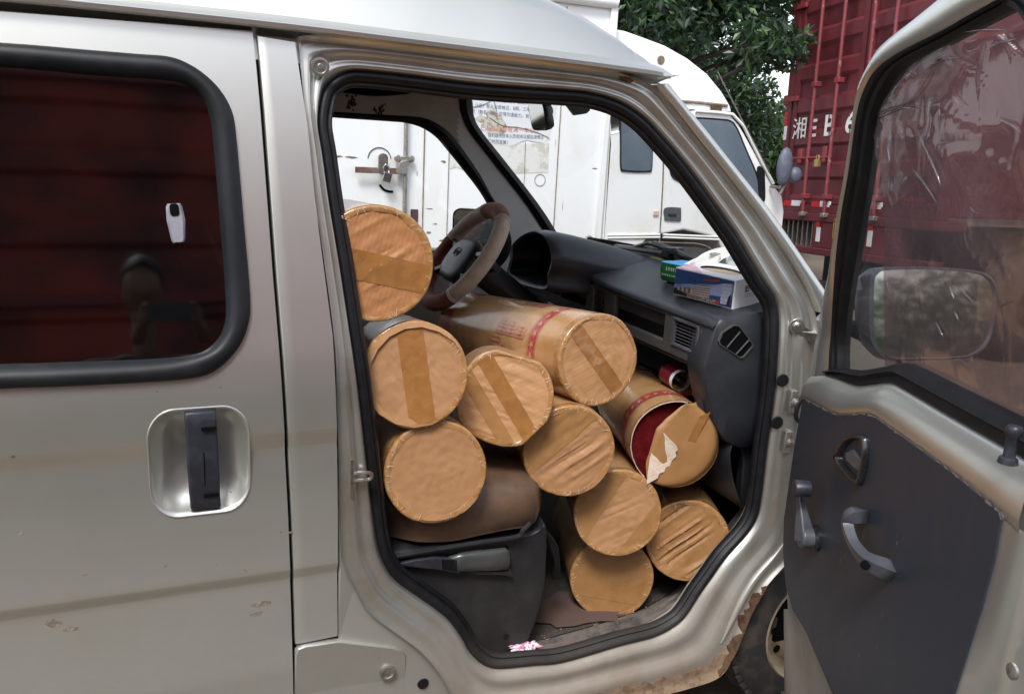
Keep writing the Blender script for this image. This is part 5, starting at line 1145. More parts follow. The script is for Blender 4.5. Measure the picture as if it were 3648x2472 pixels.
roll(9, 2450, 1925, 150, 0.118, (2000, 900), 0.45, CF[3], 'crumpled carton roll with deep pleats, wedged against the rubber door seal', ridge=(R_(-50), .0060, 20), flat=((R_(-35), .90),))
roll(10, 2180, 2060, 150, 0.118, (1700, 800), 0.50, CF[3], 'dull yellow carton roll standing on the dusty cab floor, tape strip low on it', strips=((R_(-9), 0.012, 0.150, 1),))

# ================================================================== SMALL THINGS IN THE CAB
def dtop(x): return interp(x, [1.30, 1.34, 1.44, 1.55, 1.66], [1.206, 1.214, 1.232, 1.252, 1.262]) + 0.002
def obox(name, a, b, c, h, mats, label, cat, parent=None):
    """box from three bottom corners (front-left, front-right, back-right) and a height"""
    a, b, c = Vector(a), Vector(b), Vector(c); d = a + (c - b); return a, b, c, d
ba = on_z(2400, 1045, 1.226); bb = on_z(2612, 1100, 1.226); dirn = (bb - ba).normalized(); perp = Vector((-dirn.y, dirn.x, 0))
if perp.x < 0: perp = -perp
bc = bb + perp * 0.12; bd = ba + perp * 0.12
tb = thing('tissue_box', (ba + bc) / 2, 'white tissue box with a photo of a building on its long side, on the dashboard', 'tissue box')
H = Vector((0, 0, 0.077))
for v in (ba, bb, bc, bd): v.z = 1.224
sl = (bc.x - bb.x); bc.z += 0.016; bd.z += 0.016
cen = (ba + bb + bc + bd) / 4 + H
mb = MB(); mb.add([ba, bb, bc, bd], [(0, 1, 2, 3)]); mb.add([bb, bc, bc + H, bb + H], [(0, 1, 2, 3)]); mb.add([ba, bd, bd + H, ba + H], [(0, 1, 2, 3)]); mb.add([bd, bc, bc + H, bd + H], [(0, 1, 2, 3)]); mb.add([ba, bb, bb + H, ba + H], [(0, 1, 2, 3)])
ov = [cen + (bb - ba) * .33 * math.cos(t) + (bc - bb) * .24 * math.sin(t) * (1 if True else 0) for t in np.linspace(0, 2 * math.pi, 33)[:-1]]
rim = []
for t in np.linspace(0, 2 * math.pi, 33)[:-1]:
    q = max(abs(math.cos(t)), abs(math.sin(t))); rim.append(cen + (bb - ba) * .5 * math.cos(t) / q + (bc - bb) * .5 * math.sin(t) / q)
mb.loft([rim, ov]); mb.build('carton', M['white_card'], tb, smooth=0)
mb = MB(); mb.poly([p - Vector((0, 0, .006)) for p in ov]); mb.build('inner_flap', pmat('kraft', (0.45, 0.34, 0.24), .8), tb, smooth=0)
off = perp * -0.0012
def fpt(u, v, k=1.0): return ba + (bb - ba) * u + H * v + off * k
def fquad(mb, u0, v0, u1, v1, u2, v2, u3, v3, k, mi): mb.add([fpt(u0, v0, k), fpt(u1, v1, k), fpt(u2, v2, k), fpt(u3, v3, k)], [(0, 1, 2, 3)], mi)
pmats = [pmat('print_sky_deep', (0.02, 0.055, 0.17), .35), pmat('print_sky_pale', (0.16, 0.27, 0.45), .35, 0, (0.06, 0.12, 0.30), 30), pmat('print_wall_light', (0.42, 0.42, 0.50), .35, 0, (.25, .27, .38), 120), pmat('print_wall_warm', (0.30, 0.19, 0.12), .35, 0, (.10, .08, .08), 150), pmat('print_dark', (0.012, 0.014, 0.03), .35), pmat('print_red', (0.30, 0.03, 0.05), .35), pmat('print_crowd', (0.45, 0.33, 0.25), .35, 0, (.05, .04, .05), 260, .4, .55), pmat('print_glass', (0.22, 0.30, 0.55), .3)]
mb = MB()
fquad(mb, 0.005, .03, .975, .03, .975, .97, .005, .97, 1, 0); fquad(mb, .01, .25, .97, .45, .97, .85, .01, .40, 1.6, 1)
fquad(mb, .01, .03, .5, .03, .9, .03, .01, .26, 2.0, 4); fquad(mb, .06, .22, .34, .10, .34, .44, .06, .30, 2.2, 3); fquad(mb, .34, .10, .62, .08, .62, .66, .34, .50, 2.2, 3)
for q in range(5): fquad(mb, .30, .16 + q * .075, .62, .20 + q * .085, .62, .235 + q * .085, .30, .185 + q * .075, 2.6, 2)
for q in range(7): fquad(mb, .08 + q * .038, .2, .095 + q * .038, .2, .095 + q * .038, .31 + q * .01, .08 + q * .038, .31 + q * .01, 2.6, 4 if q % 2 else 2)
fquad(mb, .62, .30, .80, .34, .80, .80, .62, .62, 2.3, 7); fquad(mb, .80, .10, .955, .12, .955, .86, .80, .80, 2.3, 2)
for q in range(6): fquad(mb, .62, .36 + q * .05, .80, .41 + q * .065, .80, .43 + q * .065, .62, .375 + q * .05, 2.7, 2)
for q in range(5): fquad(mb, .80, .20 + q * .13, .955, .21 + q * .13, .955, .235 + q * .13, .80, .225 + q * .13, 2.7, 7)
fquad(mb, .50, .76, .76, .83, .76, .90, .50, .82, 2.7, 5); fquad(mb, .25, .05, .78, .05, .78, .18, .25, .14, 2.7, 6); fquad(mb, .70, .06, .79, .06, .79, .22, .76, .18, 3.0, 5); fquad(mb, .90, .08, .955, .08, .955, .5, .92, .4, 3.0, 4)
mb.build('printed_picture', pmats, tb, smooth=0)
mb = MB(); bo = (bc - bb).normalized()
def ept(u, v): return bb + (bc - bb) * u + H * v + dirn * 0.0012
mb.add([ept(.30, .52), ept(.42, .52), ept(.42, .74), ept(.30, .74)], [(0, 1, 2, 3)], 0); mb.add([ept(.335, .57) + dirn * .0008, ept(.385, .57) + dirn * .0008, ept(.385, .64) + dirn * .0008, ept(.335, .64) + dirn * .0008], [(0, 1, 2, 3)], 1)
mb.add([ept(.325, .68) + dirn * .0008, ept(.395, .68) + dirn * .0008, ept(.395, .70) + dirn * .0008, ept(.325, .70) + dirn * .0008], [(0, 1, 2, 3)], 1)
for r_, (v0, u1, h_) in enumerate(((.64, .75, .08), (.56, .72, .04), (.42, .80, .025), (.34, .84, .02))):
    u = .30 if r_ > 1 else .46
    while u < u1: mb.add([ept(u, v0), ept(u + .03, v0), ept(u + .03, v0 + h_), ept(u, v0 + h_)], [(0, 1, 2, 3)], 2); u += .042
mb.build('printed_mark', [pmat('maroon', (0.14, 0.02, 0.03), .4), M['white_card'], pmat('grey_ink', (0.16, 0.16, 0.18), .5)], tb, smooth=0)
# pink corner of the lid print
mb = MB(); mb.add([ba + H + Vector((0, 0, .0008)), ba + H + (bb - ba) * .45 + Vector((0, 0, .0008)), ba + H + (bd - ba) * .55 + Vector((0, 0, .0008))], [(0, 1, 2)]); mb.build('pink_corner_print', pmat('pink_print', (0.72, 0.40, 0.47), .4, 0, (0.80, 0.70, 0.74), 18), tb, smooth=0)
# green tissue pack
ga = on_z(2345, 998, 1.234); gb = on_z(2440, 1020, 1.234); gdir = (gb - ga).normalized(); gp_ = Vector((-gdir.y, gdir.x, 0)); gp_ = gp_ if gp_.x > 0 else -gp_
gt = thing('tissue_pack', ga, 'green soft tissue pack with blue top, a white tissue pulled out', 'tissue pack')
hh = Vector((0, 0, .066)); mb = MB(); Lg = 0.17
P = [ga + gdir * (Lg / 2) + gp_ * .05]
cp = P[0]; loops = []
for z, s in ((0.0, .93), (.006, .99), (.03, 1.02), (.056, 1.0)):
    loops.append([cp + gdir * a * Lg * s + gp_ * b * .10 * s + Vector((0, 0, z + .002)) for a, b in rrect(1, 1, .10, 4)])
mb.loft(loops, cap0=True); gpk = mb.build('wrapper', [pmat('green_wrap', (0.012, 0.13, 0.035), .3, 0, (0.008, .09, .025), 20, bump=.2, bs=40)], gt, smooth=60)
mb = MB(); mb.loft([loops[-1], [cp + (p - cp) * .93 + Vector((0, 0, .006)) for p in loops[-1]], [cp + (p - cp) * .3 + Vector((0, 0, .048)) for p in loops[-1]]], cap1=True); mb.build('blue_top', pmat('blue_wrap', (0.03, 0.28, 0.62), .3, bump=.2, bs=40), gt, smooth=60)
mb = MB()
def glyphs(mb, fn, n, w, h, rnd, mi=0):
    for q in range(n):
        x0 = q * w / n
        for k in range(3):
            y0 = h * (k + .2) / 3; x1 = x0 + w / n * rnd.uniform(0, .2); x2 = x0 + w / n * rnd.uniform(.55, .8)
            mb.add([fn(x1, y0), fn(x2, y0), fn(x2, y0 + h * .12), fn(x1, y0 + h * .12)], [(0, 1, 2, 3)], mi)
        xm = x0 + w / n * rnd.uniform(.2, .55); mb.add([fn(xm, 0), fn(xm + w / n * .14, 0), fn(xm + w / n * .14, h), fn(xm, h)], [(0, 1, 2, 3)], mi)
rg = random.Random(3)
glyphs(mb, lambda x, y: ga + gdir * (.030 + x) - gp_ * .0022 + Vector((0, 0, .036 + y)), 5, .05, .011, rg)
glyphs(mb, lambda x, y: ga + gdir * (.014 + x) - gp_ * .0022 + Vector((0, 0, .019 + y)), 9, .07, .006, rg)
mb.build('pack_lettering', pmat('pale_ink', (0.62, 0.66, 0.6), .4), gt, smooth=0)
mb = MB(); tcn = on_z(2470, 915, 1.32)
tcn = cp + Vector((0, 0, .062)) + gdir * 0.02
def leafy(base, d1, d2, h, seed):
    loops = []
    for i in range(9):
        s = i / 8; row = []
        for j in range(11):
            t = j / 10 - .5; wv = .012 * math.sin(t * 11 + s * 4 + seed); row.append(base + d1 * (t * .10 * (1 - .45 * s) + .045 * s) + d2 * (.03 * math.sin(s * 2.2 + seed) + wv * (0.4 + s)) + Vector((0, 0, h * s * (1 - .35 * s) + .008 * math.sin(t * 7 + seed))))
        loops.append(row)
    mb.loft(loops, closed=False)
leafy(tcn, gdir, gp_, .055, 0.4); leafy(tcn + gdir * .02 + gp_ * .01, (gdir + gp_ * .6).normalized(), -gp_, .085, 2.0)
o = mb.build('tissue', M['tissue'], gt, smooth=70)
# bottle on the open shelf
bt = thing('drink_bottle', on_y(2440, 1400, .30), 'clear plastic drink bottle with red label and red cap, lying on the dash shelf', 'bottle')
b0 = on_y(2375, 1325, 0.40); b1 = on_y(2490, 1400, 0.22); ax = b1 - b0; ln = ax.length
mb = MB(); mb.lathe([(0.0, 0), (.030, .004), (.030, .02), (.030, ln * .62), (.026, ln * .75), (.014, ln * .92), (.013, ln)], b0, ax, 24); mb.build('bottle_body', glass('bottle_plastic', (.6, .62, .62), .05, 1.45, .2, 30), bt, smooth=60)
mb = MB(); mb.lathe([(.0304, ln * .05), (.0304, ln * .38)], b0, ax, 24); mb.build('bottle_label', pmat('red_label', (.17, .012, .018), .4), bt); mb = MB(); mb.lathe([(.0306, ln * .38), (.0306, ln * .46)], b0, ax, 24); mb.build('label_band', M['white_card'], bt)
mb = MB(); mb.lathe([(.0, ln * 1.1), (.0175, ln * 1.095), (.0185, ln * 1.0), (.0175, ln * .965), (0, ln * .96)], b0, ax, 24); mb.build('bottle_cap', pmat('red_cap', (.35, .015, .02), .35), bt, smooth=40)
# candy wrapper on the sill
wc_ = on_z(1865, 2318, 0.372); wp = thing('wrapper_scrap', wc_, 'crumpled pink and white wrapper scrap lying on the door sill', 'wrapper')
mb = MB(); loops = []
for i in range(9):
    row = []
    for j in range(13):
        a, b = i / 8 - .5, j / 12 - .5; e = 1 - .35 * noise.noise(Vector((a * 9, b * 9, 3)))
        row.append(wc_ + Vector((b * .075 * e, a * .032 * e, .012 + .012 * noise.noise(Vector((a * 8, b * 8, 1))) + .02 * max(0, .25 - a * a))))
    loops.append(row)
mb.loft(loops, closed=False)
for q in range(len(mb.f)): mb.m[q] = 0 if noise.noise(Vector((q * .31, q // 12 * .6, 0))) > 0.02 else 1
mb.build('crumpled_foil', [pmat('pink_wrap', (.55, .12, .30), .3, 0, (.75, .65, .68), 60), pmat('white_wrap', (.75, .73, .74), .3, 0, (.3, .05, .15), 90, .55, .6)], wp, smooth=30)
# ================================================================== GROUND
mb = MB(); n = 60
xs = np.concatenate([np.linspace(-150, -12, 10), np.linspace(-10, 22, 50), np.linspace(25, 200, 10)]); ys = np.concatenate([np.linspace(-120, -12, 8), np.linspace(-10, 22, 50), np.linspace(25, 250, 10)])
loops = [[Vector((x, y, (0.02 * noise.noise(Vector((x * .6, y * .6, 0))) - .03) if (abs(x) < 20 and abs(y) < 20) else -.03)) for x in xs] for y in ys]
mb.loft(loops, closed=False)
gm = pmat('dirt_ground', (0.15, 0.115, 0.08), 0.95, 0, (0.09, 0.07, 0.05), 1.6, .35, .65, bump=.9, bs=14, detail=10)
gr = mb.build('ground', gm, None, smooth=70); gr['kind'] = 'structure'

# grit and crumbs on the cab floor and step
mb = MB(); rg2 = random.Random(9)
for _ in range(170):
    t = rg2.random(); a_ = up_[int(t * (len(up_) - 1))].lerp(lo_[int(t * (len(lo_) - 1))], rg2.uniform(-.25, .8)); s_ = rg2.uniform(.0008, .0035)
    mb.box(a_ + Vector((rg2.uniform(-.01, .01), 0, .004)), (s_ * 1.6, s_, s_ * .7), Matrix.Rotation(rg2.random() * 6, 3, 'Z'))
stuff(mb.build('floor_grit', pmat('grit', (.24, .19, .14), .9, 0, (.08, .06, .05), 200), van))
# ================================================================== WHITE BOX TRUCK
TY = 4.4
def T(px, py, off=0.0): return on_y(px, py, TY + off)
TW = 2.0
wt = thing('white_box_truck', (2.5, TY + TW / 2, 0), 'dirty white box truck with a torn recruitment notice, parked beyond the van', 'truck')
M['twhite'] = pmat('truck_white', (0.84, 0.85, 0.86), 0.42, 0, (0.74, 0.72, 0.67), 2.2, .55, .8, bump=.04, bs=40, coat=.1, dust=(0.5, 1.3, (.45, .38, .28), .4), stretch=(1, 1, .5))
M['cwhite'] = pmat('cab_white', (0.82, 0.83, 0.83), 0.35, 0, (0.74, 0.72, 0.67), 3.0, .5, .75, coat=.3, dust=(0.6, 1.3, (.40, .34, .26), .3))
M['grime'] = pmat('grime', (0.16, 0.12, 0.09), .9, 0, (0.30, .24, .18), 30)
XB0, XB1 = -1.2, T(2143, 700).x; ZT = T(2180, 12).z; ZBx = 0.80
mb = MB(); mb.box(((XB0 + XB1) / 2, TY + TW / 2 + .03, (ZT + ZBx) / 2), (XB1 - XB0, TW, ZT - ZBx)); bxw = mb.build('cargo_box', M['twhite'], wt, bevel=.03)
# corner posts and roof rail
mb = MB(); mb.tube([Vector((XB0, TY + .01, ZT + .01)), Vector((XB1 + .01, TY + .01, ZT + .01))], .05, 10); mb.build('roof_rail', M['twhite'], bxw, smooth=50)
mb = MB(); mb.box((XB1 + .0, TY + .025, (ZT + ZBx) / 2), (.06, .06, ZT - ZBx - .04)); mb.build('corner_post', M['twhite'], bxw, bevel=.012)
xr = XB1 + .03
# seams
def vline(px, name='panel_seam', w=.006, m=None, z0=ZBx + .02, z1=ZT - .06, off=-.004):
    mb = MB(); x = T(px, 600).x; mb.box((x, TY + .03 + off, (z0 + z1) / 2), (w, .01, z1 - z0)); return mb.build(name, m or M['grime'], bxw)
vline(1513); vline(1602, w=.004, m=M['zinc']); vline(1990, w=.004)
# side door: frame gap, locking rod, bar, hasp, padlock
mb = MB(); x = T(1443, 560).x; mb.tube([Vector((x, TY - .012, ZBx + .05)), Vector((x, TY - .012, ZT - .1))], .016, 10); mb.build('lock_rod', M['zinc'], bxw)
p = T(1440, 566); mb = MB()
for s in (-1, 1): mb.lathe([(.026, 0), (.026, .016), (.0, .018)], Vector((p.x + s * .05, TY + .0, p.z)), (0, -1, 0), 14)
mb.box((p.x, TY - .012, p.z), (.08, .045, .036)); mb.build('rod_guide', M['zinc'], bxw, bevel=.004)
a = T(1262, 605); b = T(1432, 610); mb = MB(); mb.box(((a.x + b.x) / 2, TY - .03, (a.z + b.z) / 2), (b.x - a.x, .012, .042)); mb.build('lock_bar', pmat('rusty_bar', (.14, .07, .05), .7, .3, (.24, .20, .18), 12), bxw, bevel=.003)
p = T(1422, 605); mb = MB(); mb.prism([Vector((p.x + dx, TY - .045, p.z + dz)) for dx, dz in ((-.03, .0), (.0, .06), (.05, .07), (.05, -.03), (-.03, -.03))], (0, .04, 0)); mb.build('bar_bracket', M['zinc'], bxw, bevel=.003)
p = T(1362, 585); mb = MB(); mb.prism([Vector((p.x + dx, TY - .04, p.z + dz)) for dx, dz in rrect(.065, .15, .03, 5)], (0, .03, 0)); mb.build('hasp', pmat('hasp_grey', (.10, .09, .085), .6, .4, (.2, .15, .12), 40), bxw, bevel=.003)
p = T(1372, 625); mb = MB(); rot = Matrix.Rotation(R_(14), 3, 'Y'); mb.box(Vector((p.x, TY - .055, p.z - .012)), (.06, .03, .065), rot); mb.tube([Vector((p.x - .02, TY - .055, p.z + .015)), Vector((p.x - .028, TY - .055, p.z + .06)), Vector((p.x - .01, TY - .055, p.z + .08)), Vector((p.x + .012, TY - .055, p.z + .06)), Vector((p.x + .015, TY - .055, p.z + .02))], .006, 8); mb.build('padlock', M['chrome'], bxw, bevel=.004)
p = T(1355, 570); mb = MB(); mb.tube([Vector((p.x + .085 * math.cos(t), TY + .026, p.z + .085 * math.sin(t))) for t in np.linspace(.1, 3.05, 16)], .003, 5); p2 = T(1395, 672)
mb.tube([Vector((p2.x + .09 * math.cos(t), TY + .026, p2.z + .06 + .085 * math.sin(t))) for t in np.linspace(3.6, 4.9, 10)], .009, 5); mb.build('scrape_mark', M['black'], bxw)
p = T(1479, 770); mb = MB(); mb.box((p.x, TY + .025, p.z), (.055, .02, .095)); mb.build('hinge_plate', pmat('rusty_hinge', (.10, .05, .045), .7, .2, (.03, .025, .025), 30), bxw, bevel=.004)
mb = MB()
for px, py, w_, h_ in ((1190, 558, .14, .012), (1255, 562, .10, .010), (1585, 577, .05, .012), (1573, 484, .1, .006), (2125, 602, .06, .006), (2170, 605, .02, .006), (1535, 745, .07, .005), (1555, 800, .05, .006), (1700, 840, .04, .005), (2010, 740, .006, .05), (1985, 510, .004, .06), (1490, 620, .006, .03), (1530, 830, .05, .01), (1580, 860, .06, .012)):
    c = T(px, py); k = 9; mb.poly([Vector((c.x + w_ * .5 * math.cos(t) * random.uniform(.5, 1.1), TY + .0285, c.z + h_ * math.sin(t) * random.uniform(.4, 1.2))) for t in np.linspace(0, 5.6, k)])
mb.build('scratch', M['grime'], bxw, smooth=0)
# torn notice with lettering
mb = MB(); pp = [(1560, 300), (1965, 318), (1955, 500), (1930, 508), (1880, 502), (1820, 520), (1760, 512), (1745, 540), (1700, 512), (1640, 480), (1580, 450)]
Pp = spl([Vector((T(*p).x, T(*p).z)) for p in pp], 3, True); mb.prism([Vector((q.x + .006 * noise.noise(Vector((q.x * 30, q.y * 30, 0))), TY + .0255, q.y + .01 * noise.noise(Vector((q.x * 30, q.y * 30, 4))))) for q in Pp], (0, .0025, 0))
nt_ = mb.build('torn_notice', pmat('notice_paper', (.70, .72, .76), .6, 0, (.74, .74, .74), 8), wt, smooth=0)
mb = MB()
for q in ((1745, 500, 1955, 618), (1606, 520, 1655, 604)):
    a, b = T(q[0], q[1]), T(q[2], q[3]); nx_ = 40; 
    P = [(a.x, a.z), (b.x, a.z), (b.x, b.z), (a.x, b.z)]
    mb.prism([Vector((x + .01 * random.uniform(-1, 1), TY + .0272, z + .012 * random.uniform(-1, 1))) for x, z in ((a.x, a.z), ((a.x + b.x) / 2, a.z - .02), (b.x, a.z), (b.x, (a.z + b.z) / 2), (b.x, b.z), ((a.x + b.x) / 2, b.z), (a.x, b.z))], (0, .0015, 0))
mb.build('paste_residue', pmat('paste', (.56, .54, .49), .8, 0, (.72, .71, .69), 9, .42, .5), nt_, smooth=0)
mb = MB(); c = T(1765, 445); mb.poly([Vector((c.x + .10 * math.cos(t) * random.uniform(.5, 1.1), TY + .0245, c.z + .11 * math.sin(t) * random.uniform(.6, 1.1))) for t in np.linspace(0, 6, 16)]); c = T(1722, 425); mb.poly([Vector((c.x + .07 * math.cos(t) * random.uniform(.3, 1.1), TY + .0246, c.z + .04 * math.sin(t) * random.uniform(.3, 1.1))) for t in np.linspace(0, 6, 14)]); mb.build('torn_hole', pmat('bare_patch', (.55, .52, .46), .8, 0, (.30, .24, .18), 25, .5, .6), nt_, smooth=0)
mb = MB()
def tline(s, p0, p1, h, mi):
    a, b = T(*p0), T(*p1); w_ = b.x - a.x; sz = (T(p0[0], p0[1] - h) - a).z
    def fn(x, y): return Vector((a.x + x, TY + .0238, a.z + (b.z - a.z) * x / w_ + y))
    text_on(mb, s, fn, width=w_, height=sz, mi=mi)
tline('（1名）有一定的专业知识，25周岁以上', (1688, 356), (1912, 378), 16, 0)
tline('司机（5名）有从业资格证，B照，三年驾', (1660, 380), (1905, 400), 16, 0)
tline('业务员（数名）有一定得沟通能力，男女', (1655, 402), (1902, 424), 16, 0)
tline('以上人员必须做满一年以上', (1690, 465), (1928, 477), 20, 1)
tline('我们请带好本人的相关证据及激情加', (1742, 490), (1940, 497), 15, 2)
tline('们共同发展！', (1742, 510), (1812, 516), 15, 2)
mb.build('notice_lettering', [pmat('ink_navy', (.10, .14, .24), .6), pmat('ink_orange', (.62, .20, .12), .6), pmat('ink_grey', (.12, .15, .22), .6)], nt_, smooth=0)
mb = MB(); p = T(1929, 643); mb.tube([Vector((p.x + .045 * math.cos(t), TY + .027, p.z + .045 * math.sin(t))) for t in np.linspace(0, 6.28, 25)[:-1]], .002, 5, closed=True)
for P_ in (((1773, 335), (1740, 365), (1700, 380), (1675, 382)), ((1745, 420), (1790, 448), (1850, 455), (1920, 475), (1960, 495)), ((1872, 505), (1870, 560), (1868, 640), (1862, 670)), ((1760, 360), (1770, 400), (1768, 420))):
    mb.tube(spl([T(*q, .0215) for q in P_], 5), .0022, 5)
mb.build('paper_crack', M['grime'], nt_)
# ---- cab
XC0 = T(2160, 700).x; XC1 = T(2790, 760).x
cw0 = TY + .02
cabp = [(XC0, .70), (XC0, 1.86), (XC0 + .02, T(2165, 470).z), (T(2480, 400).x, T(2480, 395).z), (T(2600, 400).x, T(2600, 400).z), (T(2640, 430).x, T(2650, 445).z), (T(2700, 600).x + .06, T(2710, 590).z), (T(2752, 660).x + .02, T(2752, 660).z), (XC1 - .01, T(2770, 700).z), (XC1 + .03, 1.15), (XC1 + .04, .85), (XC1 - .02, .60), (4.62, .58), (4.58, .72), (4.45, .92), (4.1, .98), (3.75, .92), (3.62, .72), (3.58, .62), (XC0, .62)]
def cab_loop(yy, s=0.0, dx=0.0): return [Vector((x + dx, yy, z)) for x, z in cabp]
mb = MB(); mb.prism(cab_loop(cw0), (0, TW - .04, 0)); cab = mb.build('cab', M['cwhite'], wt, smooth=30, bevel=.03, seg=3)
mb = MB(); mb.box((XB1 + (XC0 - XB1) / 2, TY + TW / 2, 1.3), (XC0 - XB1 + .02, TW - .2, 1.2)); mb.build('cab_gap', pmat('gap_grey', (.35, .33, .28), .8), wt)
CY = cw0 - .002
def CP(px, py, off=0.0): return on_y(px, py, CY + off)
def win(name, pxs, m, off, th, bev=.0):
    mb = MB(); Q = spl([CP(*p) for p in pxs], 4, True); zc = sum(q.z for q in Q) / len(Q); lv_ = 0.0
    mb.prism([q + Vector((0, off - (.03 if lv_ else 0) + lv_ * (q.z - zc), 0)) for q in Q], (0, th, 0)); return mb.build(name, m, cab, smooth=0)
M['cabglass'] = pmat('cab_glass', (.10, .13, .17), .06, 0, (.13, .16, .20), 2, coat=1.0, spec=.8)
w1 = [(2213, 412), (2300, 416), (2318, 430), (2320, 520), (2318, 595), (2304, 608), (2228, 606), (2213, 594), (2212, 520), (2211, 430)]
def scale_px(P, s):
    cx = sum(p[0] for p in P) / len(P); cy = sum(p[1] for p in P) / len(P); return [(cx + (p[0] - cx) * s, cy + (p[1] - cy) * s) for p in P]
win('quarter_window_rubber', scale_px(w1, 1.07), M['moulding'], -.008, .02); win('quarter_window', w1, M['cabglass'], -.011, .02)
w2 = [(2480, 425), (2560, 430), (2602, 438), (2625, 470), (2650, 530), (2685, 610), (2698, 660), (2695, 700), (2600, 690), (2500, 668), (2420, 640), (2395, 610), (2392, 520), (2395, 440), (2420, 424)]
win('door_window_rubber', scale_px(w2, 1.06), M['rubber'], -.008, .02); win('door_window', w2, M['cabglass'], -.011, .02)
win('front_quarter_panel', [(2697, 598), (2718, 605), (2722, 640), (2722, 715), (2700, 695)], M['rubber'], -.013, .02)
# lower dark reflection line of the far side seen in the windows is real: a dark seat block behind glass is omitted
mb = MB()
for P_ in (((2362, 470), (2363, 600), (2358, 720), (2350, 850), (2352, 862), (2420, 866), (2480, 868), (2530, 885), (2560, 930), (2562, 980)),):
    mb.tube(spl([CP(*q, -.001) for q in P_], 6), .006, 6)
mb.build('door_seam', M['grime'], cab)
for z_ in (836, 846):
    mb = MB(); mb.tube([CP(2165, z_ + 2, -.004), CP(2350, z_, -.004)], .010, 6); mb.tube([CP(2362, z_, -.004), CP(2560, z_ + 8, -.004)], .010, 6); mb.build('body_crease', M['cwhite'], cab, smooth=60)
hh_ = [(2368, 742), (2420, 740), (2424, 745), (2424, 783), (2418, 788), (2372, 786), (2367, 780)]
win('door_handle_recess', hh_, M['grey_plastic'], -.010, .015); mb = MB(); p = CP(2392, 765); mb.box(p + Vector((0, -.014, 0)), (.08, .012, .02)); mb.build('door_handle', M['plastic'], cab, bevel=.004)
mb = MB(); p = CP(2336, 760); mb.box(p + Vector((0, -.006, 0)), (.052, .014, .042)); mb.build('side_marker', pmat('marker_pink', (.62, .42, .36), .3), cab, bevel=.004)
p = CP(2700, 800); 
# dark wheel-arch trim behind the dashboard line
win('arch_trim', [(2150, 880), (2250, 875), (2450, 880), (2510, 890), (2545, 930), (2560, 1000), (2150, 1000)], M['dash_trim'], -.012, .02)
mb = MB(); f = lambda x, y: CP(2592, 930, -.003) + Vector((x, 0, y)); text_on(mb, '流', f, width=.07, height=.10); mb.build('blue_lettering', pmat('blue_ink', (.05, .36, .55), .5), cab, smooth=0)
# roof deflector
dp = [(2178, 108), (2225, 112), (2290, 135), (2370, 165), (2450, 210), (2520, 265), (2570, 325), (2600, 375), (2608, 402), (2540, 396), (2440, 388), (2330, 375), (2230, 360), (2178, 350)]
mb = MB(); Q = [CP(*p, .06) for p in dp]; inn_ = [q + Vector((-.02, .16, .03 if k < 7 else 0)) for k, q in enumerate(Q)]
mb.loft([[q + Vector((0, .0, 0)) for q in Q], inn_, [q + Vector((0, TW - .52, 0)) for q in inn_], [q + Vector((.02, TW - .36, -.03 if k < 7 else 0)) for k, q in enumerate(inn_)]], True, 0, True, True); de_ = mb.build('roof_deflector', M['twhite'], wt, smooth=40, bevel=.012)
mb = MB(); mb.tube([CP(2430, 362, .055), CP(2500, 368, .055), CP(2590, 378, .055)], .014, 6); mb.build('deflector_grime', M['grime'], de_)
p = CP(2552, 385, .04); mb = MB(); mb.box(p, (.10, .03, .06)); mb.build('deflector_bracket', M['rust'], de_, bevel=.006)
p = CP(2355, 215, .055); mb = MB(); mb.poly([p + Vector((.035 * math.cos(t), 0, .035 * math.sin(t))) for t in np.linspace(0, 6, 12)]); mb.build('stain', M['grime'], de_, smooth=0)
mb = MB(); mb.tube([CP(2478, 396, -.01), CP(2560, 402, -.01), CP(2610, 408, -.01), CP(2650, 450, -.01), CP(2720, 590, -.01), CP(2755, 655, -.01)], .014, 8); mb.build('cab_drip_rail', M['cwhite'], cab, smooth=60)
mb = MB(); mb.tube([CP(2557, 256, -.02), CP(2665, 470, -.02), CP(2740, 615, -.02)], [.004, .006, .008], 6); mb.build('antenna', M['zinc'], cab)
# truck mirror
mbm = thing  # noqa
def ell(mb, c, r, n=14, m_=10):
    loops = [[c + Vector((r[0] * math.sin(b) * math.cos(a), r[1] * math.sin(b) * math.sin(a), r[2] * math.cos(b))) for a in np.linspace(0, 2 * math.pi, n + 1)[:-1]] for b in np.linspace(.02, math.pi - .02, m_)]
    mb.loft(loops, True, 0, True, True)
p = on_y(2795, 595, TY - .15); mb = MB(); ell(mb, p, (.075, .05, .165)); p2 = on_y(2832, 625, TY - .10); ell(mb, p2, (.065, .05, .072)); mm = mb.build('wing_mirror', pmat('mirror_grey', (.085, .095, .13), .5, 0, (.12, .13, .16), 20), wt, smooth=70)
mb = MB(); mb.tube([on_y(2745, 665, TY), on_y(2780, 668, TY - .12), on_y(2795, 640, TY - .14)], .014, 8); mb.tube([on_y(2780, 690, TY - .12), on_y(2806, 640, TY - .14)], .012, 8); mb.build('mirror_arm', M['zinc'], wt)
# wheels, chassis
def twheel(c, r, w_, parent):
    mb = MB(); mb.lathe([(r * .55, 0), (r * .62, -.01), (r * .9, 0), (r, .04), (r, w_ - .04), (r * .9, w_), (r * .5, w_)], c, (0, 1, 0), 40); t = mb.build('wheel', M['tyre'], parent, smooth=50); mb = MB(); mb.lathe([(r * .57, .0), (r * .5, .03), (r * .3, .05), (r * .25, .0), (0, .0)], c, (0, 1, 0), 32); mb.build('rim', M['rim'], t)
for x in (4.08, 0.2):
    for y in (TY + .08, TY + TW - .3): twheel((x, y, .40), .40, .22, wt)
mb = MB(); mb.box((1.4, TY + TW / 2, .68), (5.6, .9, .2)); mb.build('chassis', M['black'], wt)

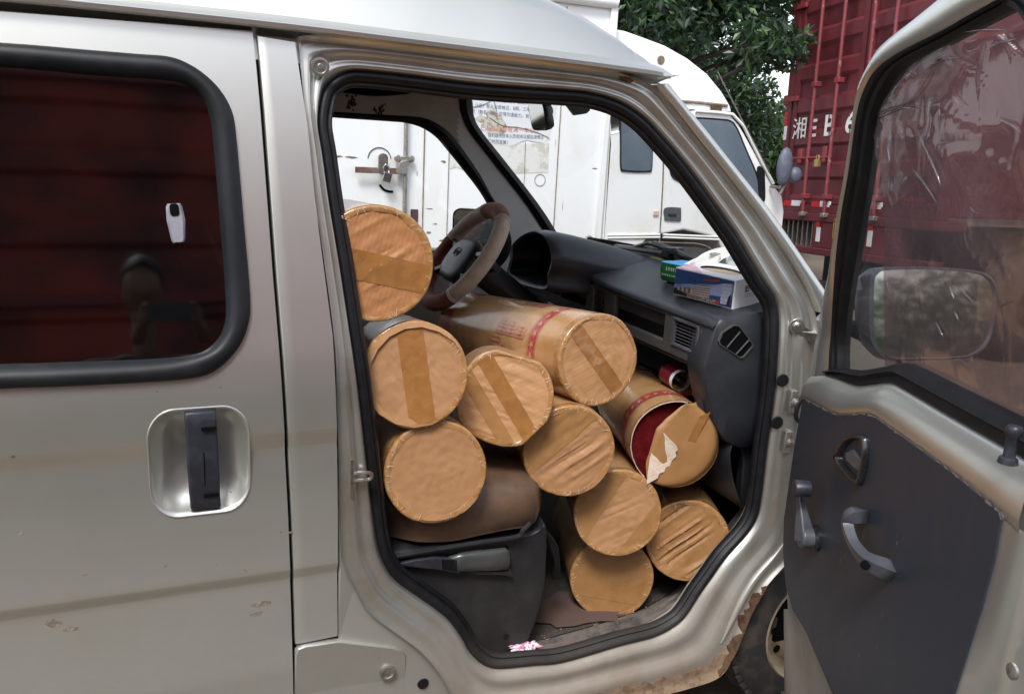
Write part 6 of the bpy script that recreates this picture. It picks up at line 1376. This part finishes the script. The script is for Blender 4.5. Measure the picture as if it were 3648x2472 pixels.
# ================================================================== RED CONTAINER TRUCKS
M['tred'] = pmat('container_red', (0.125, 0.018, 0.024), 0.5, 0, (0.085, 0.015, 0.020), 4, .4, .7, bump=.06, bs=60)
M['tred2'] = pmat('container_red_bright', (0.21, 0.028, 0.035), 0.5, 0, (0.15, 0.03, 0.035), 14, bump=.1)
M['barred'] = pmat('bar_red', (0.19, 0.030, 0.038), .5, 0, (.34, .24, .22), 22, .58, .72)
M['refl_r'] = pmat('reflector_red', (.45, .01, .015), .35); M['refl_w'] = pmat('reflector_white', (.72, .72, .72), .4, 0, (.5, .48, .45), 60, .55, .7)
M['plate_y'] = pmat('plate_yellow', (.62, .36, .02), .4, 0, (.5, .28, .03), 40)
M['brass'] = pmat('brass', (.5, .38, .16), .35, .8)
yaw, rl = R_(8), R_(3)
hv = Vector((math.sin(-yaw), -math.cos(yaw), 0)); nv = Vector((-math.cos(yaw), math.sin(yaw), 0)); zv = Vector((0, 0, 1))
upR = zv * math.cos(rl) + nv.cross(zv) * math.sin(rl); hR = hv * math.cos(rl) + nv.cross(hv) * math.sin(rl)
RP0 = at_depth(2771, 749, 8.8)
rt = thing('red_container_truck', (RP0.x + 3, RP0.y - 1, 0), 'dark red container truck seen from its barred rear doors, white painted plate number', 'truck')
def RF(u, v, w_=0.0): return RP0 + hR * u + upR * v + nv * w_
def ruv(px, py):
    p = on_plane(px, py, RP0, nv) - RP0; return p.dot(hR), p.dot(upR)
WR = 2.3; HR = 2.6
def rbox(mb, u0, u1, v0, v1, w0, w1, mi=0):
    P = [RF(u, v, w_) for w_ in (w0, w1) for u, v in ((u0, v0), (u1, v0), (u1, v1), (u0, v1))]
    mb.add(P, [(0, 1, 2, 3), (4, 7, 6, 5), (0, 4, 5, 1), (1, 5, 6, 2), (2, 6, 7, 3), (3, 7, 4, 0)], mi)
mb = MB(); rbox(mb, .02, WR - .02, .02, HR - .02, -7.0, -.03); rbody = mb.build('container', M['tred'], rt, bevel=.01)
mb = MB()
for u0, u1 in ((0, .09), (WR - .09, WR)): rbox(mb, u0, u1, 0, HR, -.1, .015)
rbox(mb, .09, WR - .09, 0, .08, -.1, .015); rbox(mb, .09, WR - .09, HR - .1, HR, -.1, .015); mb.build('rear_frame', M['tred'], rbody, bevel=.008)
uc = ruv(3100, 60)[0]
for leaf, (u0, u1) in enumerate(((.10, uc - .01), (uc + .01, WR - .10))):
    mb = MB(); prof = [(.09, 0.0)]; v = .14; hgt = .32
    while v < HR - .25:
        prof += [(v, 0.0), (v + .03, -.022), (v + hgt * .55, -.022), (v + hgt * .55 + .03, 0.0)]; v += hgt
    prof.append((HR - .11, 0.0))
    mb.loft([[RF(u, v_, w_ - .008) for v_, w_ in prof] for u in (u0 + .06, u1 - .06)], closed=False)
    rbox(mb, u0, u0 + .065, .09, HR - .11, -.03, 0.0); rbox(mb, u1 - .065, u1, .09, HR - .11, -.03, 0.0)
    mb.build('rear_door', M['tred'], rbody, smooth=25)
bars = [ruv(2886, 640)[0], ruv(2964, 640)[0], uc + .13, uc + .42]
for bu in bars:
    mb = MB(); mb.tube([RF(bu, -.03, .05), RF(bu, HR - .1, .05)], .018, 10); lb = mb.build('lock_rod', M['barred'], rbody, smooth=60)
    mb = MB()
    for vv in (.13, 1.2, 2.1): rbox(mb, bu - .035, bu + .035, vv, vv + .05, 0, .07)
    explode(mb.build('rod_keeper', M['tred2'], rbody, bevel=.006))
    mb = MB(); rbox(mb, bu - .03, bu + .03, -.04, -.0, .0, .075); mb.build('rod_cam', M['zinc'], lb, bevel=.005)
# handles and padlock
u, v = ruv(2865, 565); mb = MB(); mb.tube([RF(u - .18, v, .05), RF(bars[1] + .02, v, .05)], .014, 8); rbox(mb, u - .03, u + .03, v - .05, v + .09, .02, .06); u2, v2 = ruv(2953, 560); rbox(mb, u2 - .03, u2 + .03, v2 - .05, v2 + .1, .02, .06); mb.build('rod_handle', M['tred2'], rbody, bevel=.005)
u, v = ruv(2934, 577); mb = MB(); rbox(mb, u - .03, u + .03, v - .05, v + .02, .05, .085); mb.tube([RF(u - .02, v + .02, .068), RF(u - .015, v + .06, .068), RF(u + .015, v + .06, .068), RF(u + .02, v + .02, .068)], .006, 6); mb.build('padlock', M['brass'], rbody, bevel=.005)
for px, py in ((2815, 357), (2815, 40)):
    u, v = ruv(px, py); mb = MB(); rbox(mb, -.02, .20, v - .025, v + .025, 0, .03); rbox(mb, -.06, .02, v - .05, v + .05, -.03, .02); mb.build('door_hinge', M['tred2'], rbody, bevel=.005)
# painted number
mb = MB()
def rtext(s, p0, p1, pt):
    a, b = ruv(*p0), ruv(*p1); h_ = ruv(p0[0], pt)[1] - a[1]; w_ = b[0] - a[0]
    text_on(mb, s, lambda x, y: RF(a[0] + x, a[1] + (b[1] - a[1]) * x / w_ + y, .006), width=w_, height=h_, bold=.006 if len(s.encode()) > 1 else .018)
rtext('湘', (2822, 498), (2870, 492), 424); rtext('E', (2884, 490), (2908, 487), 428); rtext('B', (2936, 486), (2972, 482), 412); rtext('6', (3010, 478), (3046, 474), 400)
mb.build('plate_number_lettering', pmat('white_stencil', (.66, .64, .62), .6, 0, (.5, .42, .40), 60, .55, .7), rbody, smooth=0)
# stencil gaps in the letters
mb = MB(); 
for px, p0, p1 in ((2955, 410, 428), (2955, 466, 486), (3028, 398, 416), (3028, 460, 480)):
    u, v = ruv(px, p1); u_, v_ = ruv(px, p0); rbox(mb, u - .008, u + .008, v, v_, .0, .0085)
mb.build('stencil_gap', M['tred'], rbody)
# reflective strips
mb = MB()
for p0, p1, mi in (((2797, 733), (2824, 715), 0), ((2824, 733), (2857, 715), 1), ((2895, 737), (2926, 718), 0), ((2926, 737), (2961, 718), 1), ((3080, 745), (3113, 724), 0), ((3113, 745), (3146, 722), 1)):
    a, b = ruv(*p0), ruv(*p1); rbox(mb, a[0], b[0], a[1], b[1], .0, .019, mi)
for p0, p1, mi in (((2798, 448), (2812, 400), 0), ((2795, 500), (2808, 450), 1), ((2826, 252), (2838, 202), 1), ((2832, 200), (2842, 168), 0)):
    a, b = ruv(*p0), ruv(*p1); rbox(mb, a[0], a[0] + .05, a[1], b[1], .0, .019, mi)
mb.build('reflective_strip', [M['refl_r'], M['refl_w']], rbody)
# underrun: grille opening, crossmembers, plate
vb = ruv(2800, 868)[1]
mb = MB(); rbox(mb, -.04, WR, -.09, -.005, -.3, .03); rbox(mb, .3, WR, vb - .07, vb, -.12, .03); mb.build('crossmember', M['tred'], rt, bevel=.01)
mb = MB(); rbox(mb, .02, WR - .02, vb + .0, -.09, -.22, -.2); mb.build('underrun_back', M['black'], rt)
mb = MB(); ga_ = ruv(2800, 800)[0]; gb_ = ruv(2905, 800)[0]
rbox(mb, -.02, .05, vb, -.09, -.1, .02); rbox(mb, gb_, uc + .75, vb, -.09, -.12, .02); mb.build('underrun_panel', M['tred'], rt, bevel=.006)
for k in range(7):
    u = .07 + (gb_ - .1) * k / 7; mb = MB(); rbox(mb, u, u + .02, vb, -.09, -.08, -.04); mb.build('grille_bar', M['zinc'], rt)
mb = MB()
for p0, p1, mi in (((2915, 808), (2935, 760), 0), ((2912, 860), (2926, 810), 1), ((3094, 878), (3110, 822), 1), ((3100, 820), (3116, 772), 0)):
    a, b = ruv(*p0), ruv(*p1); rbox(mb, a[0], a[0] + .06, a[1], b[1], .0, .026, mi)
mb.build('reflective_strip', [M['refl_r'], M['refl_w']], rt)
a, b = ruv(2974, 848), ruv(3072, 786); mb = MB(); rbox(mb, a[0], b[0], a[1], b[1], .0, .03, 0); rbox(mb, a[0] + .012, a[0] + .02, a[1] + .01, b[1] - .01, .0, .032, 1); pl = mb.build('number_plate', [M['plate_y'], M['black']], rt)
mb = MB(); hpl = (b[1] - a[1]); text_on(mb, 'E', lambda x, y: RF(a[0] + .035 + x, a[1] + hpl * .22 + y, .033), height=hpl * .55); text_on(mb, '6', lambda x, y: RF(b[0] - .11 + x, a[1] + hpl * .22 + y, .033), height=hpl * .55); mb.build('plate_characters', M['black'], pl, smooth=0)
mb = MB(); rbox(mb, .15, WR - .15, vb - .50, vb - .35, -.3, -.2); mb.build('rear_bumper', pmat('bumper_brown', (.16, .09, .07), .7, 0, (.08, .06, .05), 8), rt, bevel=.01)
mb = MB(); rbox(mb, .3, WR - .3, vb - .4, -.1, -6.8, -.5); mb.build('chassis', M['black'], rt)
for u in (.04, WR - .64):
    mb = MB(); rbox(mb, u, u + .6, vb - .62, vb - .05, -.62, -.60); mb.build('shade_flap', M['rubber'], rt)  # black sheets added to stand in for the shadow under the truck
for w_ in (-1.2, -2.4, -6.2):
    for u in (.05, WR - .35):
        c = RF(u, 0, w_); c.z = .47; mb = MB(); mb.lathe([(.25, 0), (.30, -.01), (.42, 0), (.47, .05), (.47, .25), (.42, .3), (.2, .3)], c, hv, 36); mb.build('wheel', M['tyre'], rt, smooth=50)

# the red truck that stands behind the photographer, seen in the tinted glass
r2 = thing('red_cargo_truck', (-1.0, -6.1, 0), 'bright red cargo truck across the yard, mirrored in the van windows', 'truck')
M['tred3'] = pmat('cargo_red', (0.36, 0.048, 0.032), 0.5, 0, (0.05, 0.014, 0.018), .7, .40, .58, bump=.05, bs=40)
mb = MB(); zz = [1.15]
x0, x1 = -6.5, 3.4; prof = [(1.15, 0)]; z = 1.3
while z < 3.8: prof += [(z, 0), (z + .04, -.03), (z + .34, -.03), (z + .38, 0)]; z += .55
prof.append((4.08, 0))
mb.loft([[Vector((x, -4.9 + y, z)) for z, y in prof] for x in np.linspace(x0, x1, 20)], closed=False); mb.box(((x0 + x1) / 2, -6.15, 2.615), (x1 - x0, 2.3, 2.91)); cb = mb.build('cargo_body', M['tred3'], r2, smooth=25)
mb = MB(); mb.box(((x0 + x1) / 2, -4.88, 1.12), (x1 - x0, .1, .14)); mb.box(((x0 + x1) / 2, -4.88, 4.08), (x1 - x0, .1, .12)); mb.box(((x0 + x1) / 2, -4.88, 2.35), (x1 - x0, .06, .08)); mb.build('side_rail', M['tred2'], r2)
mb = MB(); mb.box((-1, -6.1, .85), (8.5, 1.4, .35)); mb.build('chassis', M['black'], r2)
for x in (-4.6, -3.4, 2.2): twheel((x, -5.25, .48), .48, .28, r2)
mb = MB(); mb.box((4.55, -6.1, 1.75), (1.9, 2.2, 2.3)); mb.build('cab', M['tred3'], r2, bevel=.15, seg=4)
mb = MB(); mb.box((4.75, -4.99, 2.25), (1.0, .02, .7)); mb.build('cab_window', M['cabglass'], r2)

# ================================================================== TREES
def leaves(name, centers, n, size, parent, mats, seed, squash=.85):
    r = np.random.default_rng(seed); C_ = np.array([c[:3] for c in centers]); Rd = np.array([c[3] for c in centers]); wgt = Rd ** 2; wgt /= wgt.sum()
    k = r.choice(len(centers), n, p=wgt); d = r.normal(size=(n, 3)); d /= np.linalg.norm(d, axis=1)[:, None]
    rad = Rd[k] * r.random(n) ** .45; P = C_[k] + d * rad[:, None] * np.array([1, 1, squash])
    a = r.normal(size=(n, 3)); a[:, 2] -= .4; a /= np.linalg.norm(a, axis=1)[:, None]; b = np.cross(a, r.normal(size=(n, 3))); b /= np.linalg.norm(b, axis=1)[:, None]; c = np.cross(a, b)
    s = (size * r.uniform(.65, 1.25, n))[:, None]
    V = np.stack([P, P + a * s * .5 + b * s * .23 + c * s * .07, P + a * s, P + a * s * .5 - b * s * .23 + c * s * .07], 1).reshape(-1, 3)
    o0 = np.array(parent['_o']); me = bpy.data.meshes.new(name); F = np.arange(n * 4).reshape(n, 4); F = np.concatenate([F[:, [0, 1, 2]], F[:, [0, 2, 3]]], 1).reshape(-1, 3)
    me.from_pydata((V - o0).tolist(), [], F.tolist())
    for m in mats: me.materials.append(m)
    mi = np.repeat(r.choice(len(mats), n, p=[.5, .35, .15][:len(mats)] if len(mats) == 3 else None), 2); me.polygons.foreach_set('material_index', mi.astype(np.int32))
    ob = bpy.data.objects.new(name, me); col.objects.link(ob); ob.parent = parent; return ob
def leafmat(name, c, tr):
    m = pmat(name, c, .38, spec=.5); t = m.node_tree; b = t.nodes['Principled BSDF']; o = t.nodes['Material Output']
    tl = nd(t, 'ShaderNodeBsdfTranslucent'); tl.inputs['Color'].default_value = rgba(tr); mx = nd(t, 'ShaderNodeMixShader'); mx.inputs[0].default_value = .3
    t.links.new(b.outputs[0], mx.inputs[1]); t.links.new(tl.outputs[0], mx.inputs[2]); t.links.new(mx.outputs[0], o.inputs['Surface']); return m
LM = [leafmat('leaf_dark', (.018, .036, .020), (.04, .085, .03)), leafmat('leaf_mid', (.026, .054, .026), (.06, .13, .035)), leafmat('leaf_fresh', (.07, .13, .045), (.14, .26, .05))]
LB = [leafmat('bush_dark', (.03, .065, .022), (.06, .13, .03)), leafmat('bush_mid', (.05, .10, .035), (.10, .20, .05)), leafmat('bush_fresh', (.085, .15, .05), (.16, .28, .06))]
BARK = pmat('bark', (.035, .028, .022), .9, 0, (.06, .05, .04), 14, bump=.8, bs=40)
def tree(name, base, h, clusters, n, size, label, seed, mats=LM, group='trees behind the trucks'):
    base = Vector(base); t = thing(name, base, label, 'tree', group); rd = random.Random(seed)
    mb = MB(); top = base + Vector((rd.uniform(-.3, .3), rd.uniform(-.3, .3), h * .75))
    mb.tube(spl([base + Vector((0, 0, -.1)), base.lerp(top, .3) + Vector((.12, .05, 0)), base.lerp(top, .65) + Vector((-.08, .06, 0)), top], 4), [interp(k / 12, [0, 1], [.17, .05]) for k in range(13)], 10); tr_ = mb.build('trunk', BARK, t, smooth=60)
    mb = MB()
    for c in clusters:
        cv = Vector(c[:3]); s = base.lerp(top, rd.uniform(.35, .9)); md = s.lerp(cv, .5) + Vector((rd.uniform(-.2, .2), rd.uniform(-.2, .2), rd.uniform(0, .3)))
        mb.tube(spl([s, md, cv], 4), [interp(k / 8, [0, 1], [.05, .012]) for k in range(9)], 6)
        for _ in range(3):
            e = cv + Vector((rd.gauss(0, 1), rd.gauss(0, 1), rd.gauss(0, 1))).normalized() * c[3] * .8; mb.tube([md.lerp(cv, .6), e], [.014, .004], 5)
    mb.build('limb', BARK, t, smooth=60)
    leaves('crown', clusters, n, size, t, mats, seed)
    return t
def clus(boxes, seed):
    rd = random.Random(seed); out = []
    for px, py, dep, r in boxes:
        c = at_depth(px, py, dep); out.append((c.x, c.y, c.z, r))
    return out
# tree leaning over the red truck: clusters at their own distances
tA = clus([(2230, 60, 9.5, .55), (2310, -60, 9.0, .7), (2400, 60, 8.6, .5), (2480, -40, 8.8, .6), (2360, 140, 9.6, .45), (2540, 40, 9.2, .32), (2600, -80, 8.8, .5), (2250, -160, 9.2, .8), (2440, -200, 9.2, .9), (2620, -220, 9.0, .9), (2690, 30, 8.4, .35), (2720, 150, 8.2, .32), (2780, 170, 7.9, .26), (2830, 165, 7.7, .20), (2650, 190, 9.0, .28), (2740, -80, 8.6, .5)], 1)
tree('broadleaf_tree', (5.5, 7.9, 0), 5.2, tA, 16000, .115, 'broadleaf tree with large glossy leaves, a branch reaching over the red container', 11)
tB = clus([(2250, 220, 12, .8), (2400, 260, 12, .9), (2500, 330, 12, .8), (2330, 330, 12.5, 1.0), (2570, 260, 12.5, .45), (2630, 390, 12, .5), (2700, 330, 12, .35), (2560, 420, 12.5, .8), (2650, 520, 12, .5), (2480, 480, 13, 1.0), (2220, 60, 13, 1.2), (2420, 60, 13.5, 1.1), (2720, 420, 12.6, .4), (2300, 480, 13, 1.0)], 2)
tree('dense_tree', (7.6, 10.6, 0), 5.0, tB, 16000, .11, 'dense dark tree standing in shade behind the white cab', 12)
tC = clus([(2720, 470, 14, .65), (2770, 560, 14, .7), (2690, 580, 14.5, .7), (2760, 680, 14, .7), (2640, 640, 14.5, .8), (2800, 430, 14.5, .5), (2730, 770, 14.5, .8), (2850, 640, 15, .9)], 3)
tree('pale_green_tree', (10.2, 11.2, 0), 2.9, tC, 6500, .13, 'paler green bushy tree filling the gap beside the red container', 13, LB)
tD = clus([(2300, 150, 17, 1.5), (2460, 60, 17, .9), (2660, 250, 18, .8), (2800, 60, 19, .8), (2400, 400, 18, 1.8), (2700, 40, 19, .6), (2600, 480, 19, 1.6)], 4)
tree('tall_tree', (11.5, 16.5, 0), 7.0, tD, 7000, .15, 'tall open-crowned tree farthest back with white sky between its leaves', 14)
# a low wood that closes the yard all round
r = np.random.default_rng(5); cs_ = []
for k in range(70):
    a = k / 70 * 2 * math.pi; R0 = 26 + 5 * r.random(); cs_.append((R0 * math.cos(a) + 2, R0 * math.sin(a), 1.2 + 1.0 * r.random(), 1.9 + .8 * r.random()))
root_h = bpy.data.objects.new('tmp', None); root_h['_o'] = (0, 0, 0); col.objects.link(root_h)
ob = leaves('wood_edge', cs_, 90000, .30, root_h, LB, 21); ob.parent = None; bpy.data.objects.remove(root_h)
tag(ob, 'green wood edge closing off the yard behind the parked trucks', 'bushes', None, 'stuff')

# ================================================================== PHOTOGRAPHER (seen only as a reflection)
def skinned(name, pts, edges, radii, mat, parent, sub=2, root=0):
    me = bpy.data.meshes.new(name); o0 = Vector(parent['_o']); me.from_pydata([tuple(Vector(p) - o0) for p in pts], edges, [])
    ob = bpy.data.objects.new(name, me); col.objects.link(ob); ob.parent = parent
    md = ob.modifiers.new('skin', 'SKIN'); md.use_smooth_shade = True
    if not me.skin_vertices: me.skin_vertices.new()
    for i, r_ in enumerate(radii): me.skin_vertices[0].data[i].radius = (r_, r_) if not isinstance(r_, tuple) else r_
    me.skin_vertices[0].data[root].use_root = True
    ob.modifiers.new('sub', 'SUBSURF').levels = sub; ob.modifiers['sub'].render_levels = sub; me.materials.append(mat); return ob
per = thing('person', (-0.1, -2.02, 0), 'person in a dark jacket holding up a phone, mirrored in the tinted van window', 'person')
shirt = pmat('dark_jacket', (.10, .085, .085), .9, 0, (.15, .13, .13), 9); trous = pmat('trousers', (.025, .027, .035), .9); skinm = pmat('skin', (.20, .12, .085), .6, 0, (.15, .085, .06), 18); hair = pmat('hair', (.012, .010, .009), .6)
x0, y0 = -0.10, -2.05
# clothed body, one continuous surface
B_pts = [(0, y0, .95), (0, y0, 1.15), (0, y0, 1.36), (0, y0 + .02, 1.47), (-.19, y0 + .01, 1.43), (.19, y0 + .01, 1.43), (-.25, y0 + .10, 1.22), (.25, y0 + .10, 1.22), (-.14, -1.76, 1.47), (.14, -1.76, 1.47), (-.09, y0, .90), (.09, y0, .90), (-.11, y0 + .03, .50), (.11, y0 + .03, .50), (-.11, y0 - .02, .10), (.11, y0 - .02, .10), (-.12, y0 + .14, .05), (.12, y0 + .14, .05)]
B_pts = [(p[0] + (x0 if i not in (8, 9) else 0), p[1], p[2]) for i, p in enumerate(B_pts)]
B_e = [(0, 1), (1, 2), (2, 3), (2, 4), (2, 5), (4, 6), (5, 7), (6, 8), (7, 9), (0, 10), (0, 11), (10, 12), (11, 13), (12, 14), (13, 15), (14, 16), (15, 17)]
B_r = [(.16, .11), (.155, .11), (.17, .11), (.07, .07), .075, .075, .055, .055, .038, .038, .095, .095, .065, .065, .045, .045, .04, .04]
skinned('body', B_pts, B_e, B_r, shirt, per)
HZ = .10
H_pts = [(0, y0 + .02, 1.46), (0, y0 + .03, 1.56 + HZ), (0, y0 + .05, 1.66 + HZ), (0, y0 + .045, 1.74 + HZ), (0, y0 + .04, 1.79 + HZ), (0, y0 + .145, 1.655 + HZ), (0, y0 + .10, 1.60 + HZ), (-.074, y0 + .03, 1.67 + HZ), (.074, y0 + .03, 1.67 + HZ)]
H_pts = [(p[0] + x0, p[1], p[2]) for p in H_pts]
skinned('head', H_pts, [(0, 1), (1, 2), (2, 3), (3, 4), (2, 5), (1, 6), (2, 7), (2, 8)], [.050, .050, (.080, .094), (.078, .09), .05, .015, .045, .012, .012], skinm, per)
mb = MB(); loops = []
for b in np.linspace(.05, 1.0, 9):
    row = []
    for a in np.linspace(0, 2 * math.pi, 25)[:-1]:
        bb_ = b * (1.75 - .72 * max(0, math.sin(a)) + .05 * math.sin(7 * a))
        row.append(Vector((x0 + .084 * math.sin(bb_) * math.cos(a), y0 + .035 + .108 * math.sin(bb_) * math.sin(a), 1.715 + HZ + .118 * math.cos(bb_))))
    loops.append(row)
mb.loft(loops, True, 0, True); mb.build('hair', hair, per, smooth=80)
mb = MB()
for sx in (-1, 1): ell(mb, Vector((x0 + sx * .031, y0 + .124, 1.688 + HZ)), (.016, .010, .006))
stuff(mb.build('eyes', pmat('eye_dark', (.06, .035, .025), .7), per, smooth=70))
mb = MB(); ell(mb, Vector((x0, y0 + .125, 1.608 + HZ)), (.024, .010, .005)); mb.build('mouth', pmat('lips', (.16, .07, .06), .6), per, smooth=70)
for s in (-1, 1):
    wr = Vector((s * .125, -1.73, 1.51)); P = [wr, Vector((s * .105, -1.685, 1.555))]; E_ = [(0, 1)]; rr_ = [.028, (.034, .018)]
    for k, (dz, ln_) in enumerate(((.030, .9), (.010, 1.0), (-.010, .95), (-.030, .8))):
        b0 = len(P); P += [Vector((s * .098, -1.662, 1.60 + dz)), Vector((s * .088, -1.640, 1.612 + dz)), Vector((s * .072, -1.640, 1.614 + dz))]; E_ += [(1, b0), (b0, b0 + 1), (b0 + 1, b0 + 2)]; rr_ += [.0095, .0085, .0075]
    b0 = len(P); P += [Vector((s * .095, -1.70, 1.585)), Vector((s * .072, -1.672, 1.60))]; E_ += [(1, b0), (b0, b0 + 1)]; rr_ += [.011, .009]
    skinned('hand', P, E_, rr_, skinm, per, 2)
ph = thing('phone', (0, -1.645, 1.62), 'dark smartphone held level in the photographer\'s two hands', 'phone')
mb = MB(); mb.loft([[Vector((a, -1.642, 1.615 + b)) for a, b in rrect(.156, .074, .010, 5)], [Vector((a, -1.650, 1.615 + b)) for a, b in rrect(.156, .074, .010, 5)]], True, 0, True, True); mb.build('case', M['gloss_black'], ph, bevel=.002)
mb = MB(); mb.lathe([(.006, 0), (.006, .0015), (0, .0015)], (0, -1.642, 1.62), (0, 1, 0), 16); mb.build('lens', M['gloss_black'], ph)
for o in list(bpy.data.objects):
    if '_o' in o: del o['_o']
